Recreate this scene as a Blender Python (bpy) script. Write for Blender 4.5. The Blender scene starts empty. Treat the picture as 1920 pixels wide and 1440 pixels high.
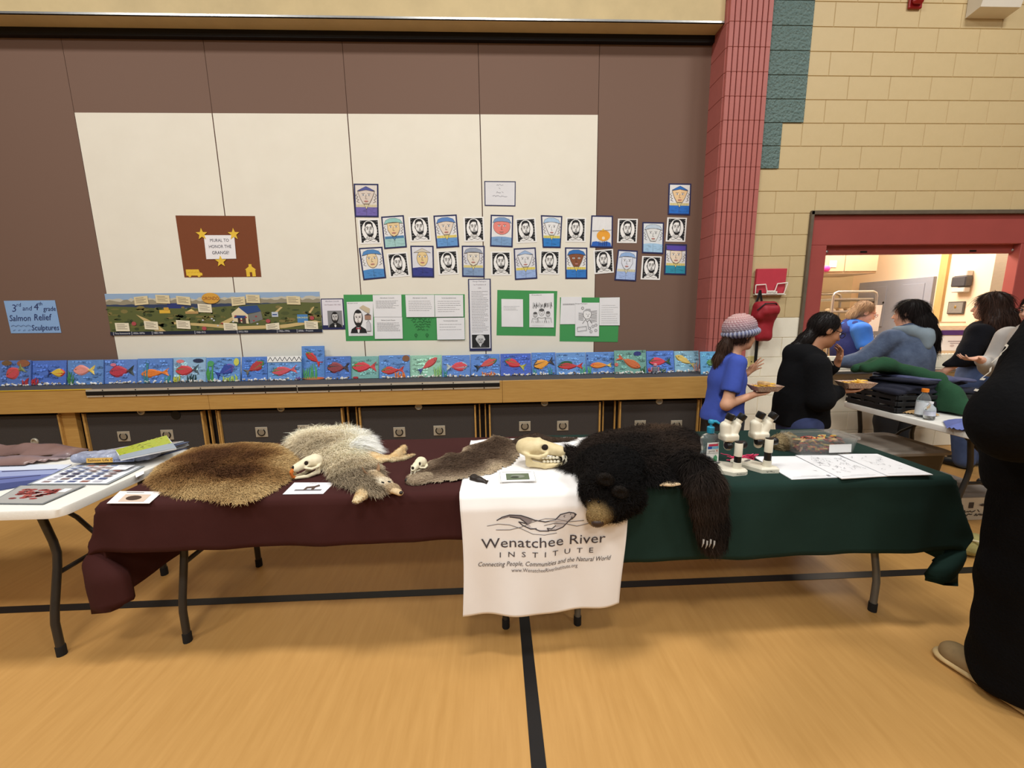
import bpy, bmesh, math, random
import numpy as np
from mathutils import Vector, Matrix, Euler
from mathutils.geometry import tessellate_polygon
S = bpy.context.scene
COL = S.collection
random.seed(7); RNG = np.random.default_rng(7)

# ------------------------------------------------------------------ camera
FPX, PITCH, YAW, ROLL, CAMH = 755.36, math.radians(9.555), math.radians(2.2525), math.radians(0.8608), 1.48
_cy, _sy = math.cos(YAW), math.sin(YAW)
_fwd = Vector((_sy*math.cos(PITCH), _cy*math.cos(PITCH), -math.sin(PITCH)))
_r0 = Vector((_cy, -_sy, 0)); _d0 = _fwd.cross(_r0)
_right = math.cos(ROLL)*_r0 + math.sin(ROLL)*_d0
_down = -math.sin(ROLL)*_r0 + math.cos(ROLL)*_d0
cam = bpy.data.objects.new('camera', bpy.data.cameras.new('camera')); COL.objects.link(cam)
cam.data.sensor_width = 36; cam.data.sensor_fit = 'HORIZONTAL'
cam.data.lens = FPX/1920*36; cam.data.clip_start = .02; cam.data.clip_end = 100
_M = Matrix((_right, -_down, -_fwd)).transposed().to_4x4(); _M.translation = (0, 0, CAMH)
cam.matrix_world = _M
S.camera = cam
CAM = Vector((0, 0, CAMH))

def ray(u, v): return (_right*((u-960)/FPX) + _down*((v-720)/FPX) + _fwd)
def on_y(u, v, Y):
    d = ray(u, v); return CAM + d*(Y/d.y)
def on_z(u, v, z):
    d = ray(u, v); return CAM + d*((z-CAMH)/d.z)
def on_x(u, v, x):
    d = ray(u, v); return CAM + d*(x/d.x)

# ------------------------------------------------------------------ light
w = bpy.data.worlds.new('gym_air'); S.world = w; w.use_nodes = True
w.node_tree.nodes['Background'].inputs[0].default_value = (1.0, .96, .90, 1)
w.node_tree.nodes['Background'].inputs[1].default_value = .08
def area(name, loc, size, power, color=(1, .98, .945), aim=None):
    l = bpy.data.lights.new(name, 'AREA'); l.energy = power; l.color = color
    l.shape = 'RECTANGLE'; l.size = size[0]; l.size_y = size[1]
    o = bpy.data.objects.new(name, l); COL.objects.link(o); o.location = loc
    if aim is not None: o.rotation_euler = (Vector(aim)-Vector(loc)).to_track_quat('-Z', 'Y').to_euler()
    return o
for _x in (-4.5, 0.0, 4.5):
    for _y in (-5.5, -2.0, 1.2):
        area('gym_ceiling_lamp', (_x, _y, 6.2), (1.2, .6), 132)
area('kitchen_ceiling_lamp', (4.6, 5.4, 3.0), (1.8, 1.0), 140, (1, .90, .78))
S.view_settings.view_transform = 'Standard'; S.view_settings.look = 'None'
S.view_settings.exposure = 0.0; S.view_settings.gamma = 1.0
S.view_settings.use_curve_mapping = False

# ------------------------------------------------------------------ helpers
def lin(c):
    out = []
    for x in c[:3]:
        x /= 255.0
        out.append(x/12.92 if x <= .04045 else ((x+.055)/1.055)**2.4)
    return tuple(out)
_MATS = {}
def mat(name, rgb, rough=.6, metal=0., noise=None, bump=None, spec=.5, trans=0., alpha=1., ior=1.45, rgb2=None, stretch=(1, 1, 1), attr=False, sheen=0., emit=None):
    """Procedural principled material. noise=(scale, amount) blends to rgb2 (or darker); attr multiplies by the mesh colour attribute."""
    if name in _MATS: return _MATS[name]
    m = bpy.data.materials.new(name); _MATS[name] = m; m.use_nodes = True
    nt = m.node_tree; N = nt.nodes; L = nt.links; b = N['Principled BSDF']
    base = lin(rgb)
    b.inputs['Roughness'].default_value = rough; b.inputs['Metallic'].default_value = metal
    b.inputs['Specular IOR Level'].default_value = spec; b.inputs['IOR'].default_value = ior
    b.inputs['Transmission Weight'].default_value = trans; b.inputs['Alpha'].default_value = alpha
    if sheen: b.inputs['Sheen Weight'].default_value = sheen
    b.inputs['Base Color'].default_value = (*base, 1)
    m.diffuse_color = (*base, 1)
    if emit:
        b.inputs['Emission Color'].default_value = (*lin(emit[0]), 1); b.inputs['Emission Strength'].default_value = emit[1]
    src = None
    tc = N.new('ShaderNodeTexCoord'); mp = N.new('ShaderNodeMapping'); mp.inputs['Scale'].default_value = stretch
    L.new(tc.outputs['Object'], mp.inputs[0])
    if attr:
        a = N.new('ShaderNodeAttribute'); a.attribute_name = 'col'; src = a.outputs['Color']
    if noise:
        n = N.new('ShaderNodeTexNoise'); n.inputs['Scale'].default_value = noise[0]; n.inputs['Detail'].default_value = 5
        n.inputs['Roughness'].default_value = .6
        L.new(mp.outputs[0], n.inputs['Vector'])
        r = N.new('ShaderNodeMapRange'); r.inputs[1].default_value = .3; r.inputs[2].default_value = .7
        r.inputs[3].default_value = 0; r.inputs[4].default_value = noise[1]
        L.new(n.outputs['Fac'], r.inputs[0])
        mx = N.new('ShaderNodeMix'); mx.data_type = 'RGBA'
        L.new(r.outputs[0], mx.inputs['Factor'])
        if src: L.new(src, mx.inputs['A'])
        else: mx.inputs['A'].default_value = (*base, 1)
        c2 = lin(rgb2) if rgb2 else tuple(x*.55 for x in base)
        mx.inputs['B'].default_value = (*c2, 1)
        if src and not rgb2:
            mu = N.new('ShaderNodeMix'); mu.data_type = 'RGBA'; mu.blend_type = 'MULTIPLY'; mu.inputs['Factor'].default_value = 1
            L.new(src, mu.inputs['A']); mu.inputs['B'].default_value = (.6, .6, .6, 1); L.new(mu.outputs['Result'], mx.inputs['B'])
        src = mx.outputs['Result']
    if src: L.new(src, b.inputs['Base Color'])
    if bump:
        n2 = N.new('ShaderNodeTexNoise'); n2.inputs['Scale'].default_value = bump[0]; n2.inputs['Detail'].default_value = 4
        L.new(mp.outputs[0], n2.inputs['Vector'])
        bp = N.new('ShaderNodeBump'); bp.inputs['Strength'].default_value = bump[1]; bp.inputs['Distance'].default_value = bump[2] if len(bump) > 2 else .01
        L.new(n2.outputs['Fac'], bp.inputs['Height']); L.new(bp.outputs[0], b.inputs['Normal'])
    return m

def root_of(o):
    while o.parent: o = o.parent
    return o
def tag(o, label=None, cat=None, group=None, kind=None):
    if label: o['label'] = label
    if cat: o['category'] = cat
    if group: o['group'] = group
    if kind: o['kind'] = kind
    return o
def thing(name, label, cat, loc=(0, 0, 0), rz=0, group=None):
    o = bpy.data.objects.new(name, None); COL.objects.link(o); o.location = loc; o.rotation_euler = (0, 0, rz)
    o.empty_display_size = .05
    return tag(o, label, cat, group)
def link_mesh(name, me, parent=None):
    o = bpy.data.objects.new(name, me); COL.objects.link(o)
    if parent: o.parent = parent
    return o
def copy_tree(o, parent=None):
    c = o.copy(); COL.objects.link(c); c.parent = parent
    for ch in list(o.children): copy_tree(ch, c)
    return c

class MB:
    """mesh builder: collects shapes, links them as one mesh object"""
    def __init__(s): s.v = []; s.f = []; s.c = []; s.m = []; s.cur = (1, 1, 1); s.mi = 0; s.T = None
    def add(s, vs, fs, col=None):
        o = len(s.v)
        if s.T is not None: vs = [s.T @ Vector(p) for p in vs]
        s.v += [tuple(p) for p in vs]
        for f in fs: s.f.append(tuple(i+o for i in f)); s.c.append(lin(col) if col else s.cur); s.m.append(s.mi)
        return s
    def box(s, c, d, rot=None, bevel=0, col=None):
        x, y, z = d[0]/2, d[1]/2, d[2]/2
        if bevel:
            b = min(bevel, x*.9, y*.9, z*.9)
            vs = []
            for sx in (-1, 1):
                for sy in (-1, 1):
                    for sz in (-1, 1):
                        vs += [(sx*x, sy*(y-b), sz*(z-b)), (sx*(x-b), sy*y, sz*(z-b)), (sx*(x-b), sy*(y-b), sz*z)]
            bm = bmesh.new()
            for p in vs: bm.verts.new(p)
            bmesh.ops.convex_hull(bm, input=bm.verts[:])
            bm.verts.index_update(); fs = [[q.index for q in f.verts] for f in bm.faces]; vs = [tuple(q.co) for q in bm.verts]; bm.free()
        else:
            vs = [(sx*x, sy*y, sz*z) for sx in (-1, 1) for sy in (-1, 1) for sz in (-1, 1)]
            fs = [(0, 1, 3, 2), (4, 6, 7, 5), (0, 4, 5, 1), (2, 3, 7, 6), (0, 2, 6, 4), (1, 5, 7, 3)]
        R = rot if isinstance(rot, Matrix) else (Euler(rot).to_matrix() if rot is not None else None)
        vs = [(R @ Vector(p) if R else Vector(p)) + Vector(c) for p in vs]
        return s.add(vs, fs, col)
    def tube(s, pts, r, seg=8, cap=True, col=None, flat=None, up=None):
        pts = [Vector(p) for p in pts]; n = len(pts)
        rs = r if isinstance(r, (list, tuple)) else [r]*n
        vs = []; fs = []; prev = None
        for i, p in enumerate(pts):
            t = (pts[min(i+1, n-1)] - pts[max(i-1, 0)])
            if t.length < 1e-9: t = Vector((0, 0, 1))
            t.normalize()
            if prev is None:
                a = Vector(up) if up else (Vector((0, 0, 1)) if abs(t.z) < .9 else Vector((1, 0, 0)))
                nrm = (a - t*a.dot(t)).normalized()
            else: nrm = (prev - t*prev.dot(t)).normalized()
            prev = nrm; bn = t.cross(nrm)
            ra, rb = (rs[i] if isinstance(rs[i], (list, tuple)) else (rs[i], rs[i]))
            for k in range(seg):
                a = 2*math.pi*k/seg; vs.append(p + nrm*math.cos(a)*ra + bn*math.sin(a)*rb)
        for i in range(n-1):
            for k in range(seg):
                k2 = (k+1) % seg; fs.append((i*seg+k, i*seg+k2, (i+1)*seg+k2, (i+1)*seg+k))
        if cap: fs.append(tuple(range(seg-1, -1, -1))); fs.append(tuple((n-1)*seg+k for k in range(seg)))
        return s.add(vs, fs, col)
    def lathe(s, prof, c=(0, 0, 0), seg=20, sx=1, sy=1, rot=None, col=None):
        vs = []; fs = []; n = len(prof)
        R = Euler(rot).to_matrix() if rot is not None else None
        for r, z in prof:
            for k in range(seg):
                a = 2*math.pi*k/seg; q = Vector((r*math.cos(a)*sx, r*math.sin(a)*sy, z)); vs.append((R @ q if R else q) + Vector(c))
        for i in range(n-1):
            for k in range(seg):
                k2 = (k+1) % seg; fs.append((i*seg+k, i*seg+k2, (i+1)*seg+k2, (i+1)*seg+k))
        fs.append(tuple(range(seg-1, -1, -1))); fs.append(tuple((n-1)*seg+k for k in range(seg)))
        return s.add(vs, fs, col)
    def ell(s, c, r, rot=None, seg=12, rings=8, col=None):
        vs = []; fs = []
        R = rot if isinstance(rot, Matrix) else (Euler(rot).to_matrix() if rot is not None else None)
        for i in range(1, rings):
            th = math.pi*i/rings
            for k in range(seg):
                a = 2*math.pi*k/seg; q = Vector((r[0]*math.sin(th)*math.cos(a), r[1]*math.sin(th)*math.sin(a), r[2]*math.cos(th)))
                vs.append((R @ q if R else q) + Vector(c))
        t = Vector((0, 0, r[2])); vs.append((R @ t if R else t) + Vector(c)); vs.append((R @ -t if R else -t) + Vector(c))
        nt = len(vs)-2; nb = len(vs)-1
        for i in range(rings-2):
            for k in range(seg):
                k2 = (k+1) % seg; fs.append((i*seg+k, (i+1)*seg+k, (i+1)*seg+k2, i*seg+k2))
        for k in range(seg):
            k2 = (k+1) % seg; fs.append((nt, k, k2)); fs.append((nb, (rings-2)*seg+k2, (rings-2)*seg+k))
        return s.add(vs, fs, col)
    def prism(s, poly, ext, col=None):
        """polygon (list of 3D points) extruded by vector ext"""
        n = len(poly); p0 = [Vector(p) for p in poly]; e = Vector(ext)
        vs = p0 + [p+e for p in p0]
        tri = [tuple(t) for t in tessellate_polygon([p0])]
        fs = tri + [tuple(i+n for i in reversed(t)) for t in tri] + [(i, (i+1) % n, (i+1) % n+n, i+n) for i in range(n)]
        return s.add(vs, fs, col)
    def build(s, name, m, parent=None, local=False, smooth=False, fix=True):
        me = bpy.data.meshes.new(name)
        off = Vector((0, 0, 0)) if (local or not parent) else root_of(parent).location
        me.from_pydata([tuple(Vector(p)-off) for p in s.v], [], s.f)
        ms = m if isinstance(m, (list, tuple)) else [m]
        for q in ms: me.materials.append(q)
        me.polygons.foreach_set('material_index', s.m)
        ca = me.color_attributes.new('col', 'FLOAT_COLOR', 'CORNER')
        arr = np.ones((len(me.loops), 4), np.float32); k = 0
        cc = np.array(s.c, np.float32); tot = np.array([len(f) for f in s.f])
        arr[:, :3] = np.repeat(cc, tot, axis=0); ca.data.foreach_set('color', arr.ravel())
        if fix:
            bm = bmesh.new(); bm.from_mesh(me); bmesh.ops.recalc_face_normals(bm, faces=bm.faces[:]); bm.to_mesh(me); bm.free()
        if smooth:
            me.polygons.foreach_set('use_smooth', [True]*len(me.polygons))
            if smooth != 'all': me.set_sharp_from_angle(angle=math.radians(40))
        me.update()
        return link_mesh(name, me, parent)

def smoothstep(a, b, x):
    t = max(0, min(1, (x-a)/(b-a))); return t*t*(3-2*t)
# ------------------------------------------------------------------ room
DP, DW, DPIL, DS = 4.30, 4.08, 4.03, 3.85      # folding wall, block wall, pilaster front, stage front
ZS = on_y(1000, 712, DS).z                      # stage floor height
def struct(o): o['kind'] = 'structure'; return o

m_floor = mat('gym_floor_vinyl', (192, 147, 86), rough=.42, noise=(6, .55), rgb2=(172, 127, 68), stretch=(6, .55, 1), bump=(40, .03, .002), spec=.35)
struct(MB().box((0, 0, -.05), (22, 17, .1)).build('floor', m_floor))
m_line = mat('court_line_black', (18, 16, 16), rough=.45)
yl = on_z(900, 1107, 0).y
struct(MB().box((0, yl, .0008), (22, .052, .0016)).build('trim_1', m_line))
a = on_z(985, 1200, 0); b = on_z(1013, 1435, 0)
struct(MB().box(((a.x+b.x)/2, yl/2-4, .0008), (.051, yl+8, .0016)).build('trim_2', m_line))

# folding wall: each panel is a part
m_brown = mat('brown_panel_vinyl', (118, 92, 78), rough=.75, noise=(300, .25), rgb2=(108, 83, 70), bump=(500, .12, .003))
m_white = mat('cream_panel_paint', (234, 229, 214), rough=.6, noise=(3.5, .5), rgb2=(226, 220, 204), bump=(120, .05, .003))
m_dark = mat('dark_gap', (24, 19, 16), rough=.9)
wb = struct(MB().box((-2.2, DP+.09, 2.3), (9.6, .1, 4.6)).build('wall_back', m_dark))
ztop = on_y(700, 50, DP).z; zwh = on_y(600, 213, DP).z
seams = [-6.6, on_y(176, 420, DP).x, on_y(424, 420, DP).x, on_y(667, 420, DP).x, on_y(905, 420, DP).x, on_y(1118, 420, DP).x, on_y(1335, 420, DP).x+.35]
def split(x, x0, x1, z0, z1, m):
    g = .0018
    return MB().box(((x0+x1)/2, DP+.02, (z0+z1)/2), (x1-x0-2*g, .04, z1-z0), bevel=.002).build('panel', m, wb)
for i in range(6):
    x0, x1 = seams[i], seams[i+1]
    p = split(0, x0, x1, ZS, ztop, m_brown)
    if 1 <= i <= 4:
        MB().box(((x0+x1)/2, DP-.0006, (ZS+zwh)/2), (x1-x0-.010, .0012, zwh-ZS-.002)).build('painted_field', m_white, p)
# overhead track and soffit
m_soffit = mat('soffit_paint', (208, 188, 142), rough=.7, noise=(4, .3))
m_alu = mat('aluminium', (190, 190, 188), rough=.35, metal=.9, noise=(30, .3))
m_blackmetal = mat('black_metal', (22, 21, 21), rough=.45, metal=.3)
zt = on_y(700, 36, DP-.2).z
sx1 = on_y(1357, 45, DP-.2).x
struct(MB().box((-6.6/2+sx1/2, DP-.03, zt+.6), (6.6+sx1, .36, 1.2)).build('wall_soffit', m_soffit))
struct(MB().box((-6.6/2+sx1/2, DP-.205, zt+.008), (6.6+sx1, .016, .016)).build('trim_3_lit_edge', m_alu))  # bright strip stands in for the light along the soffit's bottom edge
struct(MB().box((-6.6/2+sx1/2, DP+.0, zt-.03), (6.6+sx1, .10, .06)).build('trim_4', m_blackmetal))

# stage
m_carpet = mat('grey_stage_carpet', (78, 78, 82), rough=.95, noise=(220, .6), rgb2=(58, 58, 62), bump=(300, .5, .006))
m_oak = mat('oak_veneer', (188, 148, 84), rough=.4, noise=(9, .55), rgb2=(162, 120, 60), stretch=(.6, 4, 9), spec=.4)
sxr = on_y(1336, 720, DS).x + .12
stage = struct(MB().box((-6.6/2+sxr/2, (DS+DP+.2)/2, ZS-.02), (6.6+sxr, DP+.2-DS, .04)).build('floor_stage', m_carpet))
zf0 = on_y(1000, 753, DS).z
cuts = [-6.6, on_y(394, 750, DS).x, on_y(942, 735, DS).x, sxr]
for i in range(3):
    MB().box(((cuts[i]+cuts[i+1])/2, DS-.011, (ZS+zf0)/2), (cuts[i+1]-cuts[i]-.002, .022, ZS-zf0), bevel=.003).build('fascia_board', m_oak, stage)
# strip rail on the fascia
x0, x1 = on_y(168, 738, DS).x, on_y(937, 726, DS).x
xm = on_y(561, 733, DS).x
MB().box(((x0+x1)/2, DS-.026, ZS-.035), (x1-x0, .008, .072)).build('rail_plate', mat('worn_aluminium', (196, 186, 168), rough=.5, metal=.1, noise=(15, .3)), stage)
for xa, xb in ((x0, xm-.004), (xm+.004, x1)):
    MB().box(((xa+xb)/2, DS-.032, ZS-.036), (xb-xa, .006, .036)).build('rail_channel', m_blackmetal, stage)
mb = MB()
for k in range(13):
    for zz in (-.008, -.064): mb.ell((x0+.15+k*(x1-x0-.3)/12, DS-.031, ZS+zz), (.006, .003, .006), seg=8, rings=4)
mb.build('rail_screws', m_blackmetal, stage)
m_ytape = mat('yellow_tape', (222, 182, 30), rough=.5, noise=(20, .3))
xt = on_y(172, 729, DS).x
MB().box(((-6.6+xt)/2, DS-.012, ZS+.001), (6.6+xt, .03, .004)).build('yellow_tape', m_ytape, stage)
xa, xb = on_y(1128, 709, DS).x, on_y(1152, 708, DS).x
MB().box(((xa+xb)/2, DS-.008, ZS+.001), (xb-xa, .02, .003)).build('yellow_tape', m_ytape, stage)
# stage face behind carts and storage cart fronts
m_cartc = mat('charcoal_cart_carpet', (66, 60, 56), rough=.95, noise=(160, .7), rgb2=(46, 42, 40), bump=(260, .5, .006))
struct(MB().box((-6.6/2+sxr/2, DS+.16, zf0/2+.02), (6.6+sxr, .02, zf0+.04)).build('wall_stage', mat('dark_filler', (44, 37, 33), rough=.9, noise=(60, .4))))
m_plate = mat('brushed_handle_plate', (178, 170, 152), rough=.4, metal=.25, noise=(40, .3))
def ring(mb, c, R, r, a0=0, a1=2*math.pi, n=18):
    pts = [(c[0]+R*math.cos(a0+(a1-a0)*k/n), c[1], c[2]+R*math.sin(a0+(a1-a0)*k/n)) for k in range(n+1)]
    mb.tube(pts, r, 6, cap=True)
YC = DS+.05
carts = [(-60, 116, None, None, (66, 828)), (160, 384, (233, 818), (314, 815), (265, 771)), (412, 645, (491, 810), (570, 806), (527, 765)),
         (675, 893, (749, 810), (824, 807), (785, 762)), (917, 1125, (984, 799), (1055, 798), (1021, 755)), (1160, 1308, (1200, 797), (1268, 797), (1236, 752))]
for i, (ua, ub, h1, h2, lk) in enumerate(carts):
    xa = on_y(ua, 790, YC).x; xb = on_y(ub, 790, YC).x
    lab = 'charcoal carpeted storage cart under the stage, '+('behind the white table, with a round knob', 'behind the beaver pelt', 'behind the coyote pelt', 'behind the small cat skull', 'behind the bear skull', 'behind the bear hide')[i]
    c = thing('storage_cart', lab, 'storage cart', ((xa+xb)/2, YC, 0), 0, 'storage carts under the stage')
    MB().box(((xa+xb)/2, YC+.012, zf0/2+.0), (xb-xa-.03, .024, zf0-.06), bevel=.004).build('front_panel', m_cartc, c)
    for s_, xx in ((1, xa), (-1, xb)):
        MB().box((xx+s_*.008, YC+.004, zf0/2), (.016, .05, zf0-.05), bevel=.002).build('oak_edge', m_oak, c)
        mb = MB()
        if i == 0: continue
        mb.box((xx-s_*.035, YC+.03, zf0/2), (.012, .03, zf0-.05), bevel=.002).build('oak_edge', m_oak, c)
    for h in (h1, h2):
        if not h: continue
        q = on_y(*h, YC)
        pl = MB().box((q.x, YC-.003, q.z), (.115, .006, .10), bevel=.002).build('pull_plate', m_plate, c)
        mb = MB(); ring(mb, (q.x, YC-.009, q.z), .034, .005, math.radians(130), math.radians(410)); mb.build('pull_ring', m_blackmetal, pl, smooth=True)
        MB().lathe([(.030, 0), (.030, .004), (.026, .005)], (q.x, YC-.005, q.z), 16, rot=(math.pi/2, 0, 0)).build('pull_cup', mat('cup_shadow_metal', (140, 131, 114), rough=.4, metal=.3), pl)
    q = on_y(*lk, YC)
    k = MB().lathe([(.035, 0), (.035, .008), (.028, .014), (.02, .012), (.02, .004)], (q.x, YC, q.z), 20, rot=(math.pi/2, 0, 0)).build('lock_disc', m_plate, c, smooth=True)
    if i == 1:
        q = on_y(330, 778, YC)
        MB().lathe([(.045, 0), (.045, .004), (.04, .006)], (q.x, YC, q.z), 20, rot=(math.pi/2, 0, 0)).build('vent_disc', m_blackmetal, c)
xa = on_y(118, 800, YC+.03).x; xb = on_y(150, 800, YC+.03).x
struct(MB().box(((xa+xb)/2, YC+.03, zf0/2), (xb-xa, .05, zf0-.02), bevel=.003).build('trim_5', m_oak))

# block wall
BH, BW = .2032, .4064
zc = on_y(1392, 400.4, DW).z % BH               # course grid
xL = on_y(1452, 0, DPIL).x                      # right edge of pilaster
xpl = on_y(1369.4, 0, DPIL).x
m_yel = mat('yellow_block_paint', (203, 182, 138), rough=.6, noise=(8, .3), rgb2=(190, 168, 122), bump=(140, .25, .004))
m_wblk = mat('ivory_block_paint', (244, 238, 218), rough=.55, noise=(8, .3), rgb2=(234, 226, 202), bump=(140, .25, .004))
m_teal = mat('teal_split_block', (112, 134, 130), rough=.75, noise=(40, .8), rgb2=(86, 110, 107), bump=(45, 1.0, .03))
m_red = mat('red_block_paint', (176, 100, 92), rough=.55, noise=(10, .25), bump=(140, .2, .004))
m_jy = mat('joint_yellow', (196, 176, 132), rough=.8, noise=(60, .3))
m_redsteel = mat('red_steel_frame', (164, 78, 72), rough=.45, noise=(3, .2))
wx0 = on_y(1509, 500, DW).x; wx1 = on_y(1905, 500, DW).x+.30
whead = on_y(1700, 396, DW).z; wsill = on_y(1660, 690, DW).z
zw = round((on_y(1450, 594, DW).z-zc)/BH)*BH+zc  # ivory / yellow border
XR = 7.2
wr = struct(MB().box(((xL-.3+wx0)/2, DW+.1, 2.6), (wx0-xL+.3, .19, 5.2)).box(((wx1+XR)/2, DW+.1, 2.6), (XR-wx1, .19, 5.2))
            .box(((wx0+wx1)/2, DW+.1, (whead+5.2)/2), (wx1-wx0, .19, 5.2-whead)).box(((wx0+wx1)/2, DW+.1, wsill/2-.02), (wx1-wx0, .19, wsill-.04)).build('wall_right', m_jy))
_blk = {}
def block_mesh(wd, m, name):
    key = (round(wd, 3), m.name)
    if key not in _blk:
        mb = MB(); g = .0012; e = .003; d = .006
        x, z = wd/2-g, BH/2-g
        vs = [(-x, 0, -z), (x, 0, -z), (x, 0, z), (-x, 0, z), (-x+e, -d, -z+e), (x-e, -d, -z+e), (x-e, -d, z-e), (-x+e, -d, z-e)]
        mb.add(vs, [(4, 5, 6, 7), (0, 1, 5, 4), (1, 2, 6, 5), (2, 3, 7, 6), (3, 0, 4, 7)])
        o = mb.build(name, m); _blk[key] = o.data; bpy.data.objects.remove(o)
    return _blk[key]
def put_block(x0, x1, z, m, y=DW+.005, name='block'):
    o = link_mesh(name, block_mesh(x1-x0, m, name), wr)
    o.location = ((x0+x1)/2, y, z+BH/2)
tealx = [(0, 0)]
zt5 = on_y(1520, 228, DW).z; zt7 = on_y(1440, 314, DW).z
for k in range(-2, 30):
    z = zc+k*BH
    if z < -.1 or z > 4.6: continue
    segs = [(xL+.002, XR)]
    if z > wsill-.05 and z < whead-.05: segs = [(xL+.002, wx0), (wx1, XR)]
    x_t = xL+.002
    if z > zt5-.05: x_t += BW
    elif z > zt7-.05: x_t += BW/2
    if x_t > xL+.01:
        put_block(xL+.002, x_t, z, m_teal, DW-.006)
        segs = [(x_t, XR)]
    m = m_yel if z > zw-.05 else m_wblk
    for s0, s1 in segs:
        st = xL+.002 - BW*(1 if k % 2 else .5)
        x = st
        while x < s1:
            a_, b_ = max(x, s0), min(x+BW, s1)
            if b_-a_ > .02 and a_ < 6.4: put_block(a_, b_, max(z, -.2), m)
            x += BW
# pilaster: fluted red blocks
pil = struct(MB().box(((xpl+xL)/2, (DPIL+DP)/2+.06, 2.5), (xL-xpl-.012, DP-DPIL+.08, 5)).build('wall_pilaster', mat('dark_red_groove', (92, 38, 36), rough=.8, noise=(30, .3))))
pw = xL-xpl; nr = 8; gz = .0015
mb = MB()
for k in range(nr):
    xx = xpl+pw*(k+.5)/nr
    mb.box((xx, DPIL+.01, BH/2), (pw/nr-.009, .032, BH-gz), bevel=.0025)
fm = mb.build('fluted_block', m_red); fmesh = fm.data; bpy.data.objects.remove(fm)
smb = MB().box((xpl+.004, (DPIL+DP)/2+.02, BH/2), (.02, DP-DPIL+.0, BH-gz), bevel=.003).build('side_block', m_red); smesh = smb.data; bpy.data.objects.remove(smb)
for k in range(-1, 26):
    z = zc+k*BH
    if z < -.21 or z > 4.7: continue
    for me in (fmesh, smesh):
        o = link_mesh('fluted_block' if me is fmesh else 'side_block', me, pil); o.location = (0, 0, z)

# serving hatch frame = window_1
wn = struct(thing('window_1', None, None, ((wx0+wx1)/2, DW, 0)))
wn['label'] = 'red steel framed kitchen serving hatch in the block wall'
m_fr = mat('grey_frame_edge', (112, 100, 84), rough=.55, metal=.2, noise=(14, .5))
m_steel = mat('stainless', (188, 184, 176), rough=.3, metal=.85, noise=(12, .25), stretch=(1, 1, 8))
hz = on_y(1700, 458, DW).z; jx = on_y(1548, 500, DW).x-wx0
MB().box(((wx0+wx1)/2, DW+.06, whead-.012), (wx1-wx0, .17, .035)).build('casing', m_fr, wn)
MB().box((wx0+.012, DW+.06, (whead+wsill)/2), (.03, .17, whead-wsill)).build('casing', m_fr, wn)
MB().box((wx1-.012, DW+.06, (whead+wsill)/2), (.03, .17, whead-wsill)).build('casing', m_fr, wn)
MB().box(((wx0+wx1)/2, DW+.06, (hz+whead-.03)/2), (wx1-wx0-.05, .10, whead-.03-hz), bevel=.004).build('header', m_redsteel, wn)
MB().box((wx0+.03+(jx-.03)/2, DW+.06, (wsill+hz)/2), (jx-.03, .10, hz-wsill), bevel=.004).build('jamb', m_redsteel, wn)
MB().box((wx1-.03-.12, DW+.06, (wsill+hz)/2), (.24, .10, hz-wsill), bevel=.004).build('jamb', m_redsteel, wn)
sh = MB().box(((wx0+wx1)/2+jx/2-.13, DW+.10, hz-.03), (wx1-wx0-jx-.27, .05, .11), bevel=.006).build('shutter_bar', m_redsteel, wn)
for uu in (1551, 1899):
    q = on_y(uu, 470, DW+.07); MB().ell((q.x, DW+.072, hz-.055), (.014, .008, .014)).build('bolt', m_alu, sh)
for uu in (1620, 1825):
    q = on_y(uu, 470, DW+.07); MB().box((q.x, DW+.073, hz-.06), (.07, .006, .016)).build('latch_slot', m_blackmetal, sh)
MB().box(((wx0+wx1)/2, DW-.02+.12, wsill-.02), (wx1-wx0-.02, .50, .035), bevel=.006).build('counter_sill', m_steel, wn)
# ------------------------------------------------------------------ flat prints and papers
_TXT = {}
def text_mesh(body, shear=0, align='CENTER', spacing=1.0):
    key = (body, shear, align, spacing)
    if key in _TXT: return _TXT[key]
    cu = bpy.data.curves.new('lettering', 'FONT'); cu.body = body; cu.size = 1; cu.shear = shear; cu.align_x = align; cu.align_y = 'CENTER'
    cu.resolution_u = 2; cu.space_character = spacing
    o = bpy.data.objects.new('lettering', cu); COL.objects.link(o)
    me = o.evaluated_get(bpy.context.evaluated_depsgraph_get()).to_mesh()
    vs = [(v.co.x, v.co.y) for v in me.vertices]; fs = [tuple(p.vertices) for p in me.polygons]
    bpy.data.objects.remove(o); bpy.data.curves.remove(cu)
    _TXT[key] = (vs, fs); return _TXT[key]
m_print = mat('printed_paper', (255, 255, 255), rough=.7, attr=True, noise=(9, .12))
m_crayon = mat('crayon_paper', (255, 255, 255), rough=.75, attr=True, noise=(70, .22), stretch=(1, 1, .35))
m_paint = mat('thick_paint', (255, 255, 255), rough=.5, attr=True, noise=(26, .35), stretch=(1, 1, 2.2), bump=(60, .5, .006))
def ellp(cx, cy, rx, ry, n=20, a0=0, a1=2*math.pi):
    full = abs(a1-a0-2*math.pi) < 1e-6
    return [(cx+rx*math.cos(a0+(a1-a0)*k/(n if full else n-1)), cy+ry*math.sin(a0+(a1-a0)*k/(n if full else n-1))) for k in range(n)]
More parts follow.
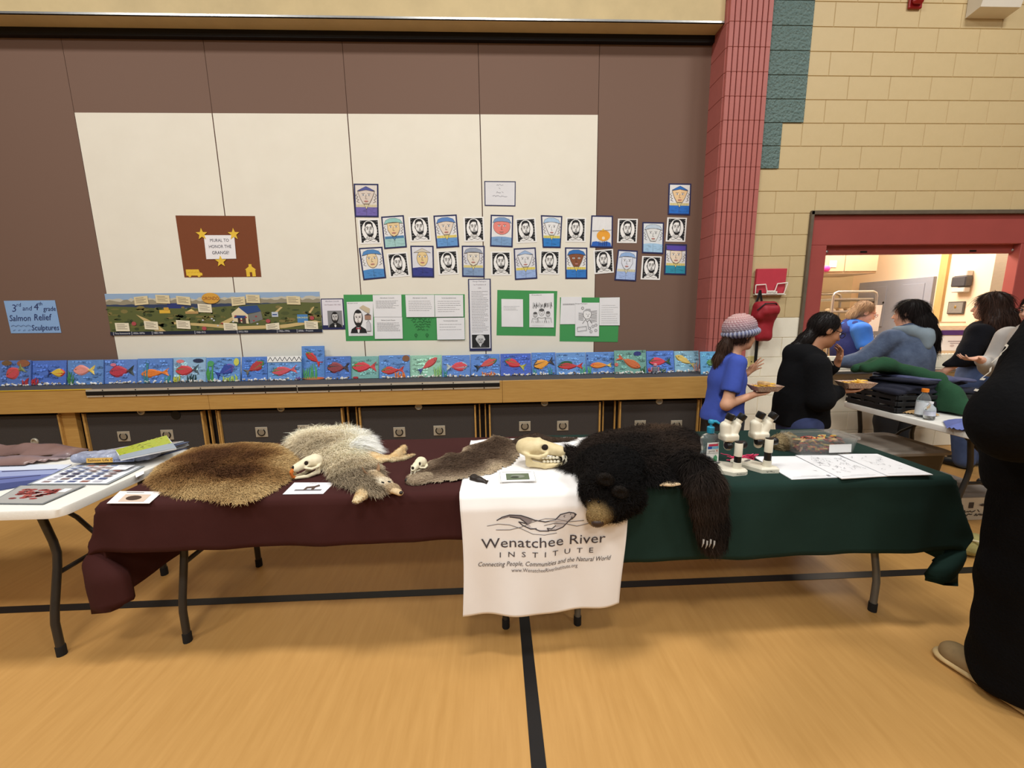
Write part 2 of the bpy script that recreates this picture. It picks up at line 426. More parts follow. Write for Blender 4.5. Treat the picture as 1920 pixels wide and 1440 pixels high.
class Art:
    """drawing on a flat sheet; s,t in 0..1 from the top-left corner; each shape lies a hair in front of the one before"""
    def __init__(s, corners, step=.00035, nrm=None):
        s.c = [Vector(p) for p in corners]; s.mb = MB(); s.k = 0; s.step = step
        e1 = s.c[1]-s.c[0]; e2 = s.c[3]-s.c[0]; s.n = (e2.cross(e1)).normalized() if nrm is None else Vector(nrm)
        s.asp = e2.length/e1.length; s.w = e1.length
        s.base = .0008
    def P(s, a, b, off=0):
        c = s.c; p = c[0]*(1-a)*(1-b)+c[1]*a*(1-b)+c[2]*a*b+c[3]*(1-a)*b
        return p + s.n*(s.base+s.step*s.k+off)
    def sheet(s, col, th=.0012):
        q = [s.P(0, 0), s.P(1, 0), s.P(1, 1), s.P(0, 1)]; s.mb.prism(q, -s.n*th, col); s.k += 1; return s
    def poly(s, pts, col):
        s.k += 1; ps = [s.P(*p) for p in pts]
        tri = tessellate_polygon([[Vector((p[0], p[1], 0)) for p in pts]])
        fs = []
        for t in tri:
            a, b, c = (ps[i] for i in t)
            fs.append(tuple(t) if (b-a).cross(c-a).dot(s.n) > 0 else tuple(reversed(t)))
        s.mb.add(ps, fs, col); return s
    def rect(s, a, b, c, d, col): return s.poly([(a, b), (c, b), (c, d), (a, d)], col)
    def ell(s, cx, cy, rx, ry, col, n=20): return s.poly(ellp(cx, cy, rx, ry, n), col)
    def line(s, pts, wd, col, closed=False):
        if closed: pts = pts+[pts[0]]
        s.k += 1
        for (a, b), (c, d) in zip(pts[:-1], pts[1:]):
            dx, dy = c-a, (d-b)*s.asp; l = math.hypot(dx, dy) or 1e-6
            nx, ny = -dy/l*wd/2, dx/l*wd/2/s.asp; ex, ey = dx/l*wd/4, dy/l*wd/4/s.asp
            q = [(a+nx-ex, b+ny-ey), (c+nx+ex, d+ny+ey), (c-nx+ex, d-ny+ey), (a-nx-ex, b-ny-ey)]
            ps = [s.P(*p) for p in q]
            f = (0, 1, 2, 3)
            if (ps[1]-ps[0]).cross(ps[2]-ps[0]).dot(s.n) < 0: f = (3, 2, 1, 0)
            s.mb.add(ps, [f], col)
        return s
    def text(s, body, cx, cy, h, col, width=None, shear=0, rot=0, align='CENTER', arc=0, spacing=1.0):
        vs, fs = text_mesh(body, shear, align, spacing); s.k += 1
        xs = [v[0] for v in vs]; wd = max(xs)-min(xs); sc = h
        sx = sc*s.asp if width is None else width/wd
        ca, sa = math.cos(rot), math.sin(rot); ps = []
        for x, y in vs:
            X = x*sx; Y = -y*sc
            ps.append(s.P(cx+X*ca-Y*s.asp*sa, cy+Y*ca+X/s.asp*sa+arc*(X*X)))
        ff = []
        for f in fs:
            a, b, c = ps[f[0]], ps[f[1]], ps[f[2]]
            ff.append(f if (b-a).cross(c-a).dot(s.n) > 0 else tuple(reversed(f)))
        s.mb.add(ps, ff, col); return s
    def scrawl(s, x0, x1, y, h, col, wd=.008, seed=1):
        # writing too small or blurred to read: a run of uneven strokes
        r = random.Random(seed); x = x0; pts = []
        while x < x1:
            pts.append((x, y+h*(r.random()-.5))); x += h*s.asp*(.25+.3*r.random())
            if r.random() < .12 and len(pts) > 2: s.line(pts, wd, col); s.k -= 1; pts = []; x += h*s.asp*.4
        if len(pts) > 1: s.line(pts, wd, col)
        return s
    def paras(s, x0, y0, x1, y1, n, col=(120, 120, 122), wd=.012, rag=.35, seed=1):
        r = random.Random(seed)
        for i in range(n):
            y = y0+(y1-y0)*(i+.5)/n; x = x0
            xe = x1-(x1-x0)*rag*r.random()*(1 if r.random() < .5 else .15)
            while x < xe-.02:
                L = .03+.07*r.random(); s.line([(x, y), (min(x+L, xe), y)], wd, col); s.k -= 1; x += L+.018
        s.k += 1; return s
    def build(s, name, m=None, parent=None): return s.mb.build(name, m or m_print, parent, fix=False)
def wallq(pts, off=0.0, D=None): return [on_y(u, v, (D or DP)-.003-off) for u, v in pts]
def c2(x, y): return (600+x/4, 320+y/4)
def c3(x, y): return (960+x/4, 320+y/4)
def rc(f, x0, y0, x1, y1): return [f(x0, y0), f(x1, y0), f(x1, y1), f(x0, y1)]
BLK, WHT, NAVY = (22, 22, 26), (246, 245, 242), (36, 40, 86)
def star(cx, cy, r, asp): return [(cx+(r if k % 2 == 0 else r*.42)*math.sin(k*math.pi/5), cy-(r if k % 2 == 0 else r*.42)*math.cos(k*math.pi/5)/asp) for k in range(10)]

# brown mural title poster
bp_ = Art(wallq([(329, 404), (478, 405), (490, 519), (346, 520)])).sheet((122, 66, 36))
po = tag(bp_.build('title_poster', mat('brown_construction_paper', (255, 255, 255), rough=.85, attr=True, noise=(60, .15))), 'brown paper poster with gold stars announcing the mural, taped to the cream panels', 'poster')
ar = Art(wallq([(382, 441), (439, 441), (443, 485), (387, 486)], .004)).sheet((240, 238, 240))
for i, t in enumerate(('MURAL TO', 'HONOR THE', 'GRANGE!')): ar.text(t, .5, .22+i*.26, .19, (60, 60, 78), width=(.62, .74, .56)[i])
ar.build('title_card', m_print, po)
m_gold = mat('gold_card', (236, 196, 62), rough=.55, noise=(30, .2))
for (u, v) in ((378, 439), (438, 439), (414, 490)):
    c = on_y(u, v, DP-.010); r = .058
    MB().prism([c+Vector((dx*r, 0, dz*r)) for dx, dz in star(0, 0, 1, -1)], (0, .003, 0)).build('gold_star', m_gold, po)
c = on_y(364, 512, DP-.006)
mb = MB()
mb.prism([c+Vector((x*.155, 0, z*.07)) for x, z in ((-.5, -.35), (.5, -.35), (.5, 0), (.36, .08), (.3, .5), (-.5, .5))], (0, .003, 0))
for k in range(4): mb.box(c+Vector((-.05+k*.03, -.001, .015)), (.02, .002, .018), col=(122, 70, 40))
for k in (-.045, .045): mb.lathe([(.014, -.002), (.014, .002)], c+Vector((k, 0, -.026)), 12, rot=(math.pi/2, 0, 0))
mb.build('bus_cutout', m_gold, po)
c = on_y(470, 508, DP-.006)
MB().prism([c+Vector((x*.10, 0, z*.12)) for x, z in ((-.45, -.45), (-.12, -.45), (-.12, -.1), (.12, -.1), (.12, -.45), (.45, -.45), (.45, .1), (.55, .1), (.14, .36), (.14, .55), (-.14, .55), (-.14, .36), (-.55, .1), (-.45, .1))], (0, .003, 0)).build('schoolhouse_cutout', m_gold, po)

# blue hand-lettered sign
ar = Art(wallq([(7, 564), (103, 563), (115, 624), (21, 625)])).sheet((140, 176, 222))
ink = (44, 58, 110)
ar.text('3', .16, .24, .32, ink, shear=.2).text('rd', .27, .13, .16, ink, shear=.2).text('and', .42, .24, .20, ink, shear=.25)
ar.text('4', .60, .20, .30, ink, shear=.2).text('th', .70, .10, .15, ink, shear=.2).text('grade', .86, .26, .20, ink, width=.25, shear=.2)
ar.text('Salmon', .24, .54, .26, ink, width=.42, shear=.25).text('Relief', .68, .52, .28, ink, width=.36, shear=.25).text('Sculptures', .70, .84, .24, ink, width=.55, shear=.25)
for k in range(4): ar.line([(.04+.1*k, .78), (.09+.1*k, .75), (.14+.1*k, .79)], .006, ink); ar.line([(.06+.1*k, .92), (.11+.1*k, .89)], .006, ink)
tag(ar.build('hand_lettered_sign'), 'light blue paper sign hand-lettered for salmon relief sculptures on the brown panel', 'sign')

# long landscape mural print
ar = Art(wallq([(196, 551), (599, 547), (605, 623), (209, 629)]), step=.00012).sheet((150, 176, 206))
r = random.Random(3)
for col, base, amp in (((196, 190, 172), .16, .07), ((150, 142, 120), .20, .06), ((60, 74, 96), .27, .02)):
    pts = [(0, base)]
    for k in range(61): pts.append((k/60, base-amp*r.random()))
    ar.poly([(0, .34)]+pts[1:]+[(1, .34)], col)
ar.rect(0, .27, .62, .36, (50, 62, 92)); ar.rect(.28, .24, .36, .37, (44, 56, 116))
ar.poly([(0, .30), (.12, .32), (.25, .36), (.4, .37), (.55, .33), (.75, .28), (.9, .25), (1, .27), (1, .93), (0, .93)], (92, 98, 52))
for k in range(190):
    x, y = r.random(), .34+.55*r.random(); q = r.random()
    ar.poly(ellp(x, y, .006+.016*r.random(), .015+.035*r.random(), 7), ((58, 70, 38), (76, 84, 44), (112, 108, 58), (128, 116, 66))[int(q*4)]); ar.k -= 1
ar.k += 3
for pts in ([(.13, .5), (.18, .62), (.22, .75), (.26, .93), (.21, .93), (.18, .74), (.15, .6)], [(.3, .70), (.45, .74), (.6, .82), (.8, .8), (.97, .7), (1, .74), (.82, .88), (.6, .9), (.42, .8), (.3, .75)],
            [(.52, .72), (.58, .58), (.60, .6), (.55, .76)], [(.81, .36), (.82, .37), (.79, .5), (.78, .48)], [(.94, .5), (.965, .36), (.97, .37), (.95, .52)]):
    ar.poly(pts, (206, 180, 122))
ar.rect(.24, .40, .29, .48, (226, 180, 62)).rect(.262, .34, .285, .42, (206, 160, 60)).poly([(.36, .46), (.39, .38), (.41, .46)], (232, 206, 132)).rect(.36, .44, .42, .5, (186, 150, 96))
ar.poly([(.585, .47), (.615, .34), (.70, .31), (.715, .46), (.65, .52)], (44, 74, 130)).poly([(.575, .50), (.612, .36), (.652, .54), (.652, .76), (.58, .70)], (226, 210, 172)).poly([(.652, .54), (.715, .46), (.72, .66), (.66, .76)], (120, 120, 116))
ar.poly([(.59, .55), (.64, .56), (.645, .62), (.585, .62)], (40, 64, 120)).rect(.602, .62, .615, .74, (60, 44, 38)).rect(.622, .62, .64, .76, (70, 60, 52))
ar.rect(.765, .48, .795, .6, (196, 204, 214)).rect(.768, .53, .79, .56, (60, 84, 140)).rect(.885, .55, .935, .75, (74, 130, 186)).text('ORONDO', .91, .63, .06, (240, 230, 120))
for k in range(12): ar.ell(.42+.3*r.random(), .55+.25*r.random(), .005, .018, (206, 208, 216) if k % 2 else (168, 60, 62), 8)
for (x, y) in ((.115, .72), (.44, .86), (.745, .70), (.955, .64)): ar.ell(x, y, .011, .05, (176, 76, 80), 10)
def card(x, y, tilt, col=(236, 226, 198), lines=True):
    q = [(-.032, -.1), (.032, -.1), (.032, .1), (-.032, .1)]
    ar.poly([(x+a, y+b+tilt*a) for a, b in q], col)
    for i in range(4): ar.line([(x-.024, y-.06+i*.035+tilt*-.024), (x+.012+.01*(i % 2), y-.06+i*.035+tilt*.02)], .0022, (120, 110, 96)); ar.k -= 1
    ar.k += 1
for (x, y, t) in ((.165, .17, -.4), (.265, .14, .3), (.36, .18, .5), (.455, .37, .3), (.615, .21, -.5), (.685, .155, .2), (.875, .205, .2), (.06, .80, .1), (.195, .77, .4), (.345, .76, .4), (.565, .84, .4), (.765, .86, -.5), (.95, .82, .4)): card(x, y, t, (236, 226, 198) if y > .3 else (222, 206, 164))
ar.ell(.488, .13, .042, .13, (214, 160, 64)).text('ORONDO', .488, .14, .12, (110, 24, 22), width=.075)
ar.rect(0, .915, 1, 1, (26, 32, 54))
for x, t in ((.02, 'Time Immemorial'), (.105, '1850s-1870s'), (.20, '1880-1900'), (.40, '1900-1915'), (.60, '1915-1950'), (.79, '1950s-1990s'), (.885, '2000s - Present')):
    ar.text(t, x, .955, .06, (226, 226, 230), align='LEFT', width=len(t)*.0048); ar.rect(x-.006, .915, x-.004, 1, (200, 200, 206))
tag(ar.build('mural_print'), 'long panoramic town history mural print pinned below the brown title poster', 'mural print')

# sketched bearded-man print, shared mesh
def bearded(ar, x0, y0, x1, y1, bow=True, coat=(26, 26, 28), bg=None, skin=(214, 210, 206)):
    X = lambda a: x0+(x1-x0)*a
    Y = lambda b: y0+(y1-y0)*b
    if bg: ar.rect(x0, y0, x1, y1, bg)
    M = lambda pts: [(X(a), Y(b)) for a, b in pts]
    ar.poly(M([(.05, 1), (.12, .84), (.36, .72), (.64, .72), (.9, .84), (.97, 1)]), coat)
    ar.poly(M([(.40, .72), (.60, .72), (.54, .98), (.46, .98)]), (236, 236, 234))
    ar.poly(M(ellp(.5, .40, .25, .34, 24)), (28, 26, 26))
    ar.poly(M([(.30, .30), (.36, .20), (.52, .22), (.68, .20), (.70, .34), (.68, .50), (.61, .58), (.40, .58), (.32, .50)]), skin)
    ar.poly(M([(.30, .48), (.40, .60), (.5, .57), (.6, .60), (.70, .46), (.69, .62), (.58, .77), (.43, .77), (.32, .62)]), (34, 31, 30))
    for e in (.41, .59): ar.poly(M(ellp(e, .37, .045, .018, 8)), (40, 36, 36)); ar.line(M([(e-.06, .33), (e+.05, .32)]), (x1-x0)*.02, (30, 28, 28))
    ar.line(M([(.5, .37), (.48, .48), (.53, .49)]), (x1-x0)*.014, (90, 80, 76)); ar.line(M([(.43, .545), (.57, .545)]), (x1-x0)*.018, (110, 70, 66))
    if bow: ar.poly(M([(.38, .76), (.5, .80), (.62, .76), (.62, .86), (.5, .82), (.38, .86)]), bow if isinstance(bow, tuple) else (20, 20, 22))
def lino_print():
    w_, h_ = .207, .238
    ar = Art([(-w_/2, 0, h_/2), (w_/2, 0, h_/2), (w_/2, 0, -h_/2), (-w_/2, 0, -h_/2)], nrm=(0, -1, 0)).sheet((244, 243, 240))
    ar.rect(.08, .05, .93, .94, BLK).ell(.5, .46, .36, .40, WHT, 28)
    ar.poly([(.16, .94), (.2, .86), (.36, .80), (.66, .80), (.82, .86), (.86, .94)], WHT)
    for q in ([(.2, .85), (.35, .91), (.5, .87), (.68, .91), (.82, .85)], [(.36, .80), (.5, .86), (.64, .80)], [(.34, .72), (.32, .82)], [(.66, .72), (.68, .82)]): ar.line(q, .016, BLK)
    ar.poly([(.30, .36), (.29, .24), (.34, .13), (.46, .09), (.58, .10), (.67, .18), (.69, .36), (.63, .30), (.60, .20), (.45, .19), (.36, .24)], BLK)
    ar.line([(.30, .34), (.31, .48), (.36, .60)], .022, BLK).line([(.69, .34), (.69, .46), (.66, .56)], .022, BLK)
    ar.line([(.29, .38), (.26, .40), (.29, .48)], .016, BLK)
    ar.poly([(.37, .50), (.40, .60), (.47, .565), (.56, .565), (.63, .59), (.67, .48), (.68, .62), (.60, .71), (.46, .71), (.38, .64)], BLK)
    ar.line([(.45, .60), (.57, .60)], .02, WHT)
    for e in (.42, .58): ar.line([(e-.06, .335), (e, .31), (e+.06, .335)], .02, BLK); ar.ell(e, .375, .034, .018, BLK, 8); ar.line([(e-.05, .42), (e+.03, .43)], .010, BLK)
    ar.line([(.51, .37), (.52, .47), (.47, .50), (.55, .50)], .014, BLK).line([(.46, .535), (.57, .535)], .016, BLK)
    ar.line([(.38, .70), (.42, .80)], .018, BLK).line([(.62, .70), (.58, .80)], .018, BLK).line([(.5, .74), (.46, .79), (.56, .80)], .014, BLK)
    for k in range(7): ar.line([(.09+.02*k, .10+.11*k), (.16-.005*k, .10+.11*k)], .008, WHT); ar.k -= 1
    for k in range(7): ar.line([(.86, .12+.11*k), (.92, .12+.11*k)], .008, WHT); ar.k -= 1
    return ar.build('portrait_print')
lp = lino_print()
spots = [(c2(372, 457), 1), (c2(748, 438), 2), (c2(1155, 440), 1), (c2(588, 707), 4), (c2(960, 690), 2), (c2(1357, 697), 0), (c3(105, 450), 3), (c3(478, 445), -1), (c3(865, 452), -1), (c3(1232, 443), -1.5), (c3(282, 690), -2), (c3(687, 682), 4), (c3(1043, 730), -2)]
near = ('directly under the violet-jacket portrait', 'between the mint green and the blue-hat portraits', 'between the striped-collar and the pink-faced portraits', 'below the mint green portrait', 'below the blue-hat portrait with striped collar', 'below the pink-faced portrait', 'between the pink-faced and the slanting-faced portraits', 'above the brown-faced portrait', 'between the upside-down and the palest portraits', 'directly under the topmost brown-panel portrait', 'below the slanting-faced portrait', 'below the upside-down portrait', 'below the palest portrait')
for i, (p, t) in enumerate(spots):
    o = lp if i == 0 else copy_tree(lp)
    o.location = on_y(*p, DP-.003); o.rotation_euler = (0, math.radians(-t), 0)
    tag(o, 'black and white bearded-man block print '+near[i], 'print', 'black and white block prints')

# crayon portraits in navy mounts
def crayon(q, hat, hatc, face, jac, collar, label, shape='v', bgc=(236, 236, 236), hairc=None):
    ar = Art(wallq(q, .001)).sheet(NAVY)
    ar.rect(.06, .045, .94, .955, bgc)
    ink = (70, 60, 60)
    if shape == 'upside':
        ar.poly([(.06, .955), (.1, .82), (.28, .80), (.5, .84), (.74, .80), (.90, .84), (.94, .955)], (44, 100, 190))
        for k in range(5): ar.line([(.40+.08*k, .80), (.40+.08*k, .93)], .03, (28, 50, 110))
        ar.poly(ellp(.58, .62, .30, .17, 18), (240, 168, 56)).ell(.58, .70, .07, .05, (250, 226, 190), 10)
        ar.line([(.07, .48), (.93, .44)], .012, ink).poly([(.48, .47), (.56, .40), (.64, .46)], (230, 196, 90))
        for k in range(12): ar.line([(.12+.06*k, .47), (.12+.06*k, .51)], .008, ink); ar.k -= 1
        o = ar.build('crayon_portrait', m_crayon)
        return tag(o, label, 'drawing', 'crayon portraits in navy mounts')
    ar.poly([(.06, .70), (.35, .675), (.65, .675), (.94, .70), (.94, .955), (.06, .955)], jac)
    r = random.Random(sum(map(ord, label)))
    for k in range(14):
        x = .1+.75*r.random(); y = .73+.18*r.random(); ar.line([(x, y), (x+.12, y+.03*(r.random()-.5))], .012, tuple(int(c*.82) for c in jac)); ar.k -= 1
    ar.line([(.5, .70), (.5, .95)], .008, ink)
    if collar:
        ar.poly([(.08, .62), (.92, .62), (.92, .70), (.08, .70)], collar); ar.poly([(.40, .62), (.5, .76), (.6, .62)], collar)
        for k in range(13): ar.line([(.1+.066*k, .625), (.1+.066*k, .695)], .008, ink); ar.k -= 1
        ar.k += 1; ar.line([(.40, .62), (.5, .76), (.6, .62)], .010, ink)
    if hairc or shape == 'v':
        for sx in (-1, 1):
            for k in range(3): ar.line([(.5+sx*(.36-.02*k), .30+.09*k), (.5+sx*(.43-.02*k), .35+.09*k), (.5+sx*(.34-.03*k), .39+.09*k)], .012, ink)
    fp = {'v': [(.16, .24), (.5, .19), (.84, .24), (.74, .44), (.62, .60), (.38, .60), (.26, .44)], 'round': ellp(.5, .36, .37, .25, 22), 'oval': ellp(.5, .40, .24, .24, 20), 'long': [(.24, .22), (.76, .22), (.78, .42), (.66, .58), (.5, .64), (.36, .58), (.24, .42)]}[shape]
    ar.poly(fp, face); ar.line(fp, .012, ink, True)
    hp = {'tri': [(.14, .22), (.34, .14), (.5, .085), (.66, .14), (.86, .22), (.66, .21), (.5, .19), (.34, .21)], 'dome': [(.10, .25), (.18, .13), (.36, .08), (.6, .075), (.82, .13), (.92, .25), (.7, .21), (.5, .20), (.3, .21)], 'box': [(.06, .05), (.94, .05), (.94, .20), (.5, .22), (.06, .19)]}[hat]
    ar.poly(hp, hatc); ar.line(hp, .010, ink, True)
    for e in (.38, .62): ar.ell(e, .34, .055, .026, (250, 250, 248), 10); ar.ell(e, .34, .026, .02, (60, 70, 90), 8); ar.line([(e-.06, .30), (e+.06, .30)], .010, ink)
    ar.line([(.5, .34), (.47, .45), (.54, .45)], .010, ink); ar.ell(.5, .525, .085, .02, (216, 150, 140), 10); ar.line([(.41, .525), (.59, .525)], .008, ink)
    o = ar.build('crayon_portrait', m_crayon)
    return tag(o, label, 'drawing', 'crayon portraits in navy mounts')
G = 'crayon portrait '
BG, GRY = (238, 237, 236), (226, 226, 232)
crayon([c2(252, 97), c2(438, 99), c2(440, 350), c2(262, 348)], 'tri', (84, 92, 160), (222, 208, 196), (116, 104, 176), (226, 214, 178), G+'with violet jacket, above the other portraits on the cream panel', bgc=(228, 220, 212))
crayon([c2(458, 345), c2(628, 333), c2(652, 575), c2(482, 588)], 'dome', (150, 204, 196), (236, 208, 158), (166, 208, 206), (82, 140, 186), G+'with mint green hat and jacket', 'long', hairc=1)
crayon([c2(850, 337), c2(1025, 328), c2(1045, 572), c2(873, 582)], 'dome', (92, 136, 200), (232, 216, 198), (104, 156, 214), (240, 220, 120), G+'with blue hat, beige face and striped yellow collar')
crayon([c2(1280, 330), c2(1450, 335), c2(1445, 575), c2(1275, 568)], 'dome', (126, 158, 200), (236, 140, 130), (130, 166, 208), None, G+'with a round pink-red face', 'round')
crayon([c2(290, 580), c2(468, 570), c2(497, 805), c2(325, 822)], 'dome', (84, 140, 200), (238, 214, 170), (78, 142, 206), None, G+'with blue brimmed hat, tan face and plain blue jacket', 'oval', hairc=1)
crayon([c2(677, 562), c2(852, 563), c2(857, 802), c2(690, 800)], 'tri', (214, 206, 190), (236, 208, 150), (56, 64, 140), None, G+'with pale hat, oval tan face and dark scribbled jacket', 'oval', GRY)
crayon([c2(1063, 562), c2(1235, 563), c2(1235, 800), c2(1066, 796)], 'dome', (158, 168, 186), (232, 224, 208), (136, 162, 198), (236, 222, 150), G+'with grey hat and greyish blue jacket, above the long text strip', 'long', GRY, hairc=1)
crayon([c3(12, 583), c3(178, 575), c3(190, 810), c3(22, 820)], 'tri', (160, 188, 226), (232, 232, 232), (158, 184, 230), (240, 222, 110), G+'with pale blue hat, white face and bright yellow collar', bgc=GRY)
crayon([c3(216, 333), c3(378, 340), c3(365, 580), c3(230, 578)], 'dome', (176, 206, 236), (240, 240, 240), (48, 128, 204), (230, 220, 120), G+'with a slanting white face, pale hat and vivid blue jacket')
crayon([c3(397, 575), c3(565, 577), c3(565, 812), c3(400, 812)], 'dome', (52, 116, 190), (140, 84, 54), (50, 124, 204), (240, 220, 110), G+'with a dark brown face under a blue hat')
crayon([c3(595, 335), c3(757, 338), c3(755, 580), c3(583, 576)], 'dome', BG, BG, BG, None, G+'that hangs upside down, showing an orange head', 'upside')
crayon([c3(795, 592), c3(943, 600), c3(930, 830), c3(768, 822)], 'dome', (150, 184, 230), (226, 230, 240), (166, 190, 236), (226, 222, 190), G+'tinted light blue all over, faint smiling face, on the brown panel', 'long', (226, 232, 244))
crayon([c3(978, 385), c3(1140, 388), c3(1135, 625), c3(975, 618)], 'dome', (196, 214, 230), (230, 232, 230), (168, 206, 236), None, G+'drawn so pale the face hardly shows', 'v', (226, 232, 236))
crayon([c3(1175, 95), c3(1345, 97), c3(1335, 335), c3(1168, 330)], 'tri', (44, 112, 196), (240, 206, 158), (36, 112, 206), (232, 220, 160), G+'with pointed blue hat and tan face, topmost on the brown panel')
crayon([c3(1150, 548), c3(1312, 553), c3(1306, 783), c3(1140, 778)], 'box', (88, 72, 170), (240, 222, 198), (46, 150, 178), (238, 222, 140), G+'with a purple band hat and teal jacket', 'long', hairc=1)

# title card, text sheets, green boards
ar = Art(wallq([c2(1232, 78), c2(1468, 80), c2(1466, 268), c2(1235, 264)])).sheet(NAVY); ar.rect(.03, .04, .97, .96, (226, 226, 230))
for i, (hw_, y) in enumerate(((.11, .15), (.04, .30), (.12, .45), (.24, .60))): ar.scrawl(.5-hw_, .5+hw_, y, .07, (90, 92, 110), .008, i)
tag(ar.build('title_card'), 'small white title card in a navy mount above the portraits', 'sign')
ar = Art(wallq([c2(5, 960), c2(175, 958), c2(190, 1190), c2(20, 1192)], .002)).sheet(NAVY); ar.rect(.04, .03, .95, .86, (230, 226, 234))
ar.text('Abraham Lincoln', .5, .09, .07, (110, 100, 120), width=.6).text('16th President 1861-1865', .5, .20, .06, (150, 130, 140), width=.72)
bearded(ar, .26, .39, .90, .93, bg=(134, 134, 136), skin=(196, 194, 192))
tag(ar.build('portrait_sheet'), 'lilac sheet with a grey portrait photo, between mural print and green board', 'poster')
m_green = mat('green_poster_board', (66, 152, 84), rough=.7, noise=(6, .2), rgb2=(56, 138, 74))
def board(q, label, sheets):
    a = Art(wallq(q)); mb = MB(); mb.prism(a.c, (0, .0013, 0)); o = mb.build('green_poster', m_green); tag(o, label, 'poster', 'green poster boards')
    for i, (qq, fn) in enumerate(sheets):
        b = Art(wallq(qq, .0035+.0018*i)).sheet((236, 236, 238), .0008); fn(b); b.build('paper_sheet', m_print, o)
    return o
def headed(t, n, y1=.7, seed=1, x=.1):
    def fn(b):
        if t: b.text(t, .5, .14, .075, (60, 60, 66), width=.5)
        b.paras(x, .24, .92, y1, n, (128, 128, 132), .010, seed=seed)
    return fn
def f_port(b):
    b.text('Abraham Lincoln', .22, .04, .04, (80, 80, 84), width=.4); bearded(b, .05, .18, .78, .92, bow=(160, 60, 76), skin=(238, 232, 228))
    b.poly([(.48, .17), (.62, .1), (.88, .2), (.86, .34), (.72, .30)], (206, 190, 160)); b.rect(.68, .38, .92, .52, (168, 130, 110)); b.poly([(.66, .40), (.8, .34), (.94, .40)], (90, 80, 80))
    b.poly([(.74, .62), (.82, .54), (.9, .64), (.92, .86), (.74, .86)], (206, 206, 210)); b.line([(.74, .62), (.82, .54), (.9, .64), (.92, .86), (.74, .86)], .012, (110, 110, 112))
    b.line([(.1, .95), (.6, .93), (.9, .95)], .008, (150, 150, 150))
def f_scrib(b):
    pass
gb = board([c2(176, 930), c2(1085, 927), c2(1088, 1270), c2(195, 1278)], 'wide green poster board with a coloured portrait and five text sheets', [
    ([c2(200, 985), c2(398, 981), c2(398, 1238), c2(216, 1240)], f_port), ([c2(395, 933), c2(610, 930), c2(614, 1097), c2(404, 1097)], headed('Abraham Lincoln', 7, .62, 2)),
    ([c2(406, 1099), c2(616, 1099), c2(621, 1260), c2(412, 1262)], headed("Abraham Lincoln's Museum", 9, .66, 3)), ([c2(640, 932), c2(857, 931), c2(860, 1097), c2(648, 1098)], headed('Abraham Lincoln', 6, .75, 4)),
    ([c2(860, 932), c2(1073, 932), c2(1076, 1095), c2(864, 1097)], headed('Fun facts about Abraham Lincoln', 6, .8, 5)), ([c2(874, 1104), c2(1083, 1102), c2(1086, 1266), c2(880, 1268)], headed('More fun facts about Abraham Lincoln', 3, .6, 6))])
b = Art(wallq([c2(650, 1103), c2(868, 1103), c2(874, 1262), c2(655, 1266)], .004)); dk = (24, 74, 42)
for i in range(5): b.scrawl(.15+.05*i, .86-.02*i, .07+.115*i, .08, dk, .011, 20+i)
for x in (.3, .68): b.line(ellp(x, .8, .04, .06, 10), .012, dk, True); b.line([(x, .86), (x, .93)], .012, dk)
b.build('scribbled_names', m_print, gb)['kind'] = 'stuff'
def f_draw(b):
    r = random.Random(11); ink = (70, 70, 72)
    b.text('Presidents', .3, .04, .04, ink, width=.4)
    for k in range(36):
        x = .12+.76*r.random(); b.line([(x, .40+.05*r.random()), (x+.03, .25+.1*r.random()), (x+.05, .38)], .008, ink); b.k -= 1
    for cx, cy, s_ in ((.5, .55, .11), (.24, .62, .08), (.76, .6, .08)):
        b.line(ellp(cx, cy, s_, s_*1.0, 12), .012, ink, True); b.ell(cx, cy-s_*.6, s_, s_*.4, (90, 90, 92), 10)
        for e in (-.4, .4): b.ell(cx+e*s_, cy, .012, .01, ink, 6)
        b.line([(cx-s_*.4, cy+s_*.45), (cx+s_*.4, cy+s_*.45)], .012, ink)
        b.line([(cx-s_*1.8, .86), (cx-s_*1.4, cy+s_*1.4), (cx, cy+s_*1.6), (cx+s_*1.4, cy+s_*1.4), (cx+s_*1.8, .86)], .010, ink)
    for k in range(8): b.line([(.15+.09*k, .80), (.17+.09*k, .86)], .008, ink); b.k -= 1
    b.k += 1; b.line([(.1, .94), (.6, .94)], .006, (150, 150, 150))
board([(932.5, 543.7), (1045, 545.7), (1041.7, 630), (931, 628.7)], 'green poster board with a pencil crowd drawing and one short text sheet', [
    ([c2(1360, 962), c2(1522, 964), c2(1524, 1172), c2(1362, 1170)], headed('', 4, .42, 7)), ([c3(130, 924), c3(314, 920), c3(314, 1176), c3(130, 1174)], f_draw)])
def f_flag(b):
    ink = (66, 66, 70); b.text('George Washington', .25, .03, .04, ink, width=.5)
    for k in range(8): b.line([(.14, .3+.03*k), (.34, .32+.03*k)], .012, ink); b.line([(.64, .26+.045*k), (.90, .24+.045*k)], .016, ink); b.k -= 2
    b.k += 2; b.poly(ellp(.5, .34, .17, .15, 16), (240, 240, 240)); b.line(ellp(.5, .34, .17, .15, 16), .014, ink, True); b.poly([(.33, .26), (.45, .18), (.62, .18), (.68, .30), (.52, .24)], (180, 180, 182))
    for e in (.46, .58): b.ell(e, .34, .014, .01, ink, 6)
    b.line([(.52, .35), (.54, .41), (.5, .41)], .010, ink); b.line([(.3, .62), (.42, .50), (.5, .56), (.6, .50), (.7, .62)], .014, ink); b.line([(.5, .56), (.55, .72)], .014, ink)
    for x, y in ((.30, .16), (.60, .76), (.74, .70), (.86, .66), (.66, .86), (.86, .82)): b.line(ellp(x, y, .05, .035, 10), .012, ink, True)
    b.line([(.08, .74), (.46, .70), (.48, .82), (.10, .86)], .012, ink, True)
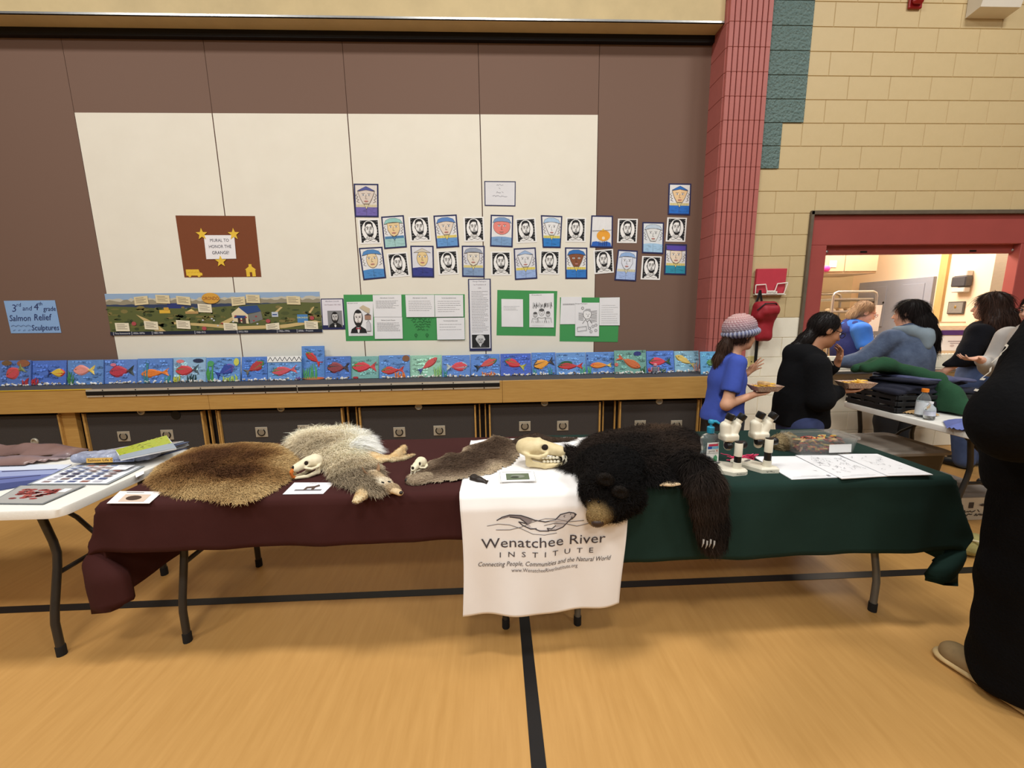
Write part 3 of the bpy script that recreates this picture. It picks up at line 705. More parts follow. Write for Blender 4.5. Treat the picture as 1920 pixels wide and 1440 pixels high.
board([c3(360, 950), c3(810, 952), c3(793, 1285), c3(357, 1280)], 'green poster board with a drawing over two text sheets, half on the brown panel', [
    ([c3(368, 948), c3(522, 946), c3(524, 1150), c3(360, 1152)], headed('', 4, .3, 8)), ([c3(657, 953), c3(808, 950), c3(808, 1160), c3(655, 1160)], headed('', 9, .95, 9)), ([c3(475, 990), c3(655, 990), c3(652, 1242), c3(474, 1240)], f_flag)])
ar = Art(wallq([c2(1110, 812), c2(1280, 810), c2(1288, 1350), c2(1122, 1352)], .004)).sheet(NAVY); ar.rect(.05, .012, .95, .965, (228, 228, 232))
ar.text('George Washington', .5, .035, .028, (120, 116, 128), width=.6).text('1st President of', .5, .08, .026, (140, 130, 138), width=.56).text('USA', .5, .125, .026, (140, 130, 138))
ar.paras(.14, .16, .88, .74, 26, (140, 140, 144), .012, seed=5)
ar.rect(.12, .77, .90, .955, (30, 30, 32)); ar.poly(ellp(.50, .845, .17, .062, 20), (176, 176, 176)); ar.poly([(.28, .83), (.36, .782), (.5, .772), (.64, .782), (.72, .84), (.66, .86), (.62, .82), (.40, .82), (.34, .87)], (214, 214, 214)); ar.poly([(.3, .955), (.42, .90), (.56, .90), (.8, .955)], (56, 56, 58)); ar.poly([(.42, .90), (.5, .89), (.56, .90), (.5, .945)], (210, 210, 210))
for e in (.45, .57): ar.ell(e, .838, .025, .005, (50, 50, 50), 8)
ar.line([(.51, .842), (.50, .862), (.54, .863)], .012, (110, 110, 110)); ar.line([(.45, .882), (.56, .882)], .014, (90, 80, 80))
tag(ar.build('text_strip'), 'tall narrow text strip ending in a small grey portrait, between two green boards', 'poster')

# ------------------------------------------------------------------ salmon relief paintings on the stage lip
def fish_outline(L, H, n=14):
    top = []; bot = []
    for k in range(n+1):
        t = k/n; x = -L/2+L*.78*t
        y = H/2*math.sin(math.pi*(t**.8)*.93+.12)*(1 if t < .98 else .6)
        top.append((x, y)); bot.append((x, -y*.92))
    tail = [(L*.33, H*.12), (L*.5, H*.48), (L*.43, 0), (L*.5, -H*.46), (L*.33, -H*.12)]
    return top+tail+bot[::-1]
def salmon(i, u0, u1, vt, vb, bg, fish, plants=(), stones=True, extra=None, label='', lean=.05, yoff=0):
    bg = tuple(int(c*.82+46) for c in bg)
    um = (u0+u1)/2; Yb = (4.13 if i < 24 else 3.945)+yoff
    xa = on_y(u0, (vt+vb)/2, Yb+.04).x; xb = on_y(u1, (vt+vb)/2, Yb+.04).x
    ztp = on_y(um, vt, Yb+lean).z; W = xb-xa; H = ztp-ZS-.002
    tl = math.atan2(lean, H)
    root = thing('salmon_painting', label, 'painting', ((xa+xb)/2, Yb, ZS+.002), 0, 'salmon relief paintings along the stage lip')
    R = Matrix.Rotation(-tl, 3, 'X')
    def loc(x, z, y=0): return R @ Vector((x-W/2, -y, z))
    T4 = R.to_4x4()
    mb = MB(); mb.T = T4; mb.box((0, .007, H/2), (W-.004, .014, H), bevel=.002, col=bg)
    r = random.Random(i*13+5)
    ar = Art([loc(0, H), loc(W, H), loc(W, 0), loc(0, 0)], step=.0002); mb.T = None; ar.mb = mb
    for k in range(26):
        x, y = r.random()*.8+.05, r.random()*.75+.06; q = 1.10+.22*r.random() if k % 2 else .80+.12*r.random()
        ar.line([(x, y), (x+.06, y-.03+.06*r.random()), (x+.13, y-.02+.05*r.random())], .035+.03*r.random(), tuple(min(255, int(c*q)) for c in bg))
    if extra: extra(ar)
    mb.build('canvas', m_paint, root, local=True, fix=False)
    for (cx, cy, L, Hh, ang, bc, hc, tc) in fish:
        mbf = MB(); ol = fish_outline(L*W, Hh*H)
        ca, sa = math.cos(ang), math.sin(ang); fl = 1 if L > 0 else -1
        def tr(p, y):
            x, z = p[0], p[1]; return loc(cx*W+x*ca-z*sa, (1-cy)*H+x*sa+z*ca, y)
        n = len(ol); ins = [(x*.9-.02*L*W, y*.7) for x, y in ol]
        vs = [tr(p, .001) for p in ol]+[tr(p, .009) for p in ins]
        for k in range(n):
            k2 = (k+1) % n; x = (ol[k][0]+ol[k2][0])/2/(L*W)
            mbf.add([vs[k], vs[k2], vs[k2+n], vs[k+n]], [(0, 1, 2, 3)], hc if x < -.28 else (tc if x > .24 else bc))
        tris = tessellate_polygon([[Vector((p[0], p[1], 0)) for p in ins]])
        for t in tris:
            x = sum(ins[j][0] for j in t)/3/(L*W)
            mbf.add([vs[j+n] for j in t], [(0, 1, 2)], hc if x < -.24 else (tc if x > .26 else bc))
        ey = tr((-.36*L*W, .08*Hh*H), .010); mbf.ell(ey, (.004, .003, .004), seg=6, rings=4, col=(20, 20, 20))
        fo = mbf.build('fish', m_paint, root, local=True)
    for (cx, pc, hh, nb) in plants:
        mbp = MB()
        for k in range(nb):
            x = min(max(cx*W+(k-nb/2)*.016, .024), W-.024); zz = hh*H*(.6+.5*r.random())
            mbp.tube([loc(x, .005, .003), loc(x+.012*math.sin(k*2), zz*.5, .006), loc(x-.01*math.cos(k), zz, .003)], [.006, .008, .002], 5, col=pc)
        mbp.build('seaweed', m_paint, root, local=True)
    if stones:
        mbs = MB()
        for k in range(int(W/.012)):
            c = r.choice(((240, 240, 236), (228, 222, 210), (250, 250, 250), (120, 110, 104), (200, 190, 176)))
            s_ = .005+.006*r.random(); p = loc(.01+(W-.02)*r.random(), .006+.05*H*4*r.random()*r.random()*.5, .004); mbs.ell(p, (s_*1.2, s_*.8, s_), seg=6, rings=4, col=c)
        o = mbs.build('pebbles', m_paint, root, local=True); o['kind'] = 'stuff'
    return root
RED, ORG, GRN, DKG, TEAL, BL, YEL = (206, 66, 70), (232, 128, 50), (70, 140, 70), (40, 92, 56), (70, 150, 150), (52, 96, 186), (236, 206, 92)
LB, DB = (96, 148, 208), (34, 60, 160)
PP = lambda s_: 'blue salmon painting '+s_
def x_zig(ar):
    ar.rect(0, 0, 1, .24, (240, 240, 236))
    for k in range(7): ar.line([(.02+.14*k, .2), (.09+.14*k, .04), (.16+.14*k, .2)], .016, (40, 40, 60))
def blob(*bs):
    def fn(ar):
        for (x, y, rx, ry, c) in bs: ar.ell(x, y, rx, ry, c, 10)
    return fn
D2 = .02
salmon(1, -2, 60, 675, 718, (58, 96, 178), [(.55, .45, .6, .5, .5, (206, 80, 84), (176, 90, 70), (120, 130, 70))], [(.9, (180, 50, 52), .3, 4)], extra=blob((.8, .12, .2, .14, (150, 96, 66)), (.3, .1, .16, .1, (120, 90, 60))), label=PP('of a red fish under a brown blotch, beside the rainbow fish'))
salmon(2, 60, 127, 675, 717, (48, 90, 190), [(.72, .50, .5, .36, math.pi, (226, 190, 70), (220, 76, 60), (40, 50, 110))], [(.12, (190, 44, 50), .35, 5)], extra=None, label=PP('of a rainbow striped fish with a navy tail'), yoff=D2)
salmon(3, 128.5, 196, 674, 716, (66, 116, 190), [(.48, .42, .6, .45, 0, (230, 150, 140), (226, 140, 120), YEL)], [(.08, (66, 130, 76), .55, 5)], label=PP('of a pink fish with a yellow tail'))
salmon(4, 197, 259, 673, 715, (66, 110, 196), [(.55, .50, .75, .5, .05, (190, 62, 78), (150, 60, 80), (50, 60, 60))], [], extra=blob((.3, .22, .09, .07, (216, 120, 140))), label=PP('of a crimson fish with a black tail and tiny pink fish above'), yoff=D2)
salmon(5, 259, 325, 671, 714, (62, 112, 196), [(.52, .60, .8, .36, .06, ORG, (226, 120, 60), ORG)], [(.92, TEAL, .4, 4), (.3, (70, 140, 150), .95, 3)], label=PP('of a plain orange fish above grey stones'))
salmon(6, 325, 388, 669, 713, (130, 172, 208), [(.45, .52, .7, .46, .05, (206, 70, 76), (110, 130, 80), (60, 80, 90))], [(.12, (200, 200, 70), .3, 5), (.6, (40, 70, 70), .3, 5)], extra=blob((.25, .16, .12, .07, (226, 130, 130)), (.78, .14, .16, .08, (40, 50, 80))), label='pale blue salmon painting with a dark bird shape and pink fish over a red fish', yoff=D2)
salmon(7, 388, 452, 669, 713, (70, 128, 206), [(.55, .55, .6, .45, .5+math.pi, (54, 74, 160), (110, 80, 160), (46, 66, 150))], [(.12, (80, 160, 80), .7, 6), (.75, (180, 206, 90), .3, 9)], extra=blob((.9, .2, .08, .16, (206, 206, 90)), (.15, .25, .1, .12, (80, 160, 100))), label=PP('of a dark blue fish among lime algae'))
salmon(8, 454, 503, 668, 711, (46, 100, 196), [(.5, .45, .85, .42, .55+math.pi, (180, 60, 62), GRN, (110, 110, 100))], [], label=PP('of a steep red fish with a green head over brown stones'), yoff=D2)
salmon(9, 503, 567, 667, 711, (74, 132, 206), [(.5, .60, .75, .40, .12, (206, 84, 96), GRN, (206, 90, 96))], [(.94, (110, 80, 150), .2, 3)], extra=x_zig, label=PP('with a white zigzag band along its top'))
salmon(10, 567, 610, 648, 710, (58, 116, 200), [(.52, .38, .85, .24, -.7, (200, 50, 50), GRN, (210, 60, 50))], [(.4, (96, 176, 110), .45, 9)], stones=False, extra=blob((.5, .97, .5, .04, (226, 110, 60))), label='tall portrait format salmon painting with green seaweed, rising above the row', yoff=.045)
salmon(11, 610, 659, 667, 710, (40, 90, 180), [(.52, .50, .85, .5, 0, (140, 60, 66), (60, 60, 60), (60, 50, 56))], [], label=PP('of a dark maroon fish next to the tall portrait painting'))
salmon(12, 657, 711, 667, 708, (92, 158, 150), [(.5, .48, .85, .5, 0, (210, 60, 72), GRN, RED)][:1], [], extra=blob((.2, .95, .1, .05, (170, 40, 50))), stones=False, label='sea-green salmon painting of one red fish without stones', yoff=D2)
salmon(13, 711, 769, 665, 707, (62, 118, 196), [(.45, .66, .75, .36, .05, (200, 62, 60), GRN, (200, 70, 60))], [(.72, ORG, .3, 7)], extra=blob((.88, .15, .12, .14, (130, 84, 50))), label=PP('with orange coral and a brown star in its corner'))
salmon(14, 769, 829, 665, 706, (130, 190, 160), [(.55, .45, .75, .32, .65+math.pi, (206, 80, 80), (200, 80, 80), (60, 80, 150))], [(.9, (150, 200, 120), .6, 5)], label='pale green salmon painting of a slanting red and blue fish', yoff=D2)
salmon(15, 829, 882, 665, 706, (60, 112, 196), [(.52, .52, .78, .46, .05+math.pi, (214, 74, 84), (150, 180, 190), (190, 200, 196))], [(.15, TEAL, .4, 3)], label=PP('of a rosy fish with silver head and tail'))
salmon(16, 882, 938, 663, 704, (56, 112, 200), [(.52, .45, .8, .36, .4+math.pi, (206, 80, 80), GRN, (40, 50, 60))], [(.62, ORG, .22, 8)], label=PP('with an orange shell under a red fish with a dark tail'), yoff=D2)
salmon(17, 938, 996, 662, 704, (30, 66, 180), [(.48, .48, .7, .40, -.35, (206, 58, 66), GRN, (190, 190, 80))], [], label='deep royal blue salmon painting of a red fish swimming down')
salmon(18, 996, 1042, 660, 702, (52, 108, 196), [(.5, .50, .85, .48, .25, (236, 160, 50), (70, 66, 66), (54, 50, 56))], [(.15, TEAL, .3, 3), (.8, TEAL, .35, 3)], label=PP('of an amber fish with a dark head and tail'), yoff=D2)
salmon(19, 1042, 1098, 660, 701, (72, 130, 206), [(.48, .62, .85, .36, 0, (196, 56, 60), DKG, (206, 60, 60))], [(.95, (90, 170, 130), .5, 5)], extra=blob((.35, .48, .2, .1, DKG)), label=PP('of a red fish with a dark green back'))
salmon(20, 1098, 1152, 659, 701, (62, 118, 200), [(.52, .62, .78, .30, 0, (230, 140, 50), (220, 80, 60), YEL)], [(.1, (90, 170, 110), .4, 4)], extra=blob((.05, .15, .02, .04, (30, 50, 120)), (.06, .3, .02, .04, (30, 50, 120))), label=PP('of a slim orange and yellow striped fish'), yoff=D2)
salmon(21, 1151, 1211, 656, 700, (84, 146, 132), [(.45, .50, .8, .36, -.45+math.pi, (206, 110, 60), (196, 96, 56), (206, 96, 60))], [(.92, DKG, .35, 4)], extra=blob((.72, .15, .12, .1, (40, 50, 120)), (.06, .6, .06, .08, (200, 110, 100))), label='jade green salmon painting of an orange fish with a small navy fish', yoff=-.03)
salmon(22, 1211, 1263, 657, 699, (52, 104, 206), [(.48, .50, .8, .42, .02, (216, 66, 84), DKG, DKG)], [(.12, (200, 60, 70), .25, 5), (.6, DKG, .22, 4)], label=PP('of a pink-red fish, with a tiny robot figure before it'))
salmon(23, 1263, 1312, 657, 699, (120, 178, 206), [(.42, .48, .85, .34, -.5, (226, 196, 110), (206, 180, 90), (220, 206, 130))], [(.85, (200, 150, 140), .5, 4)], label='pale watery salmon painting of a yellow fish', yoff=D2)
salmon(24, 1312, 1350, 658, 698, (70, 150, 206), [(.6, .50, .6, .3, 0, (110, 160, 110), GRN, (120, 150, 90))], [], label=PP('of a small green fish beside the red pilaster'))
# small figure standing in front of the pink-red fish painting
q = on_z(1229, 701, ZS); bx = on_y(1229, 690, 4.05)
t = thing('toy_robot', 'tiny grey and pink toy robot standing before a salmon painting', 'toy', (bx.x, 4.06, ZS))
mg = mat('toy_grey', (120, 128, 142), rough=.5, noise=(30, .2)); mp_ = mat('toy_pink', (222, 150, 160), rough=.5, noise=(30, .2))
MB().box((bx.x, 4.06, ZS+.05), (.055, .03, .05), bevel=.006).build('body', mg, t)
MB().box((bx.x, 4.06, ZS+.095), (.032, .026, .032), bevel=.006).build('head', mp_, t)
for s_ in (-1, 1):
    MB().box((bx.x+s_*.016, 4.06, ZS+.0135), (.016, .026, .027), bevel=.004).build('leg', mg, t)
    MB().box((bx.x+s_*.036, 4.06, ZS+.05), (.012, .016, .04), bevel=.004).build('arm', mp_, t)
# ------------------------------------------------------------------ smooth solid modelling (distance fields turned into one continuous mesh)
class Sdf:
    def __init__(s, lo, hi, h):
        s.lo = np.array(lo, float); s.h = h
        s.n = np.maximum(4, np.ceil((np.array(hi)-s.lo)/h).astype(int)+1)
        s.ax = [s.lo[i]+h*np.arange(s.n[i]) for i in range(3)]
        s.F = np.full(s.n, .5, np.float32)
    def _sub(s, lo, hi):
        i0 = np.clip(np.floor((np.array(lo)-s.lo)/s.h).astype(int), 0, s.n); i1 = np.clip(np.ceil((np.array(hi)-s.lo)/s.h).astype(int)+1, 0, s.n)
        sl = tuple(slice(a, b) for a, b in zip(i0, i1))
        return sl, s.ax[0][sl[0]][:, None, None].astype(np.float32), s.ax[1][sl[1]][None, :, None].astype(np.float32), s.ax[2][sl[2]][None, None, :].astype(np.float32)
    def _mix(s, sl, d, k, sub):
        f = s.F[sl]
        if f.size == 0: return s
        if sub: a, b = -f, d
        else: a, b = f, d
        if k > 0:
            hh = np.clip(.5+.5*(b-a)/k, 0, 1); r = b*(1-hh)+a*hh-k*hh*(1-hh)
        else: r = np.minimum(a, b)
        s.F[sl] = -r if sub else r
        return s
    def cap(s, a, b, ra, rb=None, k=.02, sub=False, sq=None, ax=None):
        """tapered capsule; sq<1 flattens it along unit vector ax"""
        rb = ra if rb is None else rb
        a = np.array(a, float); b = np.array(b, float); m = max(ra, rb)+k+3*s.h
        sl, X, Y, Z = s._sub(np.minimum(a, b)-m, np.maximum(a, b)+m)
        d = b-a; L2 = max(d@d, 1e-12)
        px, py, pz = X-a[0], Y-a[1], Z-a[2]
        t = np.clip((px*d[0]+py*d[1]+pz*d[2])/L2, 0, 1)
        qx, qy, qz = px-t*d[0], py-t*d[1], pz-t*d[2]
        if sq is not None:
            u = np.array(ax, float); u /= np.linalg.norm(u); w = (qx*u[0]+qy*u[1]+qz*u[2])*(1/sq-1)
            qx, qy, qz = qx+w*u[0], qy+w*u[1], qz+w*u[2]
        return s._mix(sl, np.sqrt(qx*qx+qy*qy+qz*qz)-(ra+(rb-ra)*t), k, sub)
    def path(s, pts, rs, k=.02, **kw):
        for i in range(len(pts)-1): s.cap(pts[i], pts[i+1], rs[i], rs[i+1], k, **kw)
        return s
    def ell(s, c, r, R=None, k=.02, sub=False):
        c = np.array(c, float); r = np.array(r, float); m = r.max()+k+3*s.h
        sl, X, Y, Z = s._sub(c-m, c+m)
        px, py, pz = X-c[0], Y-c[1], Z-c[2]
        if R is not None:
            M = np.array((R if isinstance(R, Matrix) else Euler(R).to_matrix())); M = M.T
            px, py, pz = M[0, 0]*px+M[0, 1]*py+M[0, 2]*pz, M[1, 0]*px+M[1, 1]*py+M[1, 2]*pz, M[2, 0]*px+M[2, 1]*py+M[2, 2]*pz
        k0 = np.sqrt((px/r[0])**2+(py/r[1])**2+(pz/r[2])**2); k1 = np.sqrt((px/r[0]**2)**2+(py/r[1]**2)**2+(pz/r[2]**2)**2)
        return s._mix(sl, k0*(k0-1)/np.maximum(k1, 1e-6), k, sub)
    def box(s, c, hf, R=None, rnd=.01, k=.01, sub=False):
        c = np.array(c, float); hf = np.array(hf, float); m = np.linalg.norm(hf)+rnd+k+3*s.h
        sl, X, Y, Z = s._sub(c-m, c+m)
        px, py, pz = X-c[0], Y-c[1], Z-c[2]
        if R is not None:
            M = np.array((R if isinstance(R, Matrix) else Euler(R).to_matrix())).T
            px, py, pz = M[0, 0]*px+M[0, 1]*py+M[0, 2]*pz, M[1, 0]*px+M[1, 1]*py+M[1, 2]*pz, M[2, 0]*px+M[2, 1]*py+M[2, 2]*pz
        qx, qy, qz = np.abs(px)-hf[0]+rnd, np.abs(py)-hf[1]+rnd, np.abs(pz)-hf[2]+rnd
        d = np.sqrt(np.maximum(qx, 0)**2+np.maximum(qy, 0)**2+np.maximum(qz, 0)**2)+np.minimum(np.maximum(qx, np.maximum(qy, qz)), 0)-rnd
        return s._mix(sl, d, k, sub)
    def cut(s, axis, val, keep_above):
        A = s.ax[axis].astype(np.float32); sh = [1, 1, 1]; sh[axis] = -1; A = A.reshape(sh)
        s.F = np.maximum(s.F, (val-A) if keep_above else (A-val)); return s
    def mesh(s):
        F = s.F; F[0] = F[-1] = .5; F[:, 0] = F[:, -1] = .5; F[:, :, 0] = F[:, :, -1] = .5
        I = F < 0
        n = np.array(F.shape)-1
        cnt = np.zeros(n, np.int8)
        for a in (0, 1):
            for b in (0, 1):
                for c in (0, 1): cnt += I[a:a+n[0], b:b+n[1], c:c+n[2]]
        act = (cnt > 0) & (cnt < 8); ijk = np.argwhere(act)
        idx = np.full(n, -1, np.int32); idx[tuple(ijk.T)] = np.arange(len(ijk))
        corner = {}
        for a in (0, 1):
            for b in (0, 1):
                for c in (0, 1): corner[a, b, c] = F[ijk[:, 0]+a, ijk[:, 1]+b, ijk[:, 2]+c]
        acc = np.zeros((len(ijk), 3)); num = np.zeros(len(ijk))
        for p in corner:
            for ax in range(3):
                if p[ax] == 0:
                    q = list(p); q[ax] = 1; f0, f1 = corner[p], corner[tuple(q)]
                    m = (f0 < 0) != (f1 < 0); t = np.where(m, f0/np.where(m, f0-f1, 1), 0)
                    pos = np.array(p, float)[None, :].repeat(len(ijk), 0); pos[:, ax] = t
                    acc += pos*m[:, None]; num += m
        V = s.lo+(ijk+acc/np.maximum(num, 1)[:, None])*s.h
        Q = []
        for ax in range(3):
            b, c = (ax+1) % 3, (ax+2) % 3
            s0 = [slice(None)]*3; s1 = [slice(None)]*3; s0[ax] = slice(0, -1); s1[ax] = slice(1, None)
            A, B = I[tuple(s0)], I[tuple(s1)]
            e = np.argwhere(A != B); e = e[(e[:, b] > 0) & (e[:, c] > 0) & (e[:, b] < n[b]) & (e[:, c] < n[c])]
            if not len(e): continue
            flip = A[tuple(e.T)]
            def at(db, dc):
                g = e.copy(); g[:, b] += db; g[:, c] += dc; return idx[tuple(g.T)]
            q = np.stack([at(-1, -1), at(0, -1), at(0, 0), at(-1, 0)], 1)
            q[~flip] = q[~flip][:, ::-1]
            Q.append(q)
        return V, np.concatenate(Q)
    def build(s, name, m, parent=None, relax=2, disp=None, color=None, local=False):
        V, Q = s.mesh()
        nv = len(V)
        for _ in range(relax):
            acc = np.zeros_like(V); cn = np.zeros(nv)
            for i in range(4):
                a, b = Q[:, i], Q[:, (i+1) % 4]
                np.add.at(acc, a, V[b]); np.add.at(cn, a, 1); np.add.at(acc, b, V[a]); np.add.at(cn, b, 1)
            V = .4*V+.6*acc/np.maximum(cn, 1)[:, None]
        if disp is not None:
            nr = np.cross(V[Q[:, 2]]-V[Q[:, 0]], V[Q[:, 3]]-V[Q[:, 1]]); N = np.zeros_like(V)
            for i in range(4): np.add.at(N, Q[:, i], nr)
            N /= np.maximum(np.linalg.norm(N, axis=1), 1e-9)[:, None]
            V = V+N*disp(V)[:, None]
        return np_mesh(name, V, Q, m, parent, color, local)
def np_mesh(name, V, Q, m, parent=None, color=None, local=False, smooth=True):
    off = np.zeros(3) if (local or not parent) else np.array(root_of(parent).location)
    me = bpy.data.meshes.new(name); nv = len(V); k = Q.shape[1]
    me.vertices.add(nv); me.vertices.foreach_set('co', (V-off).astype(np.float32).ravel())
    me.loops.add(Q.size); me.loops.foreach_set('vertex_index', Q.astype(np.int32).ravel())
    me.polygons.add(len(Q)); me.polygons.foreach_set('loop_start', np.arange(0, Q.size, k, dtype=np.int32))
    if smooth: me.polygons.foreach_set('use_smooth', np.ones(len(Q), bool))
    if color is not None:
        c = np.ones((nv, 4), np.float32); c[:, :3] = color(V) if callable(color) else color
        me.color_attributes.new('col', 'FLOAT_COLOR', 'POINT').data.foreach_set('color', c.ravel())
    me.materials.append(m); me.update(calc_edges=True); me.validate()
    return link_mesh(name, me, parent)
class Wave:
    """cheap smooth 3D noise, about -1..1"""
    def __init__(s, freq, seed=0, n=7):
        r = np.random.default_rng(seed); s.k = r.normal(size=(n, 3))*freq; s.p = r.random(n)*6.283
    def __call__(s, V): return np.sin(V@s.k.T+s.p).mean(1)*1.6
def grad(*stops):
    """colour ramp over t in 0..1 from sRGB stops"""
    c = np.array([lin(x) for x in stops])
    def fn(t):
        t = np.clip(t, 0, 1)*(len(c)-1); i = np.minimum(t.astype(int), len(c)-2); f = (t-i)[:, None]; return c[i]*(1-f)+c[i+1]*f
    return fn
m_fur = mat('fur_strands', (255, 255, 255), rough=.75, attr=True, spec=.15)
m_hide = mat('hide_base', (255, 255, 255), rough=.9, attr=True, noise=(40, .4))
def fur(parent, base, n, length, width, comb, color, lift=.35, jit=.35, name='fur', seed=1, keep=None):
    """real strands grown on a base mesh, joined as one part of kind stuff"""
    r = np.random.default_rng(seed); me = base.data; me.calc_loop_triangles()
    co = np.empty(len(me.vertices)*3, np.float32); me.vertices.foreach_get('co', co); co = co.reshape(-1, 3).astype(float)
    co += np.array(root_of(base).location) if base.parent else 0
    tv = np.empty(len(me.loop_triangles)*3, np.int32); me.loop_triangles.foreach_get('vertices', tv); tv = tv.reshape(-1, 3)
    A, B, C = co[tv[:, 0]], co[tv[:, 1]], co[tv[:, 2]]; nr = np.cross(B-A, C-A); ar = np.linalg.norm(nr, axis=1)
    if keep is not None: ar = ar*keep((A+B+C)/3, nr/np.maximum(ar, 1e-12)[:, None])
    t = r.choice(len(tv), n, p=ar/ar.sum()); a, b = r.random(n), r.random(n); fl = a+b > 1; a[fl], b[fl] = 1-a[fl], 1-b[fl]
    P = A[t]+(B-A)[t]*a[:, None]+(C-A)[t]*b[:, None]; N = nr[t]/np.maximum(np.linalg.norm(nr[t], axis=1), 1e-12)[:, None]
    D = comb(P); D = D+r.normal(size=(n, 3))*jit; D -= N*(D*N).sum(1)[:, None]; D /= np.maximum(np.linalg.norm(D, axis=1), 1e-9)[:, None]
    L = (length(P) if callable(length) else np.full(n, length))*(.6+.8*r.random(n)); lf = lift*(.6+.8*r.random(n))
    mid = P+(N*(lf*.75)[:, None]+D*.45)*L[:, None]; tip = P+(N*(lf*.95)[:, None]+D)*L[:, None]; tip[:, 2] -= L*.12
    S_ = np.cross(N, D)*.7+r.normal(size=(n, 3))*.35; S_ /= np.maximum(np.linalg.norm(S_, axis=1), 1e-9)[:, None]; w_ = (width*(.6+.8*r.random(n)))[:, None]
    V = np.empty((n, 6, 3)); V[:, 0] = P-S_*w_; V[:, 1] = P+S_*w_; V[:, 2] = mid+S_*w_*.8; V[:, 3] = mid-S_*w_*.8; V[:, 4] = tip+S_*w_*.15; V[:, 5] = tip-S_*w_*.15
    V = V.reshape(-1, 3); i = np.arange(n)[:, None]*6
    Q = np.concatenate([i+np.array([[0, 1, 2, 3]]), i+np.array([[3, 2, 4, 5]])])
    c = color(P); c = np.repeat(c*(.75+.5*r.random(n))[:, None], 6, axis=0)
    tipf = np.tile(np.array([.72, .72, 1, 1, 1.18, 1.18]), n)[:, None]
    o = np_mesh(name, V, Q, m_fur, parent, np.clip(c*tipf, 0, 1)); o['kind'] = 'stuff'; return o
def in_poly(P, poly):
    x, y = P[:, 0], P[:, 1]; ins = np.zeros(len(P), bool); q = np.array(poly)
    for i in range(len(q)):
        x0, y0 = q[i-1]; x1, y1 = q[i]
        if y0 == y1: continue
        ins ^= ((y0 > y) != (y1 > y)) & (x < (x1-x0)*(y-y0)/(y1-y0)+x0)
    return ins
def edge_dist(P, poly):
    q = np.array(poly); d = np.full(len(P), 9.)
    for i in range(len(q)):
        a, b = q[i-1], q[i]; ab = b-a; t = np.clip(((P-a)@ab)/max(ab@ab, 1e-12), 0, 1); d = np.minimum(d, np.linalg.norm(P-a-t[:, None]*ab, axis=1))
    return d
def pelt(name, parent, outline, z0, hmax, wd, m, color, res=.012, wav=None, drape=None):
    """hide lying on a table: a swollen sheet inside an outline, with an underside"""
    q = np.array([(p[0], p[1]) for p in outline]); lo, hi = q.min(0)-res, q.max(0)+res
    xs = np.arange(lo[0], hi[0], res); ys = np.arange(lo[1], hi[1], res); nx, ny = len(xs), len(ys)
    G = np.stack(np.meshgrid(xs, ys, indexing='ij'), -1).reshape(-1, 2)
    ins = in_poly(G, q); d = edge_dist(G, q)*np.where(ins, 1, -1)
    ok = (d > -res*.6).reshape(nx, ny)
    h = hmax*(1-np.exp(-np.maximum(d, 0)/wd))+.004
    P3 = np.column_stack([G, z0+h])
    if wav is not None: P3[:, 2] += np.maximum(0, wav(P3))*np.clip(d/.05, 0, 1)
    if drape is not None: P3 = drape(P3)
    idx = np.arange(nx*ny).reshape(nx, ny)
    c = ok[:-1, :-1] & ok[1:, :-1] & ok[1:, 1:] & ok[:-1, 1:]
    Q = np.stack([idx[:-1, :-1][c], idx[1:, :-1][c], idx[1:, 1:][c], idx[:-1, 1:][c]], 1)
    used, inv = np.unique(Q, return_inverse=True); Q = inv.reshape(Q.shape); V = P3[used]
    return np_mesh(name, V, Q, m, parent, color)
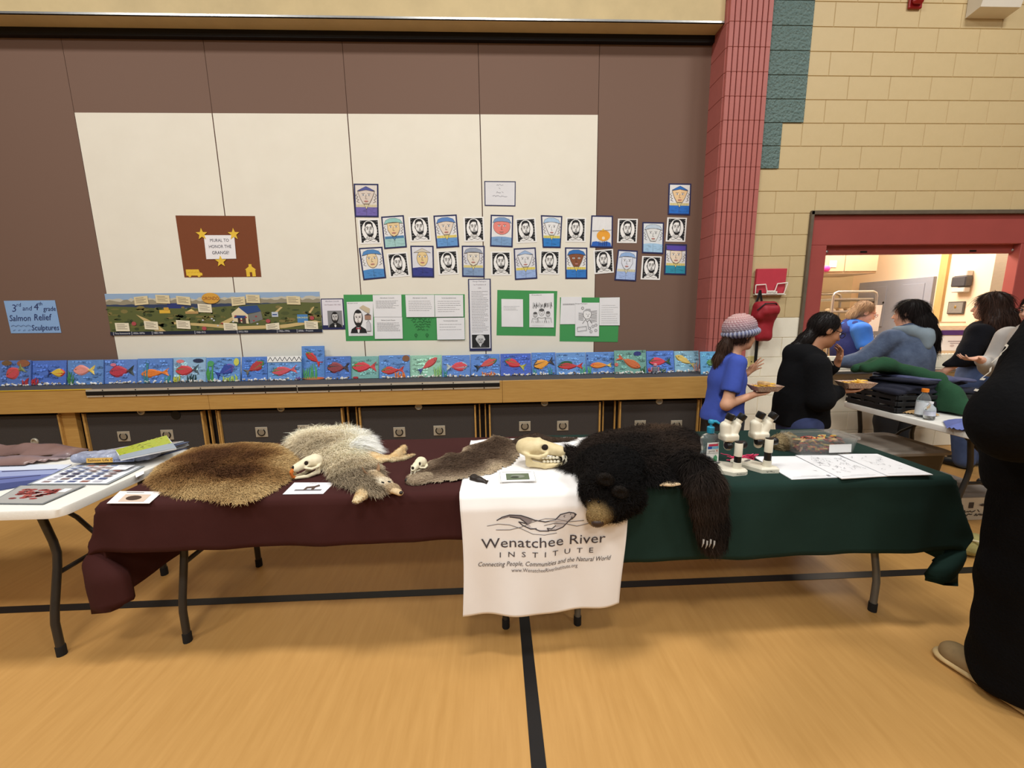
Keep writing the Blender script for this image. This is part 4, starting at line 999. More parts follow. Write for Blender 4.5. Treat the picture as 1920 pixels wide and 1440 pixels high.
# ------------------------------------------------------------------ folding tables
m_leg = mat('dark_leg_enamel', (62, 60, 58), rough=.4, metal=.5, noise=(20, .25))
m_leggrey = mat('grey_leg_enamel', (112, 112, 108), rough=.4, metal=.4, noise=(20, .25))
m_foot = mat('rubber_foot', (24, 23, 22), rough=.8)
m_wtop = mat('white_table_plastic', (236, 233, 224), rough=.45, noise=(90, .12), bump=(160, .15, .003))
TZ = .74
def rounded_rect(x0, x1, y0, y1, r, n=6):
    pts = []
    for cx, cy, a in ((x1-r, y1-r, 0), (x0+r, y1-r, 90), (x0+r, y0+r, 180), (x1-r, y0+r, 270)):
        for k in range(n+1):
            t = math.radians(a+90*k/n); pts.append((cx+r*math.cos(t), cy+r*math.sin(t)))
    return pts
def folding_table(label, x0, x1, y0, y1, zt, mleg, along='x', inset=.17, name='folding_table', inset2=None):
    t = thing(name, label, 'table', ((x0+x1)/2, (y0+y1)/2, 0), 0, 'folding tables')
    pts = rounded_rect(x0, x1, y0, y1, .05)
    mb = MB(); n = len(pts); cx, cy = (x0+x1)/2, (y0+y1)/2
    lev = [(zt-.045, .012), (zt-.040, .002), (zt-.008, 0), (zt-.002, .003), (zt, .010)]
    vs = []
    for z, i in lev:
        for x, y in pts: vs.append((x+(i if x < cx else -i), y+(i if y < cy else -i), z))
    fs = [(a*n+k, a*n+(k+1) % n, (a+1)*n+(k+1) % n, (a+1)*n+k) for a in range(len(lev)-1) for k in range(n)]
    fs += [tuple(range(n-1, -1, -1)), tuple((len(lev)-1)*n+k for k in range(n))]
    mb.add(vs, fs); mb.build('table_top', m_wtop, t, smooth=True)
    ends = [(x0+inset, 1), (x1-inset, -1)] if along == 'x' else [(y0+inset, 1), (y1-(inset2 or inset), -1)]
    lo, hi = (y0, y1) if along == 'x' else (x0, x1)
    mk = (lambda a, b, z: (a, b, z)) if along == 'x' else (lambda a, b, z: (b, a, z))
    for e, sg in ends:
        for b0, sb in ((lo, 1), (hi, -1)):
            prof = [(.09, .03), (.09, .16), (.10, .22), (.145, .40), (.155, .46), (.15, .52), (.12, zt-.05)]
            l = MB().tube([mk(e, b0+sb*o_, z_) for o_, z_ in prof], .0155, 10).build('leg', mleg, t, smooth=True)
            MB().tube([mk(e, b0+sb*.09, .0), mk(e, b0+sb*.09, .045)], .0185, 10).build('foot_cap', m_foot, l, smooth=True)
        MB().tube([mk(e, lo+.14, .37), mk(e, hi-.14, .37)], .011, 8).build('crossbar', mleg, t, smooth=True)
        MB().tube([mk(e, lo+.13, zt-.06), mk(e, hi-.13, zt-.06)], .013, 8).build('pivot_bar', mleg, t, smooth=True)
        mid = (lo+hi)/2
        MB().tube([mk(e, mid, .37), mk(e+sg*.12, mid, .52), mk(e+sg*.34, mid, zt-.055)], .010, 8).build('brace', mleg, t, smooth=True)
    return t
TX0, TXM, TX1, TY0, TY1 = -1.64, .195, 2.025, 1.635, 2.395
folding_table('folding table under the maroon cloth with dark bent steel legs', TX0, TXM-.004, TY0, TY1, TZ, m_leg)
folding_table('folding table under the dark green cloth with grey steel legs', TXM+.004, TX1, TY0, TY1, TZ, m_leggrey)
folding_table('bare white folding table covered with salmon posters and leaflets', -3.62, -1.775, 1.59, 2.345, TZ, m_leg, inset=.215)
folding_table('white folding table end-on to the kitchen hatch, holding a crate of clothes and bottles', 2.875, 3.635, 1.98, 3.18, TZ, m_leg, along='y', inset=.36, inset2=.05)

def tablecloth(name, label, x0, x1, y0, y1, zt, df, db, dl, dr, m, amp=.008, seed=1, fsl=None):
    st = .022
    A = np.unique(np.concatenate([np.arange(x0-dl, x1+dr+1e-6, st), [x0, x1, x1+dr]])); B = np.unique(np.concatenate([np.arange(y0-df, y1+db+1e-6, st), [y0, y1, y1+db]]))
    a, b = np.meshgrid(A, B, indexing='ij'); a = a.ravel(); b = b.ravel()
    ox = np.where(a < x0, x0-a, np.where(a > x1, a-x1, 0)); sx = np.where(a < x0, -1., 1.)
    oy = np.where(b < y0, y0-b, np.where(b > y1, b-y1, 0)); sy = np.where(b < y0, -1., 1.)
    if fsl is not None: oy = np.where(b < y0, oy*fsl(a), oy)
    r = np.hypot(ox, oy); ph = np.arctan2(ox, oy)
    both = (ox > 0) & (oy > 0)
    w1 = np.sin(a*9+seed)*.5+np.sin(a*17+2*seed)*.35+np.sin(a*31)*.15; w2 = np.sin(b*11+seed)*.6+np.sin(b*23+1)*.4
    drop = r
    fl = .012+.03*r
    ph0 = np.arccos(np.clip(df/np.maximum(r, 1e-6), 0, 1)); ph1 = np.arcsin(np.clip(max(dl, dr)/np.maximum(r, 1e-6), 0, 1))
    uu = np.clip((ph-ph0)/np.maximum(ph1-ph0, 1e-3), 0, 1); wt = np.clip((r-df*.85)/.16, 0, 1); wt = wt*wt*(3-2*wt)
    fold = np.interp(uu, [0, .12, .3, .5, .62, .8, 1], [.10, .08, .0, -.075, -.07, -.02, .02])
    tail = np.where(both, (1-wt)*.40*r*np.sin(2*ph)+wt*fold, 0)
    wob = amp*np.where(both, np.cos(ph)*w1+np.sin(ph)*w2, np.where(oy > 0, w1, w2))*np.clip(r/.15, 0, 1)*1.6
    X = np.clip(a, x0, x1)+np.where(r > 0, sx*(np.sin(ph)*(fl+wob)+tail*.95), 0); Y = np.clip(b, y0, y1)+np.where(r > 0, sy*(np.cos(ph)*(fl+wob)+np.where(both, .03*wt*np.sin(uu*6.28), 0)), 0)
    Z = zt+.0015*np.sin(a*13+b*7)*(r == 0)-np.sqrt(np.maximum(drop**2-(fl*.6+tail*.6)**2, drop**2*.6))
    nx, ny = len(A), len(B); idx = np.arange(nx*ny).reshape(nx, ny)
    Q = np.stack([idx[:-1, :-1], idx[1:, :-1], idx[1:, 1:], idx[:-1, 1:]], -1).reshape(-1, 4)
    o = np_mesh(name, np.column_stack([X, Y, Z]), Q, m)
    md = o.modifiers.new('thickness', 'SOLIDIFY'); md.thickness = .0025; md.offset = 1
    return tag(o, label, 'tablecloth')
m_maroon = mat('maroon_cloth', (66, 35, 33), rough=.95, noise=(5, .3), bump=(700, .25, .002), spec=.15)
m_greenc = mat('dark_green_cloth', (31, 52, 46), rough=.95, noise=(5, .3), bump=(700, .25, .002), spec=.15)
tablecloth('tablecloth', 'maroon cloth draped over the table with the beaver and coyote pelts', TX0-.004, TXM, TY0-.004, TY1+.004, TZ+.004, .215, .10, .46, 0, m_maroon, seed=1)
tablecloth('tablecloth', 'dark green cloth draped over the table with the bear hide and microscopes', TXM+.003, TX1+.004, TY0-.004, TY1+.004, TZ+.004, .35, .10, 0, .42, m_greenc, seed=4)
ZC = TZ+.006

# white printed towel
x0, x1 = -.165, .535
m_towel = mat('white_cotton', (246, 243, 240), rough=.85, noise=(9, .2), rgb2=(232, 228, 226), bump=(900, .2, .002), sheen=.2)
tl = thing('banner_towel', 'white cotton towel banner with an otter logo hanging between the two cloths', 'banner', (.185, TY0, 0))
A = np.linspace(x0, x1, 60); top = np.linspace(TY1-.06, TY0-.03, 36); hang = np.linspace(0, .545, 52)[1:]
rows = []
def towel_pt(x, s_):
    return None
V = []
for j, yv in enumerate(top):
    z = ZC+.004+.003*abs(math.sin(yv*31))
    for x in A: V.append((x+.012*(1-j/35.)*(1 if x > .2 else .4), yv, z+.003*math.sin(x*40+yv*18)*math.sin(yv*25)**2))
for s_ in hang:
    for i, x in enumerate(A):
        t = (x-x0)/(x1-x0); amp = .018*min(1, s_/.25)
        y = TY0-.045-.02*min(1, s_/.06)-amp*(.45*math.sin(t*13+1+3*s_)+.4*math.sin(t*5.5+.4)+.3*math.sin(t*21-9*s_))*(.4+.9*s_) - .035*math.exp(-((t-.5)/.3)**2)*s_
        z = ZC+.002-s_+.018*math.sin(t*math.pi)*0+.022*t**6*(s_/.545)
        V.append((x+.010*math.sin(s_*6+t)-.012*t*s_, y, z))
nr = len(top)+len(hang); idx = np.arange(nr*60).reshape(nr, 60)
Q = np.stack([idx[:-1, :-1], idx[1:, :-1], idx[1:, 1:], idx[:-1, 1:]], -1).reshape(-1, 4)
tw = np_mesh('towel_cloth', np.array(V), Q, m_towel, tl); md = tw.modifiers.new('thickness', 'SOLIDIFY'); md.thickness = .0025; md.offset = 0
TWV = np.array(V).reshape(nr, 60, 3)
class Towel(Art):
    """prints follow the hanging front of the towel; s,t over the hang"""
    def __init__(s): s.mb = MB(); s.k = 0; s.asp = .545/.70; s.n = Vector((0, -1, 0)); s.w = .7; s.step = .00012
    def P(s, a, b, off=0):
        a = min(max(a, 0), .999)*59; b = min(max(b, 0), .999)*(len(hang)-1)+len(top); i, j = int(a), int(b); fa, fb = a-i, b-j
        j = min(j, nr-2); p = (TWV[j, i]*(1-fa)+TWV[j, i+1]*fa)*(1-fb)+(TWV[j+1, i]*(1-fa)+TWV[j+1, i+1]*fa)*fb
        return Vector(p)+s.n*(.0022+s.step*s.k)
tp = Towel(); ik = (72, 66, 70)
def bez(*p, n=12):
    out = []
    for i in range(n+1):
        t = i/n; q = [Vector(v) for v in p]
        while len(q) > 1: q = [a_.lerp(b_, t) for a_, b_ in zip(q[:-1], q[1:])]
        out.append((q[0].x, q[0].y))
    return out
# logo: pixel crop coordinates (origin 840,880, scale 4.8) -> towel s,t
def lg(x, y): return ((x-125)/1455, (y-150)/1095)
body = [lg(*p) for p in ((432, 348), (540, 310), (640, 325), (690, 380), (735, 372), (850, 372), (935, 365), (985, 315), (1060, 298), (1118, 318), (1095, 350), (1060, 372), (1005, 430), (960, 455), (860, 450), (770, 448), (720, 430), (660, 400), (618, 370), (690, 385))]
tp.poly([lg(*p) for p in ((436, 348), (540, 306), (650, 312), (740, 348), (850, 374), (940, 362), (985, 315), (1060, 298), (1120, 318), (1090, 352), (1050, 385), (1000, 435), (930, 456), (840, 456), (770, 445), (700, 412), (668, 370), (630, 335), (545, 322))], (196, 190, 190))
tp.poly([lg(*p) for p in ((436, 348), (540, 306), (650, 312), (720, 340), (740, 360), (690, 400), (668, 370), (630, 335), (545, 322))], (140, 132, 134))
tp.line([lg(*p) for p in ((432, 350), (480, 322), (545, 305), (640, 310), (700, 330), (760, 355), (850, 374), (935, 364), (985, 315), (1060, 298), (1100, 306), (1122, 320), (1100, 348), (1060, 375), (1005, 432), (940, 456), (870, 452))], .007, ik)
tp.line([lg(*p) for p in ((545, 322), (630, 335), (668, 365), (690, 385), (650, 375), (620, 368), (650, 398), (720, 432), (770, 430))], .007, ik)
tp.line([lg(*p) for p in ((765, 435), (800, 452), (880, 458))], .006, ik).line([lg(*p) for p in ((940, 415), (905, 440), (865, 432), (880, 452))], .006, ik)
tp.line([lg(*p) for p in ((345, 395), (440, 383), (540, 395), (640, 430), (740, 478), (840, 490), (950, 482))], .0035, (110, 104, 106))
tp.line([lg(*p) for p in ((420, 435), (540, 440), (640, 415), (740, 370), (850, 345), (940, 352), (1060, 385), (1190, 380))], .0035, (110, 104, 106))
tp.line([lg(*p) for p in ((840, 405), (930, 390), (1040, 405), (1130, 430), (1270, 405))], .0035, (110, 104, 106))
tp.ell(*lg(1113, 321), .006, .006, ik, 8).ell(*lg(1072, 314), .004, .004, ik, 6).line([lg(1025, 322), lg(1012, 330), lg(1022, 340)], .003, ik)
for k in range(3): tp.line([lg(1085, 335), lg(1070+10*k, 362)], .002, ik)
tp.text('Wenatchee River', lg(840, 0)[0], lg(0, 560)[1], .118, ik, width=1105/1455)
tp.text('INSTITUTE', lg(865, 0)[0], lg(0, 668)[1], .062, ik, width=840/1455, spacing=2.2)
tp.text('Connecting People, Communities and the Natural World', lg(850, 0)[0], lg(0, 752)[1], .056, ik, width=1200/1455, shear=.25)
tp.text('www.WenatcheeRiverInstitute.org', lg(855, 0)[0], lg(0, 812)[1], .046, (110, 104, 108), width=605/1455)
tp.build('printed_logo', mat('logo_ink', (255, 255, 255), rough=.85, attr=True), tl)['kind'] = 'stuff'

# ------------------------------------------------------------------ pelts and skulls
def tpx(crop, s_, ox, oy, z=ZC): return [on_z(ox+x/s_, oy+y/s_, z) for x, y in crop]
def P2(L): return [(p.x, p.y) for p in L]
# beaver
bl = tpx([(60, 440), (130, 350), (340, 240), (600, 205), (760, 190), (960, 200), (1060, 245), (1100, 310), (1060, 420), (960, 490), (830, 560), (720, 600), (560, 592), (430, 565), (280, 555), (180, 530), (90, 485)], 3.692, 260, 780, ZC+.01)
c0 = sum((Vector(p) for p in bl), Vector())/len(bl)
t = thing('beaver_pelt', 'round brown beaver pelt with a paler golden rim on the maroon cloth', 'animal pelt', (c0.x, c0.y, ZC))
poly = np.array(P2(bl)); cxy = poly.mean(0); wv = Wave(9, 3); wv2 = Wave(28, 5)
def beav(P):
    d = edge_dist(P[:, :2], poly); u = np.clip(d/.20, 0, 1)+.22*wv(P)+.30*Wave(16, 44)(P*np.array([.35, 1.6, 1]))+.10*wv2(P)
    return grad((196, 166, 116), (160, 124, 78), (116, 80, 46), (82, 52, 30))(u)
def comb_b(P):
    d = P-np.array([cxy[0]-.1, cxy[1]+.05, 0]); d[:, 2] = 0; d[:, 0] += .12; return d/np.maximum(np.linalg.norm(d, axis=1), 1e-6)[:, None]
bs = pelt('hide', t, P2(bl), ZC, .035, .05, m_hide, lambda V: beav(V)*.7, wav=lambda P: .012*Wave(20, 8)(P))
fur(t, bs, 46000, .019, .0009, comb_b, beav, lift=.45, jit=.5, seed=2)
# coyote
cl = tpx([(1070, 210), (1100, 150), (1240, 115), (1380, 120), (1450, 110), (1540, 135), (1560, 200), (1590, 260), (1640, 320), (1680, 380), (1690, 430), (1700, 520), (1640, 540), (1540, 520), (1440, 480), (1340, 440), (1300, 370), (1220, 300), (1130, 240)], 3.692, 260, 780, ZC+.02)
c0 = sum((Vector(p) for p in cl), Vector())/len(cl)
t = thing('coyote_pelt', 'fluffy cream and grey coyote pelt with legs and snout on the maroon cloth', 'animal pelt', (c0.x, c0.y, ZC))
cpoly = np.array(P2(cl)); axis = (cl[11]-cl[2]); axis.z = 0; axis.normalize(); ws = Wave(16, 11)
def coy(P):
    d = edge_dist(P[:, :2], cpoly); bx_ = (P[:, 0]-cl[4].x)*.0+(P[:, 1]-c0.y)/.35
    u = .42-.75*np.clip((P[:, 1]-c0.y-.02)/.28, -1, 1)*np.clip((P[:, 0]-c0.x+.14)/.2, 0, 1)+.35*ws(P)
    return grad((255, 250, 232), (246, 234, 206), (216, 200, 168), (156, 140, 116))(u)
cs = pelt('hide', t, P2(cl), ZC, .034, .05, m_hide, lambda V: coy(V)*.9, wav=lambda P: .018*Wave(14, 4)(P))
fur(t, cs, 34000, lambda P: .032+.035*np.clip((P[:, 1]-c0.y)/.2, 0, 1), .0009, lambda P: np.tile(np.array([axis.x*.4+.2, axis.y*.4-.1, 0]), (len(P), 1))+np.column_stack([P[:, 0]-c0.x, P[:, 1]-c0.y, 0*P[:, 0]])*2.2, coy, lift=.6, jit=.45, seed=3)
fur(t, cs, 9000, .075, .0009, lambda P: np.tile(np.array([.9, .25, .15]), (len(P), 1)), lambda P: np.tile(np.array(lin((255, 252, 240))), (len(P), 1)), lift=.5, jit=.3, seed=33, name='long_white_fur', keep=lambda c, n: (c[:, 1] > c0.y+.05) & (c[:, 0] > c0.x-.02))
m_tan = mat('tan_hide', (226, 198, 150), rough=.8, noise=(30, .4), rgb2=(190, 150, 100))
hd = tpx([(1620, 420), (1700, 470), (1760, 505), (1810, 535)], 3.692, 260, 780, ZC+.02)
s_ = Sdf([min(p.x for p in hd)-.12, min(p.y for p in hd)-.12, ZC-.01], [max(p.x for p in hd)+.1, max(p.y for p in hd)+.12, ZC+.11], .004)
s_.path([tuple(p) for p in hd], [.036, .027, .019, .012], k=.02, sq=.7, ax=(0, 0, 1)); s_.cap(hd[2], hd[3], .018, .011, k=.01, sq=.8, ax=(0, 0, 1))
head = s_.build('head', m_hide, t, color=lambda V: grad((238, 224, 196), (206, 178, 136), (226, 204, 166))(.5+.4*Wave(50, 3)(V)))
fur(t, head, 5000, .012, .0006, lambda P: -np.tile(np.array([(hd[3]-hd[0]).normalized()]), (len(P), 1)), lambda P: grad((240, 228, 204), (200, 176, 140), (130, 104, 76))(.4+.4*Wave(40, 6)(P)), lift=.35, seed=5, keep=lambda c, n: (c[:, 2] > ZC+.01) & (c[:, 1] > hd[3].y+.02), name='head_fur')
for sg in (-1, 1):
    dv = (hd[1]-hd[0]).normalized(); sv = dv.cross(Vector((0, 0, 1))); b0 = hd[0]+sv*sg*.026+Vector((0, 0, .018))
    MB().tube([b0, b0+sv*sg*.008-dv*.008+Vector((0, 0, .016)), b0+sv*sg*.012-dv*.016+Vector((0, 0, .034))], [(.016, .006), (.013, .005), (.002, .002)], 8, up=tuple(dv)).build('ear', mat('coyote_ear', (150, 116, 84), rough=.9, noise=(60, .5)), t, smooth=True)
tip = hd[3]; MB().ell((tip.x+.006, tip.y-.008, ZC+.026), (.008, .008, .007)).build('nose', mat('animal_nose', (36, 30, 28), rough=.4), t, smooth=True)
for uu, vv in ((1690, 460), (1735, 455)):
    e = on_z(260+uu/3.692, 780+vv/3.692, ZC+.05); MB().ell((e.x, e.y, ZC+.05), (.010, .004, .003), rot=(0, 0, -.6)).build('eye_hole', m_foot, t, smooth=True)
for k, pts in enumerate(([(1560, 500), (1540, 550), (1510, 580)], [(1590, 270), (1680, 300), (1760, 290), (1830, 255)], [(1760, 300), (1830, 290), (1905, 265)])):
    q = tpx(pts, 3.692, 260, 780, ZC+.012); sd = Sdf([min(p.x for p in q)-.06, min(p.y for p in q)-.06, ZC-.02], [max(p.x for p in q)+.06, max(p.y for p in q)+.06, ZC+.08], .004)
    sd.path([tuple(p) for p in q], [(.028, .022, .016), (.034, .03, .022, .018), (.018, .014, .006)][k], k=.015, sq=.6, ax=(0, 0, 1)); 
    if k == 1: sd.cap(q[2], q[3]+Vector((0, .03, .02)), .022, .016, k=.01)
    lg_ = sd.build('leg' if k < 2 else 'tail', m_hide, t, color=lambda V: grad((244, 226, 184), (222, 186, 130), (196, 156, 106))(.5+.5*Wave(45, 9)(V)))
    fur(t, lg_, 2500, .010, .0006, lambda P: np.tile(np.array([.6, -.4, 0]), (len(P), 1)), lambda P: grad((246, 230, 192), (214, 180, 128))(.5+.5*Wave(40, 6)(P)), lift=.3, seed=6+k, name='leg_fur')
# otter
op = [(180, 540), (215, 615), (420, 600), (640, 575), (720, 555), (800, 545), (940, 520), (1010, 475), (1100, 440), (1160, 380), (1200, 260), (1080, 215), (1000, 195), (930, 190), (850, 240), (690, 285), (640, 355), (500, 365), (440, 400), (350, 425), (260, 500)]
ol = tpx(op, 4.8, 730, 780, ZC+.008); c0 = sum((Vector(p) for p in ol), Vector())/len(ol)
t = thing('otter_pelt', 'sleek grey-brown otter pelt with dark tail lying across the towel edge', 'animal pelt', (c0.x, c0.y, ZC))
opoly = np.array(P2(ol)); wo = Wave(14, 21)
def ott(P):
    d = edge_dist(P[:, :2], opoly); return grad((206, 186, 156), (150, 130, 108), (112, 92, 74), (86, 68, 54))(d/.09+.3*wo(P))
os_ = pelt('hide', t, P2(ol), ZC+.006, .022, .03, m_hide, lambda V: ott(V)*.8, wav=lambda P: .016*Wave(24, 14)(P))
fur(t, os_, 26000, .014, .0007, lambda P: np.tile(np.array([-.7, -.35, 0]), (len(P), 1)), ott, lift=.3, jit=.3, seed=8)
q = tpx([(1150, 250), (1240, 210), (1320, 190), (1450, 215), (1600, 210), (1690, 198)], 4.8, 730, 780, ZC+.02)
sd = Sdf([q[0].x-.06, min(p.y for p in q)-.06, ZC-.005], [q[-1].x+.05, max(p.y for p in q)+.06, ZC+.1], .004); sd.path([tuple(p) for p in q], [.03, .026, .02, .015, .010, .005], k=.015)
tb = sd.build('tail', m_hide, t, color=np.array(lin((70, 54, 42)))); fur(t, tb, 3500, .014, .0007, lambda P: np.tile(np.array([.9, 0, 0]), (len(P), 1)), lambda P: np.tile(np.array(lin((74, 58, 46))), (len(P), 1)), lift=.3, seed=9, name='tail_fur')
q = tpx([(760, 560), (810, 580), (850, 590)], 4.8, 730, 780, ZC+.012)
sd = Sdf([q[0].x-.05, q[-1].y-.06, ZC-.005], [q[-1].x+.05, q[0].y+.06, ZC+.06], .003); sd.path([tuple(p) for p in q], [.02, .016, .012], k=.01)
for k in range(4): sd.cap(q[2], q[2]+Vector((.018-.002*k, .016-.012*k, -.004)), .005, .004, k=.006)
sd.build('paw', mat('dark_paw', (40, 30, 24), rough=.5, noise=(40, .3)), t)
hq = tpx([(330, 560), (250, 575), (190, 580)], 4.8, 730, 780, ZC+.015)
sd = Sdf([hq[-1].x-.07, min(p.y for p in hq)-.06, ZC-.005], [hq[0].x+.06, max(p.y for p in hq)+.07, ZC+.08], .004); sd.path([tuple(p) for p in hq], [.036, .034, .022], k=.02, sq=.65, ax=(0, 0, 1))
hb = sd.build('head', m_hide, t, color=np.array(lin((170, 150, 124)))); fur(t, hb, 3500, .010, .0006, lambda P: np.tile(np.array([.9, .1, 0]), (len(P), 1)), lambda P: grad((196, 178, 150), (140, 118, 96))(.5+.5*Wave(40, 2)(P)), lift=.3, seed=10, name='head_fur')
MB().ell((hq[2].x-.014, hq[2].y-.004, ZC+.018), (.011, .012, .010)).build('nose', mat('animal_nose', (36, 30, 28), rough=.4), t, smooth=True)

m_bone = mat('bleached_bone', (236, 226, 196), rough=.5, noise=(30, .45), rgb2=(206, 186, 142), bump=(70, .25, .003))
m_boneb = mat('yellowed_bone', (228, 212, 168), rough=.5, noise=(22, .5), rgb2=(190, 164, 112), bump=(60, .25, .003))
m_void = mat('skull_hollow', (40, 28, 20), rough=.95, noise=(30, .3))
m_tooth = mat('ivory_tooth', (244, 236, 210), rough=.35, noise=(60, .2)); m_otooth = mat('orange_incisor', (206, 112, 40), rough=.35, noise=(60, .3))
def skull(name, label, u, v, z, rz, L, W, H, m, kind):
    """local frame: snout towards +x, built at origin, resting on its jaw"""
    c = on_z(u, v, z); t = thing(name, label, 'skull', (c.x, c.y, z), rz, None)
    h = L/46; sd = Sdf([-L*.65, -W*.7, -h*2], [L*.65, W*.7, H*1.25], h)
    sd.ell((-L*.24, 0, H*.66), (L*.27, W*.36, H*.32), k=.01)                        # braincase
    sd.cap((-L*.05, 0, H*.70), (L*.36, 0, H*.56), W*.26, W*.19, k=L*.06)             # snout
    if kind == 'bear': sd.cap((-L*.44, 0, H*.82), (-L*.05, 0, H*.94), H*.05, H*.07, k=L*.03)
    for s1 in (-1, 1):
        sd.path([(L*.12, s1*W*.24, H*.52), (-L*.02, s1*W*.46, H*.47), (-L*.22, s1*W*.44, H*.50), (-L*.34, s1*W*.30, H*.55)], [H*.06, H*.065, H*.055, H*.06], k=L*.02)   # cheek arch
        sd.path([(-L*.24, s1*W*.36, H*.44), (-L*.22, s1*W*.34, H*.20), (L*.08, s1*W*.24, H*.10), (L*.40, s1*W*.07, H*.13)], [H*.09, H*.11, H*.085, H*.075], k=L*.03)      # jaw
        sd.ell((L*.07, s1*W*.27, H*.72), (L*.085, W*.13, H*.13), k=.004, sub=True)    # eye socket
    sd.ell((L*.47, 0, H*.62), (L*.07, W*.12, H*.11), k=.004, sub=True)                # nasal opening
    sd.cap((L*.30, 0, H*.30), (-L*.05, 0, H*.28), H*.05, H*.05, k=.004, sub=True)
    sd.build('cranium', m, t, local=True, relax=1, disp=lambda V: .0008*Wave(120/L*.12, 3)(V))
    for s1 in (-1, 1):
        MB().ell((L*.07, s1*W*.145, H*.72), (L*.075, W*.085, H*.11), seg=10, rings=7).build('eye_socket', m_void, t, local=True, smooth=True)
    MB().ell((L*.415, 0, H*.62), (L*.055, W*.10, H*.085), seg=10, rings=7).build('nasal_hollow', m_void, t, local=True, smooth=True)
    if kind == 'beaver':
        for s1 in (-1, 1):
            MB().tube([(L*.42, s1*W*.05, H*.55), (L*.50, s1*W*.05, H*.42), (L*.49, s1*W*.05, H*.26)], [W*.075, W*.07, W*.045], 8).build('incisor', m_otooth, t, local=True, smooth=True)
            MB().tube([(L*.38, s1*W*.045, H*.12), (L*.47, s1*W*.045, H*.20), (L*.48, s1*W*.045, H*.30)], [W*.07, W*.06, W*.04], 8).build('incisor', m_otooth, t, local=True, smooth=True)
    else:
        for s1 in (-1, 1):
            MB().tube([(L*.40, s1*W*.12, H*.46), (L*.42, s1*W*.13, H*.36), (L*.40, s1*W*.12, H*.24)], [W*.05, W*.045, W*.008], 8).build('canine', m_tooth, t, local=True, smooth=True)
            MB().tube([(L*.44, s1*W*.10, H*.14), (L*.47, s1*W*.11, H*.28), (L*.46, s1*W*.10, H*.38)], [W*.045, W*.04, W*.008], 8).build('canine', m_tooth, t, local=True, smooth=True)
            mb = MB()
            for k in range(5):
                x = L*(.04+.065*k); mb.ell((x, s1*W*(.235-.022*k), H*.385), (L*.035, W*.03, H*.055), seg=6, rings=5); mb.ell((x+L*.02, s1*W*(.225-.022*k), H*.245), (L*.033, W*.03, H*.055), seg=6, rings=5)
            mb.build('cheek_teeth', m_tooth, t, local=True, smooth=True)['kind'] = 'stuff'
    return t
skull('beaver_skull', 'small beaver skull with orange incisors beside the beaver pelt', 578, 893, ZC, math.radians(228), .145, .10, .10, m_bone, 'beaver')
skull('cat_skull', 'small pale skull with large eye sockets at the otter snout', 785, 890, ZC, math.radians(248), .105, .078, .080, m_bone, 'cat')
skull('bear_skull', 'large yellowed bear skull with canines, lying on the white towel', 1016, 874, ZC+.006, math.radians(-14), .255, .14, .145, m_boneb, 'bear')

# bear hide
bo = tpx([(240, 300), (330, 190), (480, 140), (800, 110), (1150, 110), (1380, 130), (1470, 230), (1500, 420), (1480, 520), (1330, 560), (1200, 640), (1020, 680), (800, 700), (620, 690), (420, 650), (330, 520), (290, 480), (180, 490), (60, 430), (50, 330), (110, 260)], 5.333, 1040, 780, ZC+.05)
for p in bo: p.y = min(p.y, TY1-.02)
bpoly = [(p.x, max(p.y, TY0-.02)) for p in bo]
c0 = sum((Vector(p) for p in bo), Vector())/len(bo)
t = thing('bear_hide', 'black bear hide with head and one clawed paw hanging over the green cloth', 'animal pelt', (c0.x, TY0+.1, ZC))
wbk = Wave(10, 31)
def bcol(P): return grad((16, 13, 12), (32, 25, 21), (54, 42, 34), (84, 64, 48))(.40+.42*wbk(P)+.18*Wave(35, 2)(P))
bb = pelt('hide', t, bpoly, ZC+.006, .045, .07, m_hide, np.array(lin((16, 12, 10))), wav=lambda P: .022*Wave(11, 9)(P))
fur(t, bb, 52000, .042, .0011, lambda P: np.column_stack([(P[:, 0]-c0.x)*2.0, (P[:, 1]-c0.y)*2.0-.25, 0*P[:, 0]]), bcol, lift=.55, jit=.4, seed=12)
def bpt(x, y, Y): return on_y(1040+x/5.333, 780+y/5.333, Y)
hc = bpt(560, 730, TY0-.05)
sd = Sdf([hc.x-.26, TY0-.36, hc.z-.28], [hc.x+.26, TY0+.22, hc.z+.22], .007)
ear1, ear2 = bpt(505, 640, TY0-.150), bpt(650, 768, TY0-.155)
mz = bpt(420, 1000, TY0-.15)
sd.ell((hc.x, TY0-.055, hc.z), (.115, .085, .105), k=.03); sd.ell((hc.x+.02, TY0+.04, hc.z+.06), (.14, .12, .085), k=.05); sd.cap((hc.x-.02, TY0-.09, hc.z-.04), mz, .075, .042, k=.04)
sd.ell((hc.x-.075, TY0-.08, hc.z+.01), (.05, .05, .07), k=.03); sd.ell((hc.x+.07, TY0-.07, hc.z-.03), (.06, .05, .06), k=.03)
tanw = lambda V: np.clip(1.15-np.linalg.norm(V-np.array(mz), axis=1)/.062, 0, 1)[:, None]
hb = sd.build('head', m_hide, t, color=lambda V: np.array(lin((14, 11, 9)))*(1-tanw(V))+np.array(lin((176, 142, 88)))*tanw(V))
fur(t, hb, 26000, lambda P: np.clip((np.linalg.norm(P-np.array(mz), axis=1)-.045)*.45, .006, .032), .0010, lambda P: P-np.array(mz)+np.array([0, 0, -.03]), lambda P: grad((9, 8, 8), (18, 14, 12), (34, 26, 20))(.4+.5*wbk(P))*(1-tanw(P))+np.array(lin((196, 162, 104)))*tanw(P), lift=.4, jit=.25, seed=13, name='head_fur')
